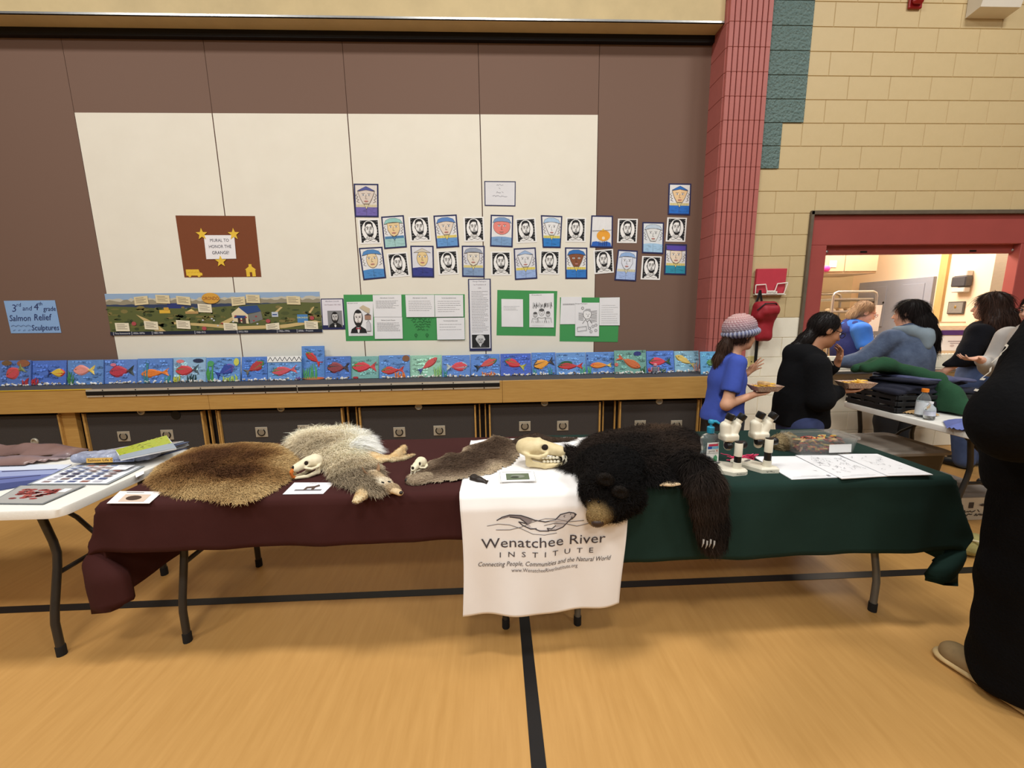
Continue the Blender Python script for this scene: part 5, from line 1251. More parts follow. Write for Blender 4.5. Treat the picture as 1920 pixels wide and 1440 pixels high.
for e in (ear1, ear2):
    es = Sdf([e.x-.07, e.y-.07, e.z-.07], [e.x+.07, e.y+.07, e.z+.07], .005); es.ell((e.x, e.y, e.z), (.034, .018, .027), R=(.2, .3, 0), k=.01); es.ell((e.x, e.y-.020, e.z+.002), (.018, .012, .014), k=.01, sub=True)
    eo = es.build('ear', m_hide, t, color=np.array(lin((40, 37, 35)))); fur(t, eo, 2600, .009, .0008, lambda P: np.tile(np.array([0, -.2, 1.]), (len(P), 1)), lambda P: np.tile(np.array(lin((38, 34, 31))), (len(P), 1)), lift=.4, seed=14, name='ear_fur')
MB().ell((mz.x-.004, mz.y-.030, mz.z-.012), (.026, .018, .018)).build('nose', mat('bear_nose', (58, 40, 32), rough=.45, noise=(60, .4)), t, smooth=True)
for ex, ey in ((440, 860), (350, 850)):
    e = bpt(ex, ey, TY0-.15); MB().ell((e.x, e.y, e.z), (.006, .005, .005)).build('eye', mat('dark_glass_eye', (14, 10, 8), rough=.15), t, smooth=True)
# hanging arm
q = [bpt(1280, 520, TY0+.10), bpt(1430, 580, TY0-.005), bpt(1520, 720, TY0-.07), bpt(1540, 900, TY0-.075), bpt(1570, 1080, TY0-.07), bpt(1580, 1230, TY0-.075)]
q[0].z = ZC+.04; q[1].z = max(q[1].z, ZC+.03)
sd = Sdf([min(p.x for p in q)-.14, TY0-.22, q[-1].z-.12], [max(p.x for p in q)+.14, TY0+.25, ZC+.2], .007)
sd.path([tuple(p) for p in q], [.064, .062, .057, .050, .047, .044], k=.04, sq=.62, ax=(0, 1, 0))
ab = sd.build('paw', m_hide, t, color=np.array(lin((16, 12, 10))))
fur(t, ab, 22000, .040, .0010, lambda P: np.tile(np.array([.1, -.25, -1.]), (len(P), 1)), bcol, lift=.4, jit=.3, seed=15, name='paw_fur')
for k in range(4):
    b0 = bpt(1490+36*k, 1235+14*(k % 2), TY0-.125); MB().tube([b0, b0+Vector((-.006, -.010, -.012)), b0+Vector((-.010, -.008, -.030))], [.004, .0036, .0008], 6).build('claw', mat('claw_horn', (150, 142, 132), rough=.3, noise=(60, .4)), t, smooth=True)
# pale underside showing at the edges
m_raw = mat('raw_hide', (222, 196, 158), rough=.85, noise=(25, .4), rgb2=(186, 152, 112))
for pts in ([(60, 470), (180, 540), (310, 560), (300, 510), (180, 490)], [(1050, 700), (1150, 640), (1260, 690), (1180, 705)], [(1290, 520), (1400, 470), (1480, 480), (1460, 540), (1380, 520)]):
    ps = [on_z(1040+x/5.333, 780+y/5.333, ZC+.016) for x, y in pts]
    MB().prism(ps, (0, 0, .006)).build('hide_edge', m_raw, t)

# ------------------------------------------------------------------ picture cards
def flat_art(px, z, col, name, label, cat, fn, group=None, parent=None, th=.0012):
    a = Art([on_z(u, v, z) for u, v in px], nrm=(0, 0, 1)); a.sheet(col, th)
    if fn: fn(a)
    o = a.build(name)
    if label: tag(o, label, cat, group)
    return o
def f_beav(a): a.rect(.22, .28, .82, .88, (214, 190, 170)); a.poly(ellp(.5, .58, .18, .20, 14), (70, 50, 40)); a.line([(.2, .12), (.6, .12)], .02, (120, 120, 120))
def f_coy(a):
    a.rect(.2, .62, .86, .74, (110, 108, 112)); a.poly([(.40, .68), (.42, .40), (.60, .34), (.68, .20), (.74, .34), (.66, .46), (.66, .68), (.60, .68), (.58, .52), (.48, .54), (.47, .68)], (84, 66, 58)); a.text('Coyote', .5, .10, .09, (110, 110, 116))
def f_bear(a): a.line([(.02, .03), (.98, .03), (.98, .97), (.02, .97)], .008, (150, 150, 150), True); a.rect(.18, .22, .82, .84, (96, 108, 84)); a.poly(ellp(.5, .52, .2, .16, 14), (130, 136, 122)); a.poly(ellp(.42, .60, .12, .1, 10), (60, 66, 54)); a.line([(.08, .08), (.9, .08)], .01, (150, 150, 150))
G2 = 'picture cards on the pelt tables'
flat_art([(225, 921), (305, 922), (280, 944), (200, 944)], ZC+.003, (236, 232, 232), 'picture_card', 'white card with a dark animal photo beside the round beaver pelt', 'card', f_beav, G2)
flat_art([(552, 905), (627, 905), (606, 926), (530, 927)], ZC+.003, (236, 234, 238), 'picture_card', 'white card with a standing coyote picture below the coyote pelt', 'card', f_coy, G2)
flat_art([(936, 885), (1002, 884), (1006, 902), (938, 904)], ZC+.017, (244, 243, 242), 'picture_card', 'white card with a green landscape photo on the towel', 'card', f_bear, G2)
flat_art([(1320, 868), (1340, 877), (1351, 889), (1338, 886)], ZC+.003, (226, 226, 230), 'picture_card', 'white card half hidden under the bear hide near the sanitizer', 'card', None, G2)
# ------------------------------------------------------------------ things on the pelt tables
m_clear = mat('clear_plastic', (235, 240, 242), rough=.08, trans=.92, ior=1.25)
m_frost = mat('frosted_plastic', (236, 238, 236), rough=.22, trans=.85, ior=1.08, alpha=.55)
m_cream = mat('cream_enamel', (226, 220, 200), rough=.35, noise=(30, .1))
m_black = mat('black_plastic', (20, 20, 21), rough=.4)
# hand sanitizer
q = on_z(1334, 878, ZC)
t = thing('sanitizer_bottle', 'clear hand sanitizer pump bottle with a teal pump beside the bear hide', 'bottle', (q.x, q.y+.03, ZC), .1)
H = .165
MB().lathe([(.040, 0), (.044, .006), (.045, .03), (.042, .06), (.038, .085), (.040, .11), (.045, .13), (.044, .145), (.034, .158), (.016, .166), (.014, .172)], seg=28, sx=1.08, sy=.62).build('bottle', m_clear, t, local=True, smooth=True)
MB().lathe([(.036, .004), (.040, .01), (.041, .03), (.039, .055)], seg=28, sx=1.08, sy=.62).build('gel', mat('clear_gel', (200, 222, 232), rough=.05, trans=.9, ior=1.2), t, local=True, smooth=True)
mb = MB(); mb.lathe([(.016, .168), (.017, .172), (.017, .196), (.012, .20), (.006, .202), (.006, .214), (.013, .216), (.014, .226), (.010, .232)], seg=20); mb.tube([(0, 0, .224), (.018, -.012, .225), (.03, -.02, .216)], [.008, .007, .005], 8)
mb.build('pump', mat('teal_pump_plastic', (42, 150, 184), rough=.35), t, local=True, smooth=True)
a = Art([(-.033, -.0295, .128), (.027, -.0295, .128), (.030, -.0300, .014), (-.036, -.0300, .014)], nrm=(0, -1, 0)); a.sheet((240, 240, 236))
a.rect(.12, .06, .92, .15, (206, 50, 84)).rect(.06, .16, .40, .27, (40, 84, 170)).rect(.40, .16, .96, .27, (120, 186, 220)).text('germ', .40, .36, .13, (120, 112, 104), width=.5).text('X', .82, .36, .15, (196, 70, 40)).line([(.06, .46), (.94, .46)], .02, (70, 90, 90))
a.ell(.22, .66, .10, .08, (60, 96, 116), 10).poly([(.56, .80), (.56, .62), (.72, .52), (.86, .62), (.86, .80)], (74, 148, 104)).line([(.1, .90), (.86, .90)], .015, (150, 150, 150)).line([(.12, .95), (.7, .95)], .012, (170, 170, 170))
a.mb.build('front_label', m_print, t, local=True, fix=False)
# microscopes
def microscope(label, u, v, rz, shape, txt):
    q = on_z(u, v, ZC); t = thing('stereo_microscope', label, 'microscope', (q.x, q.y+.045, ZC), rz, 'stereo microscopes')
    if shape == 0: pts = [(-.03, -.045), (.035, -.045), (.05, -.035), (.05, .02), (.03, .07), (-.02, .10), (-.07, .085), (-.085, .045), (-.07, .0)]
    else: pts = [(-.005, -.04), (.075, -.04), (.08, -.035), (.08, -.02), (.0, .105), (-.07, .105), (-.085, .08)]
    mb = MB(); n = len(pts); c = (sum(p[0] for p in pts)/n, sum(p[1] for p in pts)/n)
    vs = [(x, y, z) for x, y, z in [(p[0], p[1], .0) for p in pts]+[(p[0], p[1], .018) for p in pts]+[(c[0]+(p[0]-c[0])*.9, c[1]+(p[1]-c[1])*.9, .026) for p in pts]]
    fs = [(k, (k+1) % n, n+(k+1) % n, n+k) for k in range(n)]+[(n+k, n+(k+1) % n, 2*n+(k+1) % n, 2*n+k) for k in range(n)]+[tuple(range(n-1, -1, -1)), tuple(range(2*n, 3*n))]
    b = mb.add(vs, fs).build('base', m_cream, t, local=True)
    a = Art([(-.02+.03*shape, -.0458+.005*shape, .016), (.035+.03*shape, -.0458+.005*shape, .016), (.035+.03*shape, -.0458+.005*shape, .004), (-.02+.03*shape, -.0458+.005*shape, .004)], nrm=(0, -1, 0)); (a.text(txt, .5, .5, .8, (50, 46, 44), width=.85, shear=.2) if txt else a.scrawl(.1, .8, .5, .5, (70, 66, 64), .03, 8)); a.mb.build('lettering', m_print, b, local=True, fix=False)
    px, py = (.012, -.012) if shape == 0 else (.035, -.012)
    MB().lathe([(.020, .024), (.018, .04), (.018, .055)], (px, py, 0), 16).build('post_foot', m_cream, t, local=True, smooth=True)
    MB().lathe([(.0155, .05), (.0155, .10)], (px, py, 0), 16).build('post', m_black, t, local=True, smooth=True)
    z0 = .085 if shape == 0 else .095
    c_ = MB().lathe([(.0175, z0), (.0175, z0+.062), (.016, z0+.064)], (px, py, 0), 18).build('carrier', m_cream, t, local=True, smooth=True)
    MB().lathe([(.0172, 0), (.0172, .004)], (px, py, z0+.064), 18).build('collar', m_black, c_, local=True, smooth=True)
    for sg in (-1, 1):
        MB().lathe([(.009, 0), (.017, .008), (.018, .014), (.018, .03), (.015, .034)], (px+sg*.016, py+.02, z0+.045), 16, rot=(0, sg*math.pi/2, 0)).build('focus_knob', m_black, t, local=True, smooth=True)
    hx, hy, hz_ = px-.028, py+.035, .178
    sd = Sdf([hx-.1, hy-.1, .10], [hx+.12, hy+.12, .29], .0035)
    sd.box((hx, hy, hz_-.012), (.036, .03, .016), rnd=.008, k=.01); sd.cap((hx, hy, hz_-.02), (hx, hy-.0, .12), .02, .018, k=.01)
    for sg in (-1, 1): sd.cap((hx+sg*.017, hy, hz_), (hx+sg*.026+.010, hy+.006, hz_+.040), .023, .024, k=.008)
    sd.build('head', m_cream, t, local=True, relax=1)
    for sg in (-1, 1):
        p0 = Vector((hx+sg*.026+.010, hy+.006, hz_+.040)); d = Vector((.024+sg*.006, -.006, .046)).normalized()
        MB().tube([p0, p0+d*.034], .0155, 16).build('eyepiece_tube', m_cream, t, local=True, smooth=True)
        e = MB().tube([p0+d*.032, p0+d*.036, p0+d*.060, p0+d*.062], [.0165, .019, .019, .017], 16).build('eyecup', m_black, t, local=True, smooth=True)
        MB().tube([p0+d*.0622, p0+d*.0628], .012, 14).build('lens', mat('lens_glass', (96, 100, 108), rough=.1, metal=.4), e, local=True)
    MB().box((px-.05, py+.07, .028), (.04, .012, .005), rot=(0, 0, .5), bevel=.002).build('stage_clip', m_alu, t, local=True)
    return t
microscope('cream stereo microscope with a rounded base beside the sanitizer bottle', 1384, 893, .12, 0, 'Professor')
microscope('cream stereo microscope with a square base next to the drawing sheets', 1432, 889, .0, 1, '')
# pink string toy
r = random.Random(5)
q = on_z(1392, 862, ZC); t = thing('pink_tangle', 'bright pink rubbery tangle lying behind the microscopes', 'toy', (q.x, q.y, ZC)); mb = MB()
for k in range(16):
    a0 = r.random()*6.28; p = q+Vector((.09*(r.random()-.5), .02*(r.random()-.5), .012)); pts = [p]
    for j in range(5): a0 += 1.6*(r.random()-.5)*2; pts.append(pts[-1]+Vector((.016*math.cos(a0), .012*math.sin(a0), .008*(r.random()-.35))))
    for z_ in pts: z_.z = max(z_.z, ZC+.006)
    mb.tube(pts, .0026, 5)
mb.build('strings', mat('pink_rubber', (222, 44, 96), rough=.4, noise=(40, .2)), t, smooth=True)['kind'] = 'stuff'
# tan fur tuft behind the second microscope
q = on_z(1462, 842, ZC); t = thing('fur_tuft', 'tan brush of fur lying behind the second microscope', 'fur', (q.x, q.y, ZC))
sd = Sdf([q.x-.12, q.y-.08, ZC-.005], [q.x+.12, q.y+.1, ZC+.12], .005); sd.path([(q.x-.05, q.y+.03, ZC+.02), (q.x, q.y, ZC+.035), (q.x+.035, q.y, ZC+.055)], [.018, .032, .025], k=.02)
b = sd.build('hide', m_hide, t, color=np.array(lin((120, 100, 72)))); fur(t, b, 5000, .025, .0008, lambda P: np.tile(np.array([.5, -.4, .3]), (len(P), 1)), lambda P: grad((196, 176, 134), (132, 112, 80), (80, 64, 46))(.5+.5*Wave(40, 3)(P)), lift=.4, seed=44)
# clear tub of crayons
zb, zr = ZC, ZC+.098
rim = [on_z(1290+x/3.918, 770+y/3.918, zr) for x, y in ((692, 146), (1088, 132), (1285, 203), (748, 214))]
xa, xb = (rim[0].x+rim[3].x)/2+.02, (rim[1].x+rim[2].x)/2-.0; ya, yb = (rim[2].y+rim[3].y)/2, (rim[0].y+rim[1].y)/2
cx, cy = (xa+xb)/2, (ya+yb)/2; hw, hd = (xb-xa)/2, (yb-ya)/2
t = thing('plastic_tub', 'clear open plastic tub of crayons with a blank white label', 'tub', (cx, cy, ZC))
def ringpts(w_, d_, z, r_): return [(x+cx, y+cy, z) for x, y in rounded_rect(-w_, w_, -d_, d_, r_)]
mb = MB(); L0 = [ringpts(hw-.022, hd-.02, zb+.001, .02), ringpts(hw-.008, hd-.008, zr-.012, .02), ringpts(hw, hd, zr-.010, .022), ringpts(hw, hd, zr, .022), ringpts(hw-.010, hd-.010, zr, .02), ringpts(hw-.026, hd-.024, zb+.005, .02)]
n = len(L0[0]); vs = [p for l in L0 for p in l]; fs = [(i*n+k, i*n+(k+1) % n, (i+1)*n+(k+1) % n, (i+1)*n+k) for i in range(5) for k in range(n)]+[tuple(range(n-1, -1, -1)), tuple(5*n+k for k in range(n))]
tb = mb.add(vs, fs).build('tub_wall', m_frost, t, smooth=True)
MB().box((cx+.05, ya+.004, zb+.045), (.115, .003, .042), rot=(-.08, 0, 0)).build('paper_label', mat('label_paper', (238, 237, 234), rough=.7), t)
mb = MB(); cols = ((150, 40, 44), (96, 60, 44), (206, 170, 80), (60, 40, 36), (186, 130, 100), (120, 30, 40), (84, 70, 60), (220, 190, 110), (60, 100, 70), (210, 100, 50))
for k in range(560):
    x = cx+(hw-.045)*(2*r.random()-1); y = cy+(hd-.045)*(2*r.random()-1); z = zb+.012+.066*r.random(); an = r.random()*3.14; l_ = .03
    d = Vector((math.cos(an)*l_, math.sin(an)*l_*.6, .006*(r.random()-.5)))
    p = Vector((x, y, z)); a_, b_ = p-d*.6, p+d*.6
    for e in (a_, b_): e.x = min(max(e.x, cx-hw+.034), cx+hw-.034); e.y = min(max(e.y, cy-hd+.034), cy+hd-.034)
    mb.tube([a_, b_], .0042, 5, col=cols[k % 10])
mb.build('crayons', mat('wax_crayon', (255, 255, 255), rough=.5, attr=True), t)['kind'] = 'stuff'
# drawing sheets
def c6(x, y): return (1290+x/3.918, 770+y/3.918)
def scr(seed, dens):
    def fn(a):
        rr = random.Random(seed)
        for k in range(dens):
            x, y = .1+.75*rr.random(), .12+.65*rr.random(); pts = [(x, y)]
            for j in range(4): pts.append((pts[-1][0]+.12*(rr.random()-.5), pts[-1][1]+.10*(rr.random()-.5)))
            a.line(pts, .005, (130, 130, 134)); a.k -= 1
        a.k += 1; a.line([(.08, .94), (.8, .94)], .006, (110, 110, 114)); a.line([(.3, .90), (.7, .90)], .005, (130, 130, 134))
        a.rect(.84, .90, .90, .96, (150, 150, 154)) if dens < 3 else None
    return fn
G3 = 'drawing sheets on the green cloth'
flat_art([c6(480, 338), c6(790, 335), c6(1100, 490), c6(762, 505)], ZC+.003, (240, 240, 242), 'drawing_sheet', 'nearly blank white sheet nearest the microscopes on the green cloth', 'paper', scr(2, 1), G3, th=.003)
flat_art([c6(790, 327), c6(1095, 325), c6(1470, 480), c6(1130, 500)], ZC+.0075, (240, 240, 242), 'drawing_sheet', 'white sheet densely covered in pencil lines, between two other sheets', 'paper', scr(4, 46), G3, th=.003)
flat_art([c6(1100, 318), c6(1390, 318), c6(1800, 470), c6(1470, 478)], ZC+.012, (240, 240, 242), 'drawing_sheet', 'white sheet with sparse sketches at the corner of the green cloth', 'paper', scr(8, 20), G3, th=.003)

# ------------------------------------------------------------------ left table leaflets
def c1(x, y): return (x/5.333, 800+y/5.333)
ZW = TZ+.002
G4 = 'posters and leaflets on the white table'
def lam(pts, z, col, name, label, cat, fn=None, th=.0015): return flat_art([c1(*p) for p in pts], z, col, name, label, cat, fn, G4, th=th)
def f_rows(a):
    a.rect(.03, .04, .97, .96, (236, 238, 242)); rr = random.Random(4)
    for i in range(7):
        for j in range(5): a.rect(.08+.125*i, .12+.16*j, .08+.125*i+.085, .12+.16*j+.10, rr.choice(((90, 100, 140), (140, 120, 120), (110, 120, 150), (190, 190, 200), (70, 70, 96), (150, 100, 90))))
    a.rect(.62, .70, .90, .92, (244, 244, 246))
def f_leaf(a):
    a.rect(.02, .03, .98, .97, (166, 164, 160)); rr = random.Random(6)
    for k in range(40): a.poly(ellp(.25+.5*rr.random(), .2+.55*rr.random(), .05, .07, 7), rr.choice(((150, 60, 56), (170, 84, 74), (120, 50, 48)))); a.k -= 1
    a.k += 1; a.rect(.6, .80, .8, .92, (236, 236, 236))
def f_sea(a):
    for k, c in enumerate(((210, 216, 230), (150, 160, 200), (96, 106, 160), (60, 70, 120))): a.rect(.0, .25*k, 1, .25*k+.25, c)
    a.poly(ellp(.2, .4, .18, .12, 14), (170, 170, 120)); a.line([(.5, .3), (.95, .26)], .03, (70, 70, 110)); a.line([(.4, .6), (.9, .55)], .02, (60, 60, 100))
lam([(-560, 380), (720, 380), (300, 585), (-560, 740)], ZW, (120, 130, 170), 'laminated_poster', 'large blue laminated river poster lying flat under other sheets on the white table', 'poster', f_sea)
lam([(270, 578), (730, 395), (1450, 392), (1080, 575)], ZW+.003, (150, 156, 160), 'laminated_chart', 'white laminated chart with rows of small fish pictures', 'chart', f_rows)
lam([(-120, 770), (200, 590), (860, 588), (430, 775)], ZW+.003, (120, 124, 126), 'laminated_photo', 'grey laminated sheet with clustered red shapes near the table edge', 'poster', f_leaf)
lam([(1350, 470), (1440, 440), (1440, 470), (1360, 510)], ZW+.001, (236, 236, 238), 'paper_slip', 'small white paper slip under the laminated chart', 'paper')
m_sleeve = mat('plastic_sleeve', (214, 218, 222), rough=.2, trans=.25, noise=(12, .3))
def crumple(name, label, pts, z, hgt, m, seed, amp=.02, cat='poster'):
    P = [on_z(*c1(*p), z) for p in pts]; q = np.array([(p.x, p.y) for p in P]); lo, hi = q.min(0), q.max(0)
    wv_ = Wave(9, seed); wv2_ = Wave(24, seed+1)
    o = pelt(name, None, q.tolist(), z, hgt, .06, m, lambda V: grad((176, 172, 176), (128, 124, 138), (140, 112, 106), (112, 84, 76), (186, 182, 182))(.5+.4*Wave(8, seed+5)(V*np.array([.5, 2, 1]))), res=.02, wav=lambda V: amp*(1+wv_(V)+.5*wv2_(V)))
    md = o.modifiers.new('thickness', 'SOLIDIFY'); md.thickness = .002
    return tag(o, label, cat, G4)
m_glossy = mat('glossy_print', (255, 255, 255), rough=.25, attr=True, noise=(14, .2))
crumple('crumpled_poster', 'rumpled brown and grey glossy poster along the back of the white table', [(-600, 290), (700, 300), (900, 230), (700, 215), (-600, 230)], ZW+.004, .03, m_glossy, 3, .02)
crumple('crumpled_poster', 'rumpled mauve and cream glossy poster over the blue river poster', [(-500, 400), (200, 390), (640, 330), (740, 310), (-400, 320)], ZW+.006, .02, m_glossy, 17, .014)
# stack of sleeved leaflets
st = thing('leaflet_stack', 'stack of sleeved picture leaflets under the lime booklet', 'leaflets', tuple(on_z(*c1(1450, 290), TZ)), 0)
rr = random.Random(9); zz = ZW+.002
base = [on_z(*c1(x, y), ZW) for x, y in ((980, 330), (1360, 262), (1880, 215), (1480, 330))]
for k in range(7):
    z = zz+.0075*k; off = Vector((.03*(rr.random()-.5), .03*(rr.random()-.5), 0))
    a = Art([Vector((p.x, p.y, z))+off for p in (base[1], base[2], base[3], base[0])], nrm=(0, 0, 1)); a.sheet(rr.choice(((180, 186, 194), (90, 100, 130), (210, 206, 200), (120, 110, 110))), .004)
    if k == 6:
        for j in range(16): a.poly(ellp(.1+.8*rr.random(), .1+.8*rr.random(), .1, .08, 8), rr.choice(((80, 100, 140), (170, 150, 140), (60, 70, 90), (200, 200, 206)))); a.k -= 1
    a.build('leaflet', m_glossy, st)
zl = zz+.062
lime = [on_z(*c1(x, y), zl) for x, y in ((1155, 235), (1665, 88), (1765, 215), (1205, 330))]
bk = thing('lime_booklet', 'white booklet with a lime green cover band on top of the leaflet stack', 'booklet', tuple(sum(lime, Vector())/4), 0)
a = Art(lime, nrm=(0, 0, 1)); a.sheet((232, 234, 236), .007); a.poly([(0, 0), (1, 0), (.98, .62), (.02, .62)], (178, 190, 52)); a.rect(0, .62, 1, 1, (160, 172, 184))
for k in range(60): a.poly(ellp(rr.random(), .62*rr.random(), .02, .03, 6), rr.choice(((200, 206, 80), (150, 164, 40), (196, 190, 60)))); a.k -= 1
a.k += 1
a.scrawl(.36, .66, .22, .14, (60, 70, 40), .008, 6).scrawl(.40, .62, .46, .14, (60, 70, 40), .008, 7); a.build('cover', m_glossy, bk)
# bagged game
q = on_z(*c1(1080, 385), ZW+.005); t = thing('bagged_game', 'clear bag holding a salmon life cycle game beside the laminated chart', 'game', (q.x, q.y+.04, ZW))
sd = Sdf([q.x-.3, q.y-.05, ZW], [q.x+.3, q.y+.18, ZW+.12], .006); sd.box((q.x, q.y+.06, ZW+.036), (.20, .05, .022), rnd=.02, k=.01)
sd.build('bag', mat('shiny_bag', (180, 186, 206), rough=.15, noise=(16, .7), rgb2=(90, 96, 124), bump=(20, .8, .02)), t, disp=lambda V: .006*Wave(40, 3)(V))
a = Art([(q.x-.10, q.y+.0, ZW+.046), (q.x+.14, q.y+.0, ZW+.046), (q.x+.14, q.y-.004, ZW+.022), (q.x-.10, q.y-.004, ZW+.022)], nrm=(0, -1, .1)); a.rect(0, .0, .55, 1, (226, 180, 90)); a.rect(.55, 0, 1, 1, (150, 160, 190)); a.text('Salmon Life Cycle Game', .5, .5, .7, (50, 40, 60), width=.94); a.build('game_title', m_glossy, t)

# ------------------------------------------------------------------ right hand table load
def bottle(name, label, u, v, z, Hh, R, cap, capc, cat='bottle', liquid=None, lab=None):
    q = on_z(u, v, z); t = thing(name, label, cat, (q.x, q.y+R, z), .0, None)
    MB().lathe([(R*.85, 0), (R, .008), (R, Hh*.30), (R*.93, Hh*.36), (R, Hh*.42), (R, Hh*.60), (R*.8, Hh*.72), (R*.38, Hh*.84), (R*.36, Hh*.9)], seg=24).build('bottle_wall', m_clear, t, local=True, smooth=True)
    MB().lathe([(R*cap, Hh*.89), (R*cap, Hh), (R*cap*.9, Hh*1.003)], seg=20).build('cap', capc, t, local=True, smooth=True)
    if lab: MB().lathe([(R*1.01, Hh*lab[0]), (R*1.01, Hh*lab[1])], seg=24).build('label_band', mat('bottle_label_'+name, lab[2], rough=.5, noise=(30, .4), rgb2=lab[3]), t, local=True, smooth=True)
    if liquid: MB().lathe([(R*.9, .006), (R*.95, .02), (R*.95, Hh*.62)], seg=20).build('liquid', liquid, t, local=True, smooth=True)
    return t
m_cloudy = mat('cloudy_drink', (226, 230, 232), rough=.2, trans=.3, ior=1.2)
bottle('sports_bottle', 'tall sports drink bottle with an orange cap on the white end-on table', 1738, 784, TZ, .20, .038, .52, mat('orange_cap', (236, 130, 30), rough=.45), lab=(.10, .55, (222, 226, 228), (206, 212, 216)))
bottle('water_bottle', 'small water bottle with a blue and white label on the white end-on table', 1750, 789, TZ, .125, .030, .40, mat('white_cap', (240, 240, 240), rough=.4), lab=(.25, .48, (230, 232, 240), (40, 50, 130)))
# crate of clothes
ct = on_z(1650, 770, TZ)
t = thing('clothes_crate', 'low black plastic crate under a heap of dark clothes', 'crate', (3.22, 2.94, TZ))
cx, cy = 3.22, 2.94
m_crate = mat('black_crate', (20, 20, 22), rough=.6, noise=(40, .2))
for sx, sy, dx, dy in ((-.33, 0, .018, .42), (.33, 0, .018, .42), (0, -.21, .66, .018), (0, .21, .66, .018)):
    for k in range(3): MB().box((cx+sx, cy+sy, TZ+.025+.045*k), (dx, dy, .032), bevel=.004).build('crate_slat', m_crate, t)
    for e in (-.45, -.15, .15, .45): MB().box((cx+sx+(dx*e*.95 if dx > .1 else 0), cy+sy+(dy*e*.95 if dy > .1 else 0), TZ+.072), ((.03 if dx > .1 else .014), (.03 if dy > .1 else .014), .14), bevel=.003).build('crate_post', m_crate, t)
MB().box((cx, cy, TZ+.006), (.65, .41, .012)).build('crate_floor', m_crate, t)
def cloth_heap(name, label, px, Y0, thick, m, seed, cat='garment'):
    pts = [on_y(u, v, Y0) for u, v in px]
    lo = Vector((min(p.x for p in pts)-.08, Y0-.3, min(p.z for p in pts)-.08)); hi = Vector((max(p.x for p in pts)+.08, Y0+.3, max(p.z for p in pts)+.08))
    sd = Sdf(lo, hi, .010)
    return pts, sd
m_navy = mat('navy_fabric', (30, 32, 48), rough=.95, noise=(12, .4), bump=(80, .3, .004)); m_slate = mat('slate_fabric', (76, 80, 112), rough=.95, noise=(12, .3), bump=(80, .3, .004))
m_fgreen = mat('forest_green_fleece', (34, 74, 48), rough=1, noise=(12, .4), bump=(120, .4, .004))
sd = Sdf([2.75, 2.45, TZ+.08], [3.75, 3.3, TZ+.36], .010)
for k in range(5): sd.box((3.20+.03*(k % 2), 2.93+.02*math.sin(k), TZ+.152+.016*k), (.33-.015*k, .21-.01*k, .014), R=(.04*math.sin(k*3), .06*math.sin(k*2), .09*k), rnd=.012, k=.004)
o = sd.build('folded_clothes', m_navy, None, disp=lambda V: .012*Wave(18, 5)(V)); tag(o, 'pile of folded navy clothes in the black crate', 'clothes')
sd = Sdf([2.85, 2.45, TZ+.2], [3.75, 3.2, TZ+.40], .010); sd.box((3.24, 2.90, TZ+.238), (.24, .18, .012), R=(0, .05, .1), rnd=.01, k=.004)
o = sd.build('slate_shirt', m_slate, None, disp=lambda V: .008*Wave(24, 8)(V)); tag(o, 'slate blue folded shirt below the green fleece', 'clothes')
g = [on_y(1622, 690, 2.92), on_y(1660, 682, 2.90), on_y(1715, 700, 2.86), on_y(1755, 714, 2.78), on_y(1785, 740, 2.70), on_y(1800, 765, 2.64)]
sd = Sdf([min(p.x for p in g)-.15, 2.25, TZ+.006], [max(p.x for p in g)+.15, 3.35, max(p.z for p in g)+.16], .010)
sd.path([tuple(p+Vector((0, .0, .0))) for p in g], [.035, .045, .045, .05, .06, .06], k=.04); sd.path([tuple(p+Vector((.02, .10, -.02))) for p in g], [.04, .05, .05, .06, .07, .07], k=.04)
sd.cap(g[4]+Vector((0, .05, -.06)), g[5]+Vector((.02, .08, -.03)), .09, .07, k=.05); sd.cut(2, TZ+.012, True)
o = sd.build('green_fleece', m_fgreen, None, disp=lambda V: .012*Wave(20, 2)(V)); tag(o, 'dark green fleece jacket slung over the heap and down onto the table', 'jacket')
# brown paper and blue cloth
q = on_z(1700, 772, TZ+.01); o = pelt('brown_paper', None, [(q.x-.05, q.y+.11), (q.x-.05, q.y-.02), (q.x+.03, q.y-.10), (q.x+.12, q.y-.12), (q.x+.14, q.y-.02), (q.x+.05, q.y+.06)], TZ+.004, .022, .02, mat('kraft_paper', (184, 148, 100), rough=.85, noise=(20, .3)), None, wav=lambda V: .035*Wave(26, 6)(V))
tag(o, 'crumpled brown kraft paper at the edge of the white end-on table', 'paper')
q = on_z(1786, 800, TZ+.01); o = pelt('blue_cloth', None, [(q.x-.06, q.y-.02), (q.x+.02, q.y-.12), (q.x+.30, q.y-.12), (q.x+.32, q.y+.12), (q.x+.1, q.y+.14)], TZ+.004, .05, .06, mat('periwinkle_fabric', (104, 116, 176), rough=.95, noise=(14, .5), rgb2=(70, 80, 140), bump=(80, .3, .004)), None, wav=lambda V: .02*Wave(18, 4)(V))
tag(o, 'rumpled periwinkle blue cloth beside the small water bottle', 'cloth')

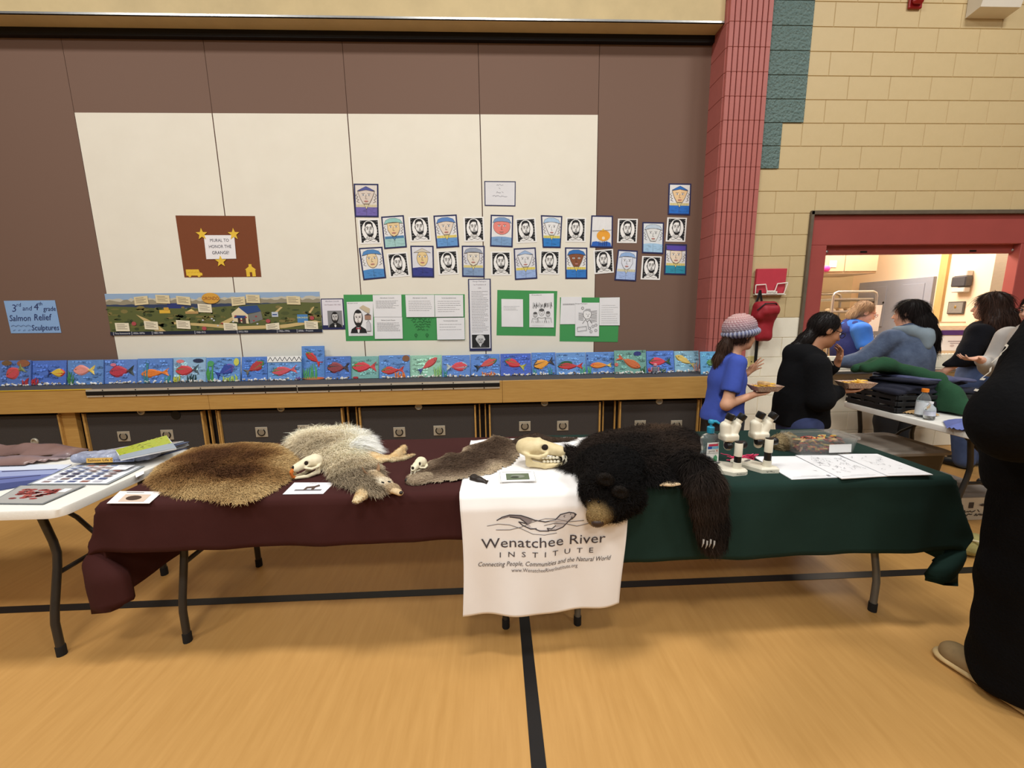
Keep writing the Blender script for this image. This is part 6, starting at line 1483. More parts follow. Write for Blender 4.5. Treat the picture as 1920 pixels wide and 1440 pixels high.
# ------------------------------------------------------------------ totes, carton and bag on the floor
m_lid = mat('grey_tote_lid', (128, 120, 110), rough=.5, noise=(8, .4), rgb2=(98, 90, 82)); m_tote = mat('smoky_tote', (66, 56, 48), rough=.4, trans=.15, noise=(8, .4))
def tote(label, x0, x1, y0, y1, z0, z1):
    cx, cy = (x0+x1)/2, (y0+y1)/2; t = thing('storage_tote', label, 'tote', (cx, cy, z0))
    def rr_(i, z, r_=.05): return [(x, y, z) for x, y in rounded_rect(x0+i, x1-i, y0+i, y1-i, r_)]
    def loft(L):
        n = len(L[0]); return [p for l in L for p in l], [(i*n+k, i*n+(k+1) % n, (i+1)*n+(k+1) % n, (i+1)*n+k) for i in range(len(L)-1) for k in range(n)]+[tuple(range(n-1, -1, -1)), tuple((len(L)-1)*n+k for k in range(n))]
    MB().add(*loft([rr_(.06, z0+.001), rr_(.035, z0+.10), rr_(.02, z1-.03)])).build('tub', m_tote, t, smooth=True)
    MB().add(*loft([rr_(.006, z1-.034), rr_(0, z1-.03), rr_(0, z1-.012), rr_(.012, z1-.006), rr_(.04, z1-.006), rr_(.05, z1-.014), rr_(.09, z1-.014), rr_(.10, z1)])).build('lid', m_lid, t, smooth=True)
    for s1 in (-1, 1): MB().box((cx+s1*((x1-x0)/2-.004), cy, z1-.045), (.02, .12, .03), bevel=.006).build('latch', mat('red_latch', (120, 32, 34), rough=.45), t)
    return t
# cardboard carton
t = thing('cardboard_carton', 'white cardboard carton with printed marks under the grey lidded tote', 'box', (3.25, 2.85, 0))
m_card = mat('white_cardboard', (206, 194, 172), rough=.85, noise=(10, .3)); m_gtop = mat('grey_carton_top', (132, 124, 116), rough=.8, noise=(8, .4))
MB().box((3.25, 2.81, .085), (.76, .56, .168)).build('carton_body', m_card, t)
for s1 in (-1, 1): MB().box((3.25, 2.81+s1*.141, .173), (.76, .276, .006)).build('flap', m_gtop, t)
a = Art([(2.90, 2.5285, .155), (3.60, 2.5285, .155), (3.60, 2.5285, .02), (2.90, 2.5285, .02)], nrm=(0, -1, 0)); ik2 = (70, 62, 58)
for x in (.50, .62, .74): a.poly([(x-.04, .30), (x, .22), (x+.04, .30), (x, .38)], ik2) if x != .62 else a.rect(.595, .14, .645, .46, ik2)
a.scrawl(.52, .72, .62, .14, ik2, .008, 4).scrawl(.44, .80, .84, .12, ik2, .008, 5); a.build('printed_marks', m_print, t)['kind'] = 'stuff'
tote('smoky storage tote with a grey lid behind the green cloth', 2.60, 3.22, 2.58, 3.08, .178, .50)
q = Vector((2.90, 2.17, 0)); sd = Sdf([q.x-.26, q.y-.2, -.002], [q.x+.24, q.y+.14, .2], .007); sd.ell((q.x, q.y, .05), (.15, .09, .06), k=.02); sd.ell((q.x-.08, q.y, .08), (.06, .07, .07), k=.03); sd.cut(2, .004, True)
t = thing('cloth_bag', 'pale olive cloth bag with a dark base on the floor behind the green cloth', 'bag', (q.x, q.y, 0)); sd.build('pouch', mat('olive_canvas', (172, 164, 104), rough=.9, noise=(14, .4), bump=(60, .5, .01)), t, disp=lambda V: .006*Wave(30, 3)(V))
MB().tube([(q.x-.1, q.y-.05, .12), (q.x-.02, q.y-.09, .11), (q.x+.08, q.y-.10, .06), (q.x+.16, q.y-.1, .012)], .006, 6).build('drawcord', mat('pale_cord', (214, 206, 170), rough=.8), t, smooth=True)
MB().ell((q.x+.13, q.y-.08, .02), (.06, .04, .018)).build('dark_base', m_black, t, smooth=True)

# ------------------------------------------------------------------ wall mounted things
# leaflet holder with red folders
t = thing('wall_file_holder', 'wall-mounted holder full of red folders above the red backpack', 'file holder', (2.76, DW-.03, 1.66))
x0, x1, z0, z1 = 2.61, 2.935, 1.66, 1.90
MB().box(((x0+x1)/2, DW-.024, (z0+.02+z1)/2), (x1-x0-.02, .036, z1-z0), rot=(.05, 0, 0), bevel=.004).build('red_folders', mat('red_folder', (196, 58, 74), rough=.6, noise=(20, .2)), t)
mb = MB(); Yh = DW-.055
mb.tube([(x0, Yh, z0+.09), (x0+.10, Yh, z0+.095), (x0+.12, Yh, z0+.03), (x0+.20, Yh, z0+.03), (x0+.22, Yh, z0+.10), (x1, Yh, z0+.11)], .006, 6); mb.tube([(x0, Yh, z0+.09), (x0, Yh, z0), (x1-.03, Yh, z0), (x1, Yh, z0+.11)], .006, 6)
mb.build('wire_rim', mat('white_wire', (236, 232, 222), rough=.4), t, smooth=True)
MB().box(((x0+x1)/2, DW-.032, z0-.004), (x1-x0-.02, .05, .008)).build('tray_floor', mat('white_wire', (236, 232, 222), rough=.4), t)
a = Art([(x0+.11, Yh-.008, z0+.028), (x0+.22, Yh-.008, z0+.028), (x0+.22, Yh-.008, z0), (x0+.11, Yh-.008, z0)], nrm=(0, -1, 0)); a.sheet((226, 222, 210)); a.scrawl(.1, .9, .5, .5, (110, 90, 90), .03, 3); a.build('name_label', m_print, t)
# red backpack
bx, bz = 2.685, 1.44; m_bp = mat('red_nylon', (158, 32, 44), rough=.6, noise=(10, .3), bump=(40, .3, .006))
t = thing('backpack', 'red backpack hanging on the wall by a black loop behind the knit hat', 'backpack', (bx, DW-.1, 1.2))
sd = Sdf([bx-.2, DW-.30, 1.12], [bx+.2, DW+.01, 1.70], .008); sd.box((bx+.01, DW-.10, 1.49), (.115, .075, .10), rnd=.06, k=.02); sd.box((bx+.02, DW-.14, 1.50), (.09, .07, .05), rnd=.04, k=.03); sd.box((bx+.015, DW-.09, 1.31), (.085, .055, .12), rnd=.05, k=.03)
sd.build('pack', m_bp, t, disp=lambda V: .006*Wave(26, 4)(V))
MB().tube([(bx-.11, DW-.16, 1.50), (bx-.05, DW-.19, 1.565), (bx+.05, DW-.195, 1.565), (bx+.12, DW-.16, 1.50)], .006, 6).build('zipper', m_black, t, smooth=True)
for s1 in (-1, 1): MB().tube([(bx-.03+s1*.03, DW-.06, 1.57), (bx-.03+s1*.012, DW-.06, 1.64), (bx-.03, DW-.062, 1.70)], [(.012, .004)]*3, 8).build('hang_loop', m_black, t, smooth=True)
MB().box((bx-.01, DW-.05, 1.10), (.03, .008, .26)).build('strap', m_black, t)
# outlets
for k, (u, v) in enumerate(((1394, 682), (1409, 678))):
    q = on_y(u, v, DW-.01); t = thing('outlet_plate', ('pale yellow wall plate next to the pilaster' if k == 0 else 'pale yellow wall plate beside the raised hand'), 'wall plate', (q.x, DW-.004, q.z))
    MB().box((q.x, DW-.004, q.z), (.075, .008, .115), bevel=.003).build('plate', mat('ivory_plastic', (222, 206, 140), rough=.4), t); MB().ell((q.x, DW-.010, q.z), (.006, .003, .006)).build('hole', m_black, t)
# speaker and alarm
p = on_y(1865, 0, DW); z0 = on_y(1865, 36, DW).z
t = thing('wall_speaker', 'white slanted wall speaker high on the yellow blocks', 'speaker', (p.x, DW-.12, z0)); xs0, xs1 = on_y(1822, 20, DW-.05).x, on_y(1908, 20, DW-.1).x
vs = [(xs0, DW-.004, z0), (xs1, DW-.004, z0), (xs1, DW-.12, z0+.02), (xs0, DW-.12, z0+.02), (xs0, DW-.004, z0+.4), (xs1, DW-.004, z0+.4), (xs1, DW-.22, z0+.4), (xs0, DW-.22, z0+.4)]
MB().add(vs, [(0, 1, 2, 3), (4, 5, 6, 7), (0, 1, 5, 4), (1, 2, 6, 5), (2, 3, 7, 6), (3, 0, 4, 7)]).build('cabinet', mat('speaker_white', (224, 218, 204), rough=.5, noise=(10, .1)), t)
e = [Vector(v) for v in (vs[7], vs[6], vs[2], vs[3])]; a = Art(e); a.base = .004
a.poly([(.16, .05), (.9, .05), (.9, .85), (.16, .85)], (206, 204, 200)); a.ell(.53, .45, .26, .30, (176, 174, 170)); a.build('grille', m_print, t)
q = on_y(1714, 0, DW); z0 = on_y(1714, 11, DW-.05).z
t = thing('fire_alarm', 'red fire alarm horn high on the yellow blocks', 'alarm', (q.x, DW-.04, z0)); m_al = mat('alarm_red', (150, 28, 32), rough=.4)
MB().box((q.x, DW-.015, z0+.075), (.125, .024, .15), bevel=.006).build('back_box', m_al, t); MB().box((q.x-.005, DW-.047, z0+.07), (.10, .04, .10), bevel=.016).build('horn', m_al, t)
# ------------------------------------------------------------------ kitchen behind the hatch
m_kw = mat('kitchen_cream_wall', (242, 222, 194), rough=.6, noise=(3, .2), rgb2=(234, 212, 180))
KX, KY = 6.05, 6.75
struct(MB().box((KX+.06, 5.5, 1.5), (.12, 2.7, 3.2)).build('wall_kitchen_right', m_kw))
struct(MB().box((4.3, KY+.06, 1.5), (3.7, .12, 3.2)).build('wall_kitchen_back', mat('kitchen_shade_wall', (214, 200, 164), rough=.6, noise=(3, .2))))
struct(MB().box((2.5, 5.5, 1.5), (.12, 2.6, 3.2)).build('wall_kitchen_left', m_kw))
struct(MB().box((4.3, 5.5, 3.15), (3.7, 2.7, .1)).build('ceiling_kitchen', m_kw))
# grey electrical cabinet with two doors on the side wall
m_gr = mat('grey_enamel', (150, 154, 166), rough=.45, noise=(5, .15)); Xf = KX-.05
ya, yb = on_x(1751, 518, Xf).y, on_x(1612, 529, Xf).y; za = on_x(1751, 518, Xf).z; zb_ = on_x(1740, 612, Xf).z-.25
t = thing('electrical_cabinet', 'grey metal cabinet with two flush doors on the kitchen wall', 'cabinet', (KX-.026, (ya+yb)/2, zb_))
MB().box((KX-.026, (ya+yb)/2, (za+zb_)/2), (.05, yb-ya, za-zb_), bevel=.004).build('housing', m_gr, t)
for k, (u0, u1, v0, v1) in enumerate(((1690, 1731, 534, 600), (1620, 1661, 540, 600))):
    y0, y1 = on_x(u1, 560, Xf).y, on_x(u0, 560, Xf).y; z1, z0 = on_x(u0, v0, Xf).z, on_x(u0, v1, Xf).z-.1
    d = MB().box((KX-.055, (y0+y1)/2, (z0+z1)/2), (.012, y1-y0, z1-z0), bevel=.003).build('door', m_gr, t)
    MB().box((KX-.064, y0+.28*(y1-y0)+.1, z0+.62*(z1-z0)), (.008, .10, .022)).build('latch_plate', m_black, d)
    MB().ell((KX-.064, y0+.02, z0+.6*(z1-z0)), (.006, .016, .016)).build('lock', m_black, d)
q = on_x(1762, 560, KX-.02)
struct(MB().box((KX-.02, q.y, 1.5), (.04, .09, 1.6)).build('trim_6', mat('wood_trim_kitchen', (206, 172, 112), rough=.5, noise=(20, .3), stretch=(1, 1, .2))))
# towel dispenser, plaque
q = on_x(1799, 531, KX-.08)
t = thing('towel_dispenser', 'grey and white paper dispenser on the cream kitchen wall', 'dispenser', (KX-.06, q.y, q.z-.1))
MB().box((KX-.055, q.y, q.z+.02), (.10, .17, .13), bevel=.012).build('shell', mat('charcoal_plastic', (70, 70, 74), rough=.4), t)
MB().box((KX-.045, q.y, q.z+.12), (.085, .15, .07), bevel=.008).build('top_window', mat('pale_plastic', (206, 204, 200), rough=.4), t)
MB().box((KX-.05, q.y, q.z-.085), (.085, .15, .06), bevel=.008).build('chute', mat('pale_plastic', (206, 204, 200), rough=.4), t)
q = on_x(1793, 577, KX-.01); t = thing('wall_plaque', 'small framed grey plaque on the cream kitchen wall', 'plaque', (KX-.012, q.y, q.z-.1))
MB().box((KX-.012, q.y, q.z), (.02, .19, .16), bevel=.003).build('frame', mat('dark_frame', (84, 80, 76), rough=.5), t); MB().box((KX-.024, q.y, q.z), (.004, .165, .135)).build('plate', mat('pewter_plate', (160, 158, 152), rough=.4, metal=.4, noise=(30, .3)), t); MB().ell((KX-.028, q.y, q.z+.01), (.004, .014, .02)).build('emblem', mat('brass', (170, 140, 80), rough=.4, metal=.6), t)
# stainless refrigerator edge at the near end of the wall
y0, y1 = 4.31, on_x(1862, 500, KX-.3).y
t = thing('steel_refrigerator', 'tall stainless steel refrigerator at the end of the kitchen wall', 'refrigerator', (KX-.16, (y0+y1)/2, 0))
MB().box((KX-.16, (y0+y1)/2, 1.15), (.28, y1-y0, 2.3), bevel=.01).build('body', m_steel, t)
MB().box((KX-.306, (y0+y1)/2, 1.3), (.012, y1-y0-.03, 1.9), bevel=.005).build('door', m_steel, t)
# wall cupboard
Yc = 5.7; x0, x1 = on_y(1520, 500, Yc).x, on_y(1644, 500, Yc).x; zc0 = on_y(1600, 513, Yc).z
t = thing('wall_cupboard', 'beige metal wall cupboard with a paper note above the rack', 'cupboard', ((x0+x1)/2, Yc+.3, zc0))
m_cup = mat('beige_laminate', (196, 172, 140), rough=.5, noise=(6, .3), rgb2=(176, 152, 122))
MB().box(((x0+x1)/2, Yc+.3, zc0+.45), (x1-x0, .6, .9), bevel=.004).build('carcass', m_cup, t)
for k in (0, 1): MB().box((x0+(x1-x0)*(.25+.5*k), Yc-.008, zc0+.46), ((x1-x0)/2-.01, .018, .86), bevel=.004).build('door', m_cup, t)
q = on_y(1562, 495, Yc-.02); MB().box((q.x, Yc-.020, q.z), (.10, .004, .09)).build('paper_note', mat('label_paper', (238, 237, 234), rough=.7), t)
q = on_y(1548, 504, Yc-.02); MB().ell((q.x, Yc-.035, q.z), (.05, .03, .045)).build('pink_magnet', mat('hot_pink', (226, 60, 150), rough=.5, noise=(30, .3)), t)
# pan rack
Yr = 5.55; xa, xb = on_y(1562, 560, Yr).x, on_y(1643, 560, Yr).x; zt_ = on_y(1600, 547, Yr).z
t = thing('pan_rack', 'aluminium pan rack with rounded top rails and loaded sheet pans', 'rack', ((xa+xb)/2, Yr+.3, 0))
for yy in (Yr, Yr+.6): MB().tube([(xa, yy, .02), (xa, yy, zt_-.06), (xa+.015, yy, zt_-.02), (xa+.06, yy, zt_), (xb-.06, yy, zt_), (xb-.015, yy, zt_-.02), (xb, yy, zt_-.06), (xb, yy, .02)], .018, 10).build('end_frame', m_alu, t, smooth=True)
for k in range(8):
    z = zt_-.12-.17*k
    for xx in (xa, xb): MB().box((xx, Yr+.3, z), (.03, .6, .012)).build('runner', m_alu, t)
    if k in (0, 1, 2, 4):
        p = MB().box(((xa+xb)/2, Yr+.3, z+.02), (xb-xa-.04, .58, .025), bevel=.006).build('sheet_pan', m_alu, t)
        mb = MB()
        if k > 0:
            for j in range(5): mb.ell((xa+.08+(xb-xa-.16)*j/4, Yr+.12, z+.045), (.05, .08, .03), seg=8, rings=5)
            mb.build('bread', mat('pale_dough', (226, 206, 172), rough=.8, noise=(20, .3)), p, smooth=True)['kind'] = 'stuff'
q = on_y(1645, 590, 5.4); t = MB().box((q.x+.06, 5.5, q.z-.05), (.16, .012, .36), rot=(.04, 0, 0)).build('hung_sheet', mat('label_paper', (238, 237, 234), rough=.7)); tag(t, 'white sheet of paper hung at the end of the pan rack', 'paper')
# counter inside and paper bags
cs = MB().box((4.5, 4.60, wsill-.03), (2.4, .56, .04), bevel=.006).build('serving_counter', m_steel); tag(cs, 'long steel serving counter inside the kitchen hatch', 'counter')
cb = MB().box((4.5, 4.56, (wsill-.05)/2), (2.3, .42, wsill-.055)).build('counter_base', mat('dark_counter_front', (60, 56, 54), rough=.6, noise=(10, .3))); tag(cb, 'dark base cabinet under the serving counter', 'cabinet')
m_bag = mat('tan_paper_bag', (222, 192, 150), rough=.75, noise=(8, .3), bump=(14, .5, .02)); m_purp = mat('purple_print', (84, 50, 110), rough=.6, noise=(30, .3)); m_wht = mat('white_print', (238, 230, 220), rough=.6, noise=(8, .2))
def pbag(label, u, Y, Wd, Ht, rz, z0):
    q = on_y(u, 640, Y); t = thing('paper_bag', label, 'bag', (q.x, Y, z0), rz, 'flour bags on the counter')
    w_, d_ = Wd/2, Wd*.32; L = [(w_, d_, 0), (w_*1.03, d_*1.05, Ht*.3), (w_, d_, Ht*.7), (w_*.97, d_*.6, Ht*.9), (w_*.95, .012, Ht*.97), (w_*.95, .01, Ht)]
    vs = []; fs = []
    for a_, b_, z in L: vs += [(-a_, -b_, z), (a_, -b_, z), (a_, b_, z), (-a_, b_, z)]
    for i in range(len(L)-1): fs += [(i*4+k, i*4+(k+1) % 4, i*4+4+(k+1) % 4, i*4+4+k) for k in range(4)]
    fs += [(3, 2, 1, 0), tuple(len(L)*4-4+k for k in range(4))]
    MB().add(vs, fs).build('bag', m_bag, t, local=True)
    def band(z0_, z1_, m, nm, o_=.004): MB().box((0, -(d_*1.04)-.001, (z0_+z1_)/2*Ht), (Wd*.94, .003+o_, (z1_-z0_)*Ht)).build(nm, m, t, local=True)
    band(.30, .66, m_wht, 'white_panel'); band(.68, .80, m_purp, 'purple_band', .002); band(.06, .20, m_purp, 'purple_band', .002)
    mb = MB()
    for k in range(9): mb.ell((-Wd*.42+Wd*.105*k, -d_*1.05, Ht*.205), (Wd*.05, .004, Wd*.05), seg=8, rings=5)
    mb.build('scalloped_edge', m_wht, t, local=True)['kind'] = 'stuff'
    a = Art([(-Wd*.36, -d_*1.05-.004, Ht*.60), (Wd*.36, -d_*1.05-.004, Ht*.60), (Wd*.36, -d_*1.05-.004, Ht*.36), (-Wd*.36, -d_*1.05-.004, Ht*.36)], nrm=(0, -1, 0)); a.line([(.2, .3), (.8, .3)], .04, (150, 130, 130)).line([(.3, .5), (.7, .5)], .03, (150, 130, 130)).ell(.4, .75, .1, .12, (200, 180, 170)); a.mb.build('print_lines', m_print, t, local=True, fix=False)['kind'] = 'stuff'
    return t
zcn = wsill-.008
pbag('tan paper bag with purple bands standing in front on the steel counter', 1776, 4.55, .30, .47, -.25, zcn)
pbag('tan paper bag with purple bands standing behind, beside the denim jacket', 1742, 4.80, .26, .44, .3, zcn)
pbag('tan paper bag with purple bands turned sideways beside the black sweater', 1826, 4.66, .20, .48, .6, zcn)
# ------------------------------------------------------------------ people
m_skin1 = mat('skin_light', (214, 162, 130), rough=.55, noise=(8, .25), rgb2=(200, 138, 108)); m_skin2 = mat('skin_tan', (176, 124, 92), rough=.55, noise=(8, .25), rgb2=(158, 104, 76)); m_skin3 = mat('skin_pale', (226, 176, 150), rough=.55, noise=(8, .25), rgb2=(212, 150, 126))
m_eyew = mat('eye_white', (236, 232, 226), rough=.2); m_iris = mat('eye_dark', (36, 24, 18), rough=.15); m_lip = mat('lip', (176, 98, 90), rough=.5)
def hairmat(n, c): return mat('hair_'+n, c, rough=.45, noise=(60, .4), stretch=(4, 4, .5), bump=(90, .5, .004))
h_black = hairmat('black', (24, 19, 18)); h_dbrown = hairmat('dark_brown', (46, 30, 24)); h_brown = hairmat('brown', (70, 50, 40)); h_grey = hairmat('ash', (150, 122, 96))
class Fig:
    def __init__(s, name_label, base, ang, h=.008):
        s.b = Vector((base[0], base[1], 0)); a = math.radians(ang); s.f = Vector((math.cos(a), math.sin(a), 0)); s.r = Vector((s.f.y, -s.f.x, 0))
        s.root = thing('person', name_label, 'person', tuple(s.b)); s.h = h
    def P(s, fw, rt, z): return s.b+s.f*fw+s.r*rt+Vector((0, 0, z))
    def new(s, z0=-.01, z1=1.8, rad=.62, h=None): return Sdf([s.b.x-rad, s.b.y-rad, z0], [s.b.x+rad, s.b.y+rad, z1], h or s.h)
    def orient(s, yaw=0, pitch=0, roll=0):
        """head axes: x right, y forward, z up; yaw positive turns to the figure's left, pitch positive looks down"""
        B = Matrix((s.r, s.f, Vector((0, 0, 1)))).transposed()
        return B @ Matrix.Rotation(math.radians(yaw), 3, 'Z') @ Matrix.Rotation(-math.radians(pitch), 3, 'X') @ Matrix.Rotation(math.radians(roll), 3, 'Y')
def head(sd, c, R, s=1.):
    T = lambda x, y, z: Vector(c)+R @ Vector((x*s, y*s, z*s))
    def E(p, r, k=.015, sub=False): sd.ell(T(*p), [q*s for q in r], R=R, k=k*s, sub=sub)
    E((0, -.015, .030), (.074, .092, .086)); E((0, .030, -.025), (.060, .060, .085), .03); E((0, .040, -.072), (.046, .046, .036), .03); E((0, .070, -.092), (.020, .017, .016), .02)
    sd.cap(T(-.034, .074, .022), T(.034, .074, .022), .012*s, k=.02*s)
    for x in (-1, 1):
        E((x*.036, .060, -.032), (.026, .024, .026), .02); E((x*.031, .096, .004), (.014, .012, .009), .008, True); E((x*.075, -.008, -.005), (.010, .022, .032), .006); E((x*.012, .097, -.034), (.008, .009, .007), .008)
    sd.cap(T(0, .086, .006), T(0, .108, -.030), .008*s, .012*s, k=.010*s)
    E((0, .088, -.057), (.022, .010, .006), .008); E((0, .086, -.068), (.019, .010, .007), .008); sd.ell(T(0, .100, -.0625), [.02*s, .008*s, .0022*s], R=R, k=.002, sub=True)
    return T
def face_parts(F, T, R, s=1., glasses=None, brow=None):
    for x in (-1, 1):
        e = MB().ell(T(x*.031, .0775, .004), (.0125*s,)*3, seg=10, rings=8).build('eye', m_eyew, F.root, smooth=True)
        MB().ell(T(x*.031, .086, .003), (.0062*s,)*3, seg=8, rings=6).build('iris', m_iris, e, smooth=True)
        if brow: MB().tube([T(x*.014, .090, .026), T(x*.031, .088, .031), T(x*.048, .078, .026)], [.003*s, .004*s, .002*s], 6).build('eyebrow', brow, F.root, smooth=True)
    MB().ell(T(0, .094, -.0625), (.019*s, .006*s, .008*s), rot=R, seg=10, rings=6).build('mouth', m_lip, F.root, smooth=True)
    if glasses:
        g = MB()
        for x in (-1, 1):
            pts = [T(x*.034+.025*math.cos(a)*1.05, .106, .002+.020*math.sin(a)) for a in [2*math.pi*k/14 for k in range(15)]]; g.tube(pts, .0022*s, 6)
            g.tube([T(x*.060, .104, .006), T(x*.080, .06, .010), T(x*.082, -.005, .008)], .0022*s, 6)
        g.tube([T(-.010, .108, .006), T(.010, .108, .006)], .0022*s, 6); g.build('glasses', glasses, F.root, smooth=True)
def hand(sd, w, d, n, curl=.35, s=1., thumb=1, spread=.12):
    """palm and five fingers; d finger direction, n palm normal, thumb side = thumb*(d x n)"""
    d = Vector(d).normalized(); n = Vector(n); n = (n-d*n.dot(d)).normalized(); sv = d.cross(n)*thumb; w = Vector(w)
    sd.cap(w, w+d*.03*s, .022*s, .024*s, k=.012, sq=.75, ax=n)
    for i in range(4):
        o = (i-1.5)*.0185*s; sd.cap(w+d*.02*s-sv*o*.6, w+d*.082*s-sv*o, .014*s, .0125*s, k=.010)
        p = w+d*(.086-.004*abs(i-1.2))*s-sv*o; L = (.040, .045, .041, .032)[i]*s; a = 0; r_ = .0098*s; dd = (d-sv*spread*(i-1.5)*.9).normalized()
        for j, fr in enumerate((1, .68, .52)):
            a += curl*(.6, 1.1, .8)[j]; q = p+(dd*math.cos(a)+n*math.sin(a))*L*fr; sd.cap(p, q, r_, r_*.9, k=.004); p = q; r_ *= .9
    p = w+d*.022*s+sv*.022*s; v = (d*.62+sv*.72+n*.25).normalized(); q = p+v*.042*s; sd.cap(p, q, .0135*s, .0115*s, k=.012)
    v2 = (d*.85+sv*.38+n*(.2+curl*.4)).normalized(); sd.cap(q, q+v2*.032*s, .011*s, .0085*s, k=.004)
def legs(sd, F, zh, spread, r0, knee_f=.02, foot=True, rs=(1, .66, .42)):
    for x in (-1, 1):
        sd.path([F.P(0, x*spread*.9, zh), F.P(knee_f, x*spread, zh*.53), F.P(-.02, x*spread, .08)], [r0*rs[0], r0*rs[1], r0*rs[2]], k=.03)
def shoes(F, spread, m, s=1.):
    for x in (-1, 1):
        sd = Sdf(list(F.P(0, x*spread, 0)-Vector((.24, .24, .01))), list(F.P(0, x*spread, 0)+Vector((.24, .24, .16))), .008)
        sd.cap(F.P(-.05, x*spread, .05), F.P(.12*s, x*spread, .035), .045*s, .038*s, k=.02); sd.cap(F.P(-.04, x*spread, .06), F.P(-.02, x*spread, .10), .042, .04, k=.02); sd.cut(2, .003, True)
        sd.build('shoe', m, F.root)
def strands(F, o, n, L, comb, c1_, c2_, seed, lift=.12, jit=.12, w_=.0011): fur(F.root, o, n, L, w_, comb, lambda P: grad(c1_, c2_)(np.random.default_rng(seed).random(len(P))), lift=lift, jit=jit, seed=seed, name='hair_strands')
DOWN = lambda P: np.tile(np.array([0, 0, -1.]), (len(P), 1))

# --- girl in a knit hat ---------------------------------------------------
gx = on_y(1364, 700, 2.95).x
F = Fig('girl in a blue tee and striped knit hat holding a paper food tray', (gx, 2.95), 2, .0065)
hc = F.P(.085, 0, 1.318); R = F.orient(yaw=6, pitch=4)
sh_r, el_r, wr_r = F.P(-.01, .125, 1.115), F.P(-.10, .17, .825), F.P(.125, .13, .885)
sh_l, el_l, wr_l = F.P(.03, -.125, 1.115), F.P(.12, -.17, .92), F.P(.225, -.10, 1.01)
sd = F.new(z1=1.56, rad=.5); T = head(sd, hc, R, .98)
sd.cap(F.P(.06, 0, 1.24), F.P(.02, 0, 1.12), .042, .048, k=.03)
sd.path([F.P(0, 0, 1.08), F.P(0, 0, .9), F.P(0, 0, .74), F.P(0, 0, .66)], [.10, .095, .10, .11], k=.05)
for a_, e_, w_ in ((sh_r, el_r, wr_r), (sh_l, el_l, wr_l)): sd.path([a_, e_, w_], [.044, .036, .024], k=.03)
hand(sd, wr_r, F.f+Vector((0, 0, .12)), Vector((0, 0, 1)), .32, .86, thumb=-1)
hand(sd, wr_l, F.f*.75+Vector((0, 0, .6)), F.f*.3+Vector((0, -1, -.3)), .10, .86, thumb=-1, spread=.32)
legs(sd, F, .70, .075, .085); sd.build('body', m_skin1, F.root, relax=1)
face_parts(F, T, R, .98, None, h_dbrown)
sd = F.new(z0=.6, z1=1.22, rad=.42, h=.0075)
sd.path([F.P(.005, 0, 1.10), F.P(.0, 0, .98), F.P(-.005, 0, .84), F.P(-.02, 0, .70), F.P(-.025, 0, .60)], [.105, .125, .125, .145, .16], k=.04)
for a_, e_ in ((sh_r, el_r), (sh_l, el_l)): sd.path([a_+Vector((0, 0, .005)), a_.lerp(e_, .62)], [.064, .064], k=.035)
sd.ell(F.P(.045, 0, 1.185), (.062, .062, .07), k=.01, sub=True)
for a_, e_ in ((sh_r, el_r), (sh_l, el_l)):
    d_ = (e_-a_).normalized(); c_ = a_.lerp(e_, .62)+d_*.058; sd.ell(c_, (.085, .085, .045), R=Vector((0, 0, 1)).rotation_difference(d_).to_matrix(), k=.005, sub=True)
sd.cut(2, .675, True); m_tee = mat('royal_blue_jersey', (62, 84, 176), rough=.9, noise=(10, .3), bump=(40, .25, .006))
sd.build('tee_shirt', m_tee, F.root, disp=lambda V: .005*Wave(24, 7)(V)*np.clip((1.1-V[:, 2])/.3, 0, 1))
sd = F.new(z1=.76, rad=.32, h=.009); sd.cap(F.P(0, 0, .70), F.P(0, 0, .62), .115, .115, k=.03); legs(sd, F, .68, .078, .10, rs=(1, .7, .55)); sd.build('trousers', mat('dark_grey_denim', (48, 48, 54), rough=.9, noise=(14, .3)), F.root)
shoes(F, .078, mat('grey_sneaker', (90, 90, 96), rough=.6), .85)
sd = F.new(z0=.98, z1=1.45, rad=.4, h=.007); sd.ell(T(0, -.03, .02), (.084, .084, .09), k=.01); sd.path([T(0, -.10, -.02), T(0, -.125, -.09), T(-.01, -.15, -.19), T(-.01, -.16, -.29)], [.035, .042, .040, .018], k=.02); sd.ell(T(0, .075, -.03), (.085, .075, .10), k=.01, sub=True)
ho = sd.build('hair', h_brown, F.root); strands(F, ho, 5000, .05, DOWN, (76, 54, 42), (40, 28, 22), 3)
# knit hat
sd = Sdf(hc-Vector((.2, .2, .14)), hc+Vector((.2, .2, .24)), .006)
Rh = F.orient(yaw=6, pitch=-8); Th = lambda x, y, z: hc+Rh @ Vector((x, y, z))
sd.ell(Th(0, -.012, .055), (.104, .124, .104), R=Rh, k=.01); sd.ell(Th(0, .0, -.075), (.16, .17, .085), R=Rh, k=.006, sub=True)
def kcol(V):
    L_ = (V-np.array(hc))@np.array(Rh); ring_ = (np.sin(L_[:, 2]*420)*.5+.5); an = np.arctan2(L_[:, 1], L_[:, 0]); st_ = np.sin(an*34+np.floor(L_[:, 2]*134)*1.6)*.5+.5
    t_ = np.clip((L_[:, 2]-.02)/.12, 0, 1); top_ = grad((96, 96, 124), (116, 88, 108), (150, 98, 108), (176, 122, 120))(t_); alt = grad((170, 168, 180), (190, 172, 176), (206, 178, 174))(t_)
    w_ = np.clip(ring_*.35+st_*.65, 0, 1)[:, None]; return top_*(1-w_)+alt*w_
m_knit = mat('chunky_knit', (255, 255, 255), rough=.95, attr=True, bump=(160, .6, .006))
def kdisp(V):
    L_ = (V-np.array(hc))@np.array(Rh); an = np.arctan2(L_[:, 1], L_[:, 0]); return .0022*np.sin(an*34)+.0022*np.sin(L_[:, 2]*420)
kh = sd.build('knit_hat', m_knit, F.root, relax=1, disp=kdisp, color=kcol)
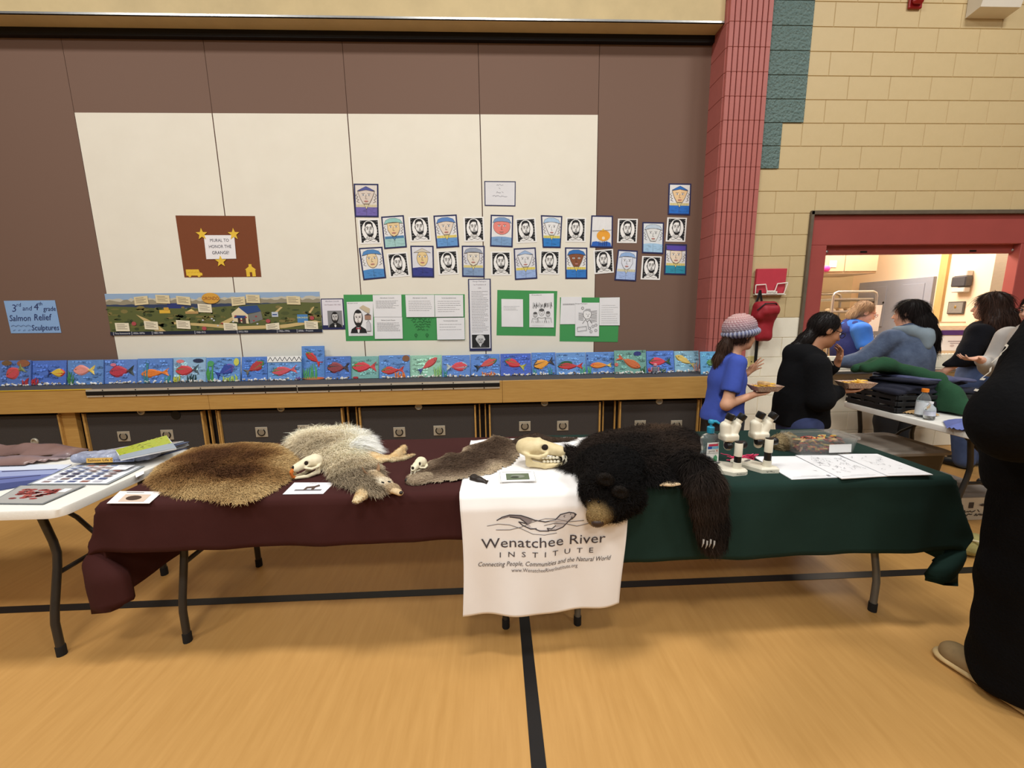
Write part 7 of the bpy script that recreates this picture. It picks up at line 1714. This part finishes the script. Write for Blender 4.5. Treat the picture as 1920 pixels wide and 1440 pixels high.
sd = Sdf(hc-Vector((.2, .2, .14)), hc+Vector((.2, .2, .2)), .006)
sd.ell(Th(0, -.005, .018), (.118, .137, .046), R=Rh, k=.01); sd.ell(Th(0, .0, -.0), (.084, .098, .13), R=Rh, k=.004, sub=True)
def kcol2(V):
    L_ = (V-np.array(hc))@np.array(Rh); an = np.arctan2(L_[:, 1], L_[:, 0]); w_ = (np.sin(an*30)*.5+.5)[:, None]; return np.array(lin((172, 174, 192)))*w_+np.array(lin((74, 80, 118)))*(1-w_)
sd.build('hat_cuff', m_knit, kh, relax=1, disp=lambda V: .0035*np.sin(np.arctan2(((V-np.array(hc))@np.array(Rh))[:, 1], ((V-np.array(hc))@np.array(Rh))[:, 0])*30), color=kcol2)
# food tray helper
m_tray = mat('checked_food_tray', (232, 214, 190), rough=.7, noise=(130, .9), rgb2=(150, 84, 70)); m_chip = mat('yellow_nachos', (240, 196, 70), rough=.5, noise=(40, .4), rgb2=(214, 150, 40)); m_food = mat('tan_food', (214, 176, 124), rough=.7, noise=(40, .4))
def food_tray(label, c, ang, chips, brown):
    t = thing('food_tray', label, 'food tray', tuple(c), ang, 'paper food trays')
    b = [(-.07, -.045), (.07, -.045), (.07, .045), (-.07, .045)]; u = [(-.10, -.068), (.10, -.068), (.10, .068), (-.10, .068)]; i_ = [(-.096, -.064), (.096, -.064), (.096, .064), (-.096, .064)]
    vs = [(x, y, 0) for x, y in b]+[(x, y, .042) for x, y in u]+[(x, y, .042) for x, y in i_]+[(x*.96, y*.96, .003) for x, y in b]
    fs = [(3, 2, 1, 0)]+[(j*4+k, j*4+(k+1) % 4, j*4+4+(k+1) % 4, j*4+4+k) for j in range(3) for k in range(4)]+[(12, 13, 14, 15)]
    MB().add(vs, fs).build('tray', m_tray, t, local=True)
    r_ = random.Random(3); mb = MB()
    for k in range(26):
        p = Vector((.15*(r_.random()-.5), .085*(r_.random()-.5), .022+.024*r_.random())); a_ = r_.random()*6.28; q_ = [p+Vector((.026*math.cos(a_+j*2.1), .026*math.sin(a_+j*2.1), .010*(r_.random()-.3))) for j in range(3)]; mb.prism(q_, (0, 0, .003))
    mb.build('nachos', m_chip if chips else m_food, t, local=True)['kind'] = 'stuff'
    if brown: MB().box((-.01, 0, .055), (.06, .07, .03), rot=(0, .1, .3), bevel=.008).build('sandwich', m_food, t, local=True)
    return t
food_tray('paper tray with a sandwich in the hand of the girl in the knit hat', wr_r+F.f*.085+Vector((0, .0, .028)), .0, True, True)

# --- woman in black hoodie ------------------------------------------------
wx = on_y(1508, 700, 2.92).x
F = Fig('person in a black hoodie and glasses holding a tray of nachos', (wx, 2.92), -16, .0075)
hc = F.P(.105, 0, 1.345); R = F.orient(yaw=2, pitch=22)
sd = F.new(z1=1.56, rad=.52); T = head(sd, hc, R, 1.02)
sh_r, el_r, wr_r = F.P(.01, .17, 1.10), F.P(.03, .21, .86), F.P(.18, .13, .915)
sh_l, el_l, wr_l = F.P(.02, -.17, 1.10), F.P(.14, -.20, .95), F.P(.235, -.07, 1.08)
sd.cap(F.P(.07, 0, 1.27), F.P(.0, 0, 1.13), .052, .06, k=.03); sd.path([F.P(0, 0, 1.08), F.P(0, 0, .85), F.P(0, 0, .66)], [.12, .125, .12], k=.05)
for a_, e_, w_ in ((sh_r, el_r, wr_r), (sh_l, el_l, wr_l)): sd.path([a_, e_, w_], [.06, .045, .028], k=.03)
hand(sd, wr_r, F.f+Vector((0, 0, .05)), Vector((0, 0, 1)), .35, .95, thumb=-1); hand(sd, wr_l, F.f*.2+Vector((0, 0, .9)), -F.f, .5, .95, thumb=1)
legs(sd, F, .66, .07, .08); sd.build('body', m_skin2, F.root, relax=1); face_parts(F, T, R, 1.02, m_black, h_black)
sd = F.new(z0=.56, z1=1.26, rad=.5, h=.009)
sd.path([F.P(-.01, 0, 1.12), F.P(.0, 0, .98), F.P(.0, 0, .82), F.P(.0, 0, .66), F.P(.0, 0, .56)], [.135, .160, .170, .172, .172], k=.05)
for a_, e_, w_ in ((sh_r, el_r, wr_r), (sh_l, el_l, wr_l)): sd.path([a_, e_, e_.lerp(w_, .85)], [.082, .074, .05], k=.04)
sd.path([F.P(-.06, -.08, 1.17), F.P(-.09, 0, 1.18), F.P(-.06, .08, 1.17)], [.05, .055, .05], k=.03); sd.ell(F.P(.07, 0, 1.26), (.085, .085, .09), k=.01, sub=True); sd.cut(2, .625, True)
m_hood = mat('black_fleece', (17, 17, 19), rough=1, noise=(16, .4), bump=(60, .4, .008), spec=.2)
hd_ = sd.build('hoodie', m_hood, F.root, disp=lambda V: .008*Wave(18, 5)(V))
MB().tube([F.P(.115, .06, 1.15), F.P(.16, .045, 1.09)], .005, 6).build('zip_pull', m_alu, hd_, smooth=True)
sd = F.new(z1=.72, rad=.36, h=.009); sd.cap(F.P(0, 0, .64), F.P(0, 0, .60), .145, .15, k=.03); legs(sd, F, .64, .09, .125, rs=(1, .7, .55)); m_jean = mat('blue_denim', (54, 64, 104), rough=.9, noise=(18, .4), rgb2=(40, 48, 80), bump=(200, .2, .003)); sd.build('jeans', m_jean, F.root)
shoes(F, .10, m_black)
sd = F.new(z0=1.0, z1=1.56, rad=.42, h=.007); sd.ell(T(0, -.025, .030), (.088, .098, .094), R=R, k=.01); sd.path([hc+F.f*-.07+Vector((0, 0, -.01)), hc+F.f*-.12+Vector((0, 0, -.07)), hc+F.f*-.17+Vector((0, 0, -.13)), hc+F.f*-.20+Vector((0, 0, -.22))], [.05, .05, .045, .02], k=.02)
sd.ell(T(0, .105, -.045), (.10, .105, .105), R=R, k=.01, sub=True); ho = sd.build('hair', h_black, F.root); strands(F, ho, 4000, .035, lambda P: np.tile(np.array([-.5, 0, -.8]), (len(P), 1)), (34, 27, 25), (14, 11, 11), 5, lift=.08)
food_tray('paper tray of yellow nachos held by the person in the black hoodie', wr_r+F.f*.09+Vector((0, 0, .028)), -.1, True, False)

# --- kitchen helper -------------------------------------------------------
kx = on_y(1612, 640, 4.98).x
F = Fig('kitchen helper in a blue tee and navy vest leaning over the counter', (kx, 5.10), -24, .008)
hc = F.P(.10, 0, 1.46); R = F.orient(yaw=0, pitch=24)
sd = F.new(z1=1.7, rad=.6); T = head(sd, hc, R, 1.14)
sh_r, el_r, wr_r = F.P(.02, .21, 1.24), F.P(.06, .30, 1.0), F.P(.34, .26, 1.06); sh_l, el_l, wr_l = F.P(.02, -.21, 1.24), F.P(.10, -.27, 1.0), F.P(.36, -.10, 1.04)
sd.cap(F.P(.07, 0, 1.38), F.P(.0, 0, 1.24), .058, .065, k=.03); sd.path([F.P(0, 0, 1.2), F.P(0, 0, .95), F.P(0, 0, .75)], [.15, .16, .17], k=.05)
for a_, e_, w_ in ((sh_r, el_r, wr_r), (sh_l, el_l, wr_l)): sd.path([a_, e_, w_], [.062, .052, .032], k=.03)
hand(sd, wr_r, F.f, Vector((0, 0, -1)), .4, 1.05, thumb=1); hand(sd, wr_l, F.f, Vector((0, 0, -1)), .4, 1.05, thumb=-1)
legs(sd, F, .78, .075, .085); sd.build('body', m_skin3, F.root, relax=1); face_parts(F, T, R, 1.14, mat('rose_glasses', (150, 70, 70), rough=.3), h_grey)
sd = F.new(z0=.7, z1=1.4, rad=.5, h=.009); sd.path([F.P(0, 0, 1.22), F.P(.01, 0, 1.0), F.P(.01, 0, .76)], [.175, .20, .20], k=.05)
for a_, e_ in ((sh_r, el_r), (sh_l, el_l)): sd.path([a_, a_.lerp(e_, .72)], [.10, .09], k=.04); d_ = (e_-a_).normalized(); sd.ell(a_.lerp(e_, .72)+d_*.085, (.12, .12, .06), R=Vector((0, 0, 1)).rotation_difference(d_).to_matrix(), k=.005, sub=True)
sd.ell(F.P(.06, 0, 1.36), (.08, .08, .09), k=.01, sub=True); sd.build('tee_shirt', mat('bright_blue_jersey', (44, 104, 196), rough=.9, noise=(10, .3)), F.root, disp=lambda V: .005*Wave(22, 9)(V))
sd = F.new(z0=.7, z1=1.42, rad=.45, h=.009); sd.path([F.P(0, 0, 1.20), F.P(.01, 0, 1.0), F.P(.01, 0, .74)], [.185, .215, .215], k=.05); sd.path([F.P(-.02, -.10, 1.31), F.P(-.06, 0, 1.33), F.P(-.02, .10, 1.31)], [.045, .05, .045], k=.03)
sd.ell(F.P(.06, 0, 1.36), (.095, .095, .10), k=.01, sub=True); sd.box(F.P(.2, 0, 1.0), (.13, .075, .5), R=(0, 0, math.radians(-14)), rnd=.01, k=.005, sub=True)
for a_, sg in ((sh_r, 1), (sh_l, -1)): sd.ell(a_+F.r*.09*sg-Vector((0, 0, .02)), (.14, .14, .17), k=.005, sub=True)
vo = sd.build('vest', mat('navy_vest', (26, 40, 108), rough=.85, noise=(12, .3), bump=(40, .3, .006)), F.root)
c = on_y(1636, 632, 4.86); a = Art([c+Vector((-.07, 0, .035)), c+Vector((.07, .0, .035)), c+Vector((.07, .0, -.035)), c+Vector((-.07, .0, -.035))], nrm=(0, -1, 0)); a.text('DU', .5, .5, .9, (236, 240, 244)); a.build('vest_lettering', m_print, vo)['kind'] = 'stuff'
sd = F.new(z1=.82, rad=.36, h=.010); sd.cap(F.P(0, 0, .76), F.P(0, 0, .7), .165, .165, k=.03); legs(sd, F, .74, .10, .13, rs=(1, .7, .5)); sd.build('trousers', mat('black_trousers', (24, 24, 27), rough=.9, noise=(14, .3)), F.root); shoes(F, .10, m_black)
sd = F.new(z0=1.2, z1=1.72, rad=.42, h=.008); sd.ell(T(0, -.03, .030), (.100, .108, .108), R=R, k=.01); sd.ell(T(0, -.09, -.05), (.085, .06, .085), R=R, k=.03); sd.ell(T(0, .105, -.05), (.125, .125, .125), R=R, k=.01, sub=True)
ho = sd.build('hair', h_grey, F.root); strands(F, ho, 5000, .05, lambda P: np.tile(np.array([-.4, 0, -.8]), (len(P), 1)), (190, 164, 132), (96, 74, 58), 7, lift=.08)
MB().tube([wr_l+F.f*.05, wr_l+F.f*.05+Vector((-.1, -.02, .07))], .007, 6).build('mint_pen', mat('mint_plastic', (150, 216, 200), rough=.4), None, smooth=True)
tag(bpy.data.objects['mint_pen'], 'thin mint green utensil in the hand of the kitchen helper', 'utensil')

# --- woman in denim jacket, back view ---------------------------------------
dx = on_y(1700, 650, 3.62).x
F = Fig('person with long black hair in a faded denim jacket, back turned', (dx, 3.62), 98, .009)
hc = F.P(.03, 0, 1.455); R = F.orient(yaw=22, pitch=8)
sd = F.new(z1=1.68, rad=.66); T = head(sd, hc, R, 1.0)
sh_l, el_l, wr_l = F.P(.0, -.20, 1.22), F.P(.10, -.36, 1.02), F.P(.20, -.52, .99); sh_r, el_r, wr_r = F.P(.0, .20, 1.22), F.P(.05, .25, .98), F.P(.24, .16, .98)
sd.cap(F.P(.02, 0, 1.38), F.P(0, 0, 1.24), .05, .055, k=.03); sd.path([F.P(0, 0, 1.2), F.P(0, 0, 1.0), F.P(0, 0, .80)], [.14, .13, .16], k=.05)
for a_, e_, w_ in ((sh_r, el_r, wr_r), (sh_l, el_l, wr_l)): sd.path([a_, e_, w_], [.05, .042, .028], k=.03)
hand(sd, wr_l, wr_l-el_l, Vector((0, 0, -1)), .35, 1.0, thumb=-1); hand(sd, wr_r, wr_r-el_r, Vector((0, 0, -1)), .35, 1.0)
legs(sd, F, .80, .07, .08); sd.build('body', m_skin3, F.root, relax=1); face_parts(F, T, R, 1.0, None, h_black)
sd = F.new(z0=.78, z1=1.42, rad=.64, h=.010); sd.path([F.P(0, 0, 1.20), F.P(0, 0, 1.05), F.P(0, 0, .86)], [.165, .185, .20], k=.05)
for sg in (-1, 1): sd.cap(F.P(0, sg*.09, 1.05), F.P(0, sg*.10, .86), .14, .15, k=.05)
for a_, e_, w_ in ((sh_r, el_r, wr_r), (sh_l, el_l, wr_l)): sd.path([a_, e_, e_.lerp(w_, .85)], [.092, .078, .055], k=.04)
sd.ell(F.P(.05, 0, 1.36), (.07, .07, .10), k=.01, sub=True); m_dj = mat('faded_denim', (84, 98, 122), rough=.9, noise=(12, .8), rgb2=(54, 66, 90), bump=(50, .4, .008)); sd.build('denim_jacket', m_dj, F.root, disp=lambda V: .007*Wave(20, 3)(V))
sd = F.new(z0=1.1, z1=1.42, rad=.4, h=.009); sd.path([F.P(.02, -.12, 1.30), F.P(-.08, -.08, 1.29), F.P(-.13, 0, 1.22), F.P(-.08, .08, 1.29), F.P(.02, .12, 1.30)], [.035, .05, .055, .05, .035], k=.04); sd.cap(F.P(-.12, 0, 1.25), F.P(-.14, 0, 1.16), .07, .05, k=.04); sd.build('hood', mat('pale_denim_hood', (124, 138, 148), rough=.95, noise=(14, .3)), F.root, disp=lambda V: .005*Wave(26, 6)(V))
sd = F.new(z1=.92, rad=.36, h=.010); sd.cap(F.P(0, 0, .86), F.P(0, 0, .78), .16, .165, k=.03); legs(sd, F, .80, .095, .125, rs=(1, .7, .6)); sd.build('trousers', mat('black_trousers', (24, 24, 27), rough=.9, noise=(14, .3)), F.root); shoes(F, .095, m_black)
sd = F.new(z0=1.05, z1=1.68, rad=.42, h=.008); sd.ell(T(0, -.02, .032), (.090, .102, .092), R=R, k=.01); sd.path([T(.01, -.07, .0), T(.02, -.10, -.10), T(.05, -.135, -.22), T(.09, -.16, -.34)], [.085, .085, .07, .03], k=.03, sq=.7, ax=F.f); sd.ell(T(0, .088, -.03), (.082, .082, .10), R=R, k=.01, sub=True)
ho = sd.build('hair', h_black, F.root); strands(F, ho, 7000, .07, DOWN, (36, 29, 28), (14, 11, 11), 9, lift=.08, jit=.08)

# --- woman in black sweater and jeans ---------------------------------------
sx_ = on_y(1850, 640, 3.5).x
F = Fig('person with long wavy brown hair in a black sweater and blue jeans', (sx_, 3.5), 112, .009)
hc = F.P(.02, 0, 1.505); R = F.orient(yaw=12, pitch=4)
sd = F.new(z1=1.74, rad=.6); T = head(sd, hc, R, 1.0)
sh_l, el_l, wr_l = F.P(.0, -.18, 1.27), F.P(.02, -.30, 1.06), F.P(.12, -.36, .93); sh_r, el_r, wr_r = F.P(.0, .18, 1.27), F.P(-.02, .24, 1.02), F.P(.12, .20, .95)
sd.cap(F.P(.01, 0, 1.42), F.P(0, 0, 1.29), .048, .052, k=.03); sd.path([F.P(0, 0, 1.24), F.P(0, 0, 1.05), F.P(0, 0, .86)], [.12, .11, .11], k=.05)
for a_, e_, w_ in ((sh_r, el_r, wr_r), (sh_l, el_l, wr_l)): sd.path([a_, e_, w_], [.046, .04, .027], k=.03)
hand(sd, wr_l, Vector((-.2, .4, -.8)), F.r*1, .35, 1.0, thumb=-1); hand(sd, wr_r, F.f, Vector((0, 0, -1)), .35, 1.0)
legs(sd, F, .84, .07, .08); sd.build('body', m_skin3, F.root, relax=1); face_parts(F, T, R, 1.0, None, h_dbrown)
sd = F.new(z0=.92, z1=1.46, rad=.55, h=.010); sd.path([F.P(0, 0, 1.26), F.P(0, 0, 1.1), F.P(0, 0, .95)], [.15, .165, .165], k=.05)
for a_, e_, w_ in ((sh_r, el_r, wr_r), (sh_l, el_l, wr_l)): sd.path([a_, e_, e_.lerp(w_, .95)], [.085, .072, .05], k=.04)
sd.ell(F.P(.04, 0, 1.42), (.065, .065, .09), k=.01, sub=True); sd.cut(2, .975, True); sd.build('sweater', mat('black_knit', (19, 19, 24), rough=1, noise=(18, .3), bump=(90, .4, .006), spec=.2), F.root, disp=lambda V: .006*Wave(22, 4)(V))
sd = F.new(z1=1.02, rad=.40, h=.010); sd.path([F.P(0, 0, 1.0), F.P(-.01, 0, .88), F.P(-.01, 0, .80)], [.135, .16, .16], k=.05); sd.ell(F.P(-.06, .07, .84), (.11, .11, .12), k=.05); sd.ell(F.P(-.06, -.07, .84), (.11, .11, .12), k=.05); legs(sd, F, .80, .10, .13, rs=(1, .72, .6)); sd.build('jeans', mat('mid_blue_denim', (74, 92, 132), rough=.9, noise=(18, .5), rgb2=(52, 66, 102), bump=(200, .2, .003)), F.root); shoes(F, .10, m_black)
sd = F.new(z0=1.02, z1=1.74, rad=.46, h=.008); sd.ell(T(0, -.02, .034), (.092, .104, .092), R=R, k=.01); sd.path([T(0, -.06, .0), T(.0, -.10, -.12), T(.0, -.13, -.26), T(.02, -.14, -.40)], [.092, .10, .105, .06], k=.03, sq=.6, ax=F.f); sd.path([T(-.07, .0, -.02), T(-.10, -.04, -.14), T(-.12, -.06, -.28)], [.04, .04, .03], k=.03); sd.path([T(.07, .0, -.02), T(.11, -.05, -.16), T(.14, -.08, -.32)], [.04, .045, .035], k=.03); sd.ell(T(0, .088, -.03), (.080, .082, .10), R=R, k=.01, sub=True)
ho = sd.build('hair', h_dbrown, F.root, disp=lambda V: .006*np.sin(V[:, 2]*40+6*np.arctan2(V[:, 1]-F.b.y, V[:, 0]-F.b.x))); strands(F, ho, 8000, .08, DOWN, (62, 42, 33), (24, 16, 13), 11, lift=.14, jit=.22)

# --- person at the edge in a grey shirt -------------------------------------
ex = on_y(1918, 580, 2.95).x+.19
F = Fig('person in a light grey shirt and glasses facing the hatch queue', (ex, 2.95), 176, .010)
hc = F.P(.06, 0, 1.475); R = F.orient(yaw=0, pitch=6)
sd = F.new(z1=1.72, rad=.55); T = head(sd, hc, R, 1.0)
sh_l, el_l, wr_l = F.P(.0, -.20, 1.25), F.P(.03, -.26, 1.0), F.P(.26, -.16, 1.08); sh_r, el_r, wr_r = F.P(.0, .20, 1.25), F.P(.03, .26, 1.0), F.P(.28, .14, 1.08)
sd.cap(F.P(.04, 0, 1.40), F.P(0, 0, 1.27), .052, .058, k=.03); sd.path([F.P(0, 0, 1.22), F.P(0, 0, 1.0), F.P(0, 0, .82)], [.14, .14, .15], k=.05)
for a_, e_, w_ in ((sh_r, el_r, wr_r), (sh_l, el_l, wr_l)): sd.path([a_, e_, w_], [.05, .042, .028], k=.03)
hand(sd, wr_l, F.f, Vector((0, 0, 1)), .35, 1.0); hand(sd, wr_r, F.f, Vector((0, 0, 1)), .35, 1.0, thumb=-1); legs(sd, F, .82, .07, .08); sd.build('body', m_skin3, F.root, relax=1); face_parts(F, T, R, 1.0, m_black, h_black)
sd = F.new(z0=.8, z1=1.42, rad=.5, h=.010); sd.path([F.P(0, 0, 1.24), F.P(0, 0, 1.05), F.P(0, 0, .86)], [.165, .18, .18], k=.05)
for a_, e_, w_ in ((sh_r, el_r, wr_r), (sh_l, el_l, wr_l)): sd.path([a_, e_, e_.lerp(w_, .7)], [.088, .075, .05], k=.04)
sd.ell(F.P(.05, 0, 1.38), (.07, .07, .09), k=.01, sub=True); sd.build('shirt', mat('light_grey_jersey', (196, 194, 190), rough=.9, noise=(12, .2)), F.root, disp=lambda V: .005*Wave(22, 2)(V))
sd = F.new(z1=.92, rad=.36, h=.010); sd.cap(F.P(0, 0, .86), F.P(0, 0, .78), .155, .16, k=.03); legs(sd, F, .80, .095, .12, rs=(1, .7, .6)); sd.build('trousers', mat('black_trousers', (24, 24, 27), rough=.9, noise=(14, .3)), F.root); shoes(F, .095, m_black)
sd = F.new(z0=1.3, z1=1.72, rad=.36, h=.008); sd.ell(T(0, -.022, .034), (.090, .104, .092), R=R, k=.01); sd.ell(T(0, -.08, -.03), (.07, .05, .07), R=R, k=.03); sd.ell(T(0, .090, -.04), (.085, .085, .10), R=R, k=.01, sub=True); ho = sd.build('hair', h_black, F.root); strands(F, ho, 3000, .04, DOWN, (34, 27, 25), (14, 11, 11), 13)

# --- tall person all in black close by --------------------------------------
F = Fig('tall person all in black with white sleeve lettering, standing with back turned', (2.10, 1.28), 100, .010)
hc = F.P(.02, 0, 1.66); R = F.orient(yaw=0, pitch=6)
sd = F.new(z1=1.86, rad=.72); T = head(sd, hc, R, 1.04)
sh_l, el_l, wr_l = F.P(.0, -.23, 1.38), F.P(-.03, -.46, 1.13), F.P(.17, -.12, 1.0); sh_r, el_r, wr_r = F.P(.0, .23, 1.38), F.P(-.05, .44, 1.13), F.P(.17, .12, 1.0)
sd.cap(F.P(.01, 0, 1.57), F.P(0, 0, 1.40), .06, .066, k=.03); sd.path([F.P(0, 0, 1.34), F.P(0, 0, 1.1), F.P(0, 0, .92)], [.17, .17, .18], k=.05)
for a_, e_, w_ in ((sh_r, el_r, wr_r), (sh_l, el_l, wr_l)): sd.path([a_, e_, w_], [.06, .048, .03], k=.03)
hand(sd, wr_l, F.r+F.f*.2, -F.f, .6, 1.05, thumb=-1); hand(sd, wr_r, -F.r+F.f*.2, -F.f, .6, 1.05); legs(sd, F, .88, .10, .09); sd.build('body', m_skin2, F.root, relax=1); face_parts(F, T, R, 1.04, None, h_black)
sd = F.new(z0=.78, z1=1.62, rad=.72, h=.011); sd.path([F.P(0, 0, 1.36), F.P(0, 0, 1.15), F.P(0, 0, .92)], [.22, .25, .25], k=.06)
for sg in (-1, 1): sd.cap(F.P(0, sg*.10, 1.2), F.P(0, sg*.12, .90), .18, .18, k=.06)
for a_, e_, w_ in ((sh_r, el_r, wr_r), (sh_l, el_l, wr_l)): sd.path([a_, e_, e_.lerp(w_, .9)], [.125, .115, .075], k=.05)
sd.path([F.P(.0, -.10, 1.50), F.P(-.12, 0, 1.46), F.P(.0, .10, 1.50)], [.05, .07, .05], k=.04); sd.ell(F.P(.04, 0, 1.56), (.08, .08, .1), k=.01, sub=True); sd.cut(2, .80, True)
hd_ = sd.build('hoodie', mat('deep_black_fleece', (12, 12, 14), rough=1, noise=(16, .4), bump=(60, .4, .008), spec=.15), F.root, disp=lambda V: .010*Wave(16, 5)(V))
sd = F.new(z1=.92, rad=.5, h=.011); sd.cap(F.P(0, 0, .86), F.P(0, 0, .80), .20, .20, k=.03)
for x in (-1, 1): sd.path([F.P(0, x*.11, .86), F.P(.0, x*.14, .50), F.P(.0, x*.15, .10)], [.17, .145, .125], k=.04)
sd.cut(2, .035, True); sd.build('trousers', mat('black_pile_trousers', (11, 10, 11), rough=1, noise=(30, .4), bump=(120, .6, .010), spec=.15), F.root, disp=lambda V: .006*Wave(34, 5)(V))
m_slip = mat('tan_slipper', (150, 124, 84), rough=.85, noise=(14, .5), rgb2=(100, 82, 56)); m_sole = mat('pale_slipper_sole', (196, 168, 118), rough=.8, noise=(20, .3))
for x in (-1, 1):
    o_ = F.P(.04, x*.155, 0); lo, hi = o_-Vector((.26, .26, .01)), o_+Vector((.26, .26, .16))
    sd = Sdf(lo, hi, .007); sd.cap(F.P(-.07, x*.155, .055), F.P(.16, x*.165, .045), .052, .05, k=.02); sd.ell(F.P(-.05, x*.155, .11), (.055, .055, .05), k=.01, sub=True); sd.cut(2, .022, True); so = sd.build('slipper', m_slip, F.root)
    sd = Sdf(lo, hi, .007); sd.cap(F.P(-.08, x*.155, .02), F.P(.17, x*.165, .02), .060, .058, k=.02, sq=.35, ax=(0, 0, 1)); sd.cut(2, .003, True); sd.build('sole', m_sole, so)
sd = F.new(z0=1.45, z1=1.88, rad=.36, h=.009); sd.ell(T(0, -.022, .034), (.09, .104, .094), R=R, k=.01); sd.ell(T(0, .092, -.04), (.085, .085, .10), R=R, k=.01, sub=True); ho = sd.build('hair', h_black, F.root); strands(F, ho, 2500, .04, DOWN, (34, 27, 25), (14, 11, 11), 15)

ax_ = (el_l-sh_l).normalized(); cm = sh_l.lerp(el_l, .62); nn = Vector((-.55, .55, .55)); nn = (nn-ax_*nn.dot(ax_)).normalized(); bb_ = ax_.cross(nn)
ctr = cm+nn*.126; a = Art([ctr-ax_*.11+bb_*.03, ctr+ax_*.11+bb_*.03, ctr+ax_*.11-bb_*.03, ctr-ax_*.11-bb_*.03], nrm=nn); a.scrawl(.02, .98, .5, .75, (226, 220, 206), .035, 9); a.build('sleeve_lettering', m_print, hd_)['kind'] = 'stuff'
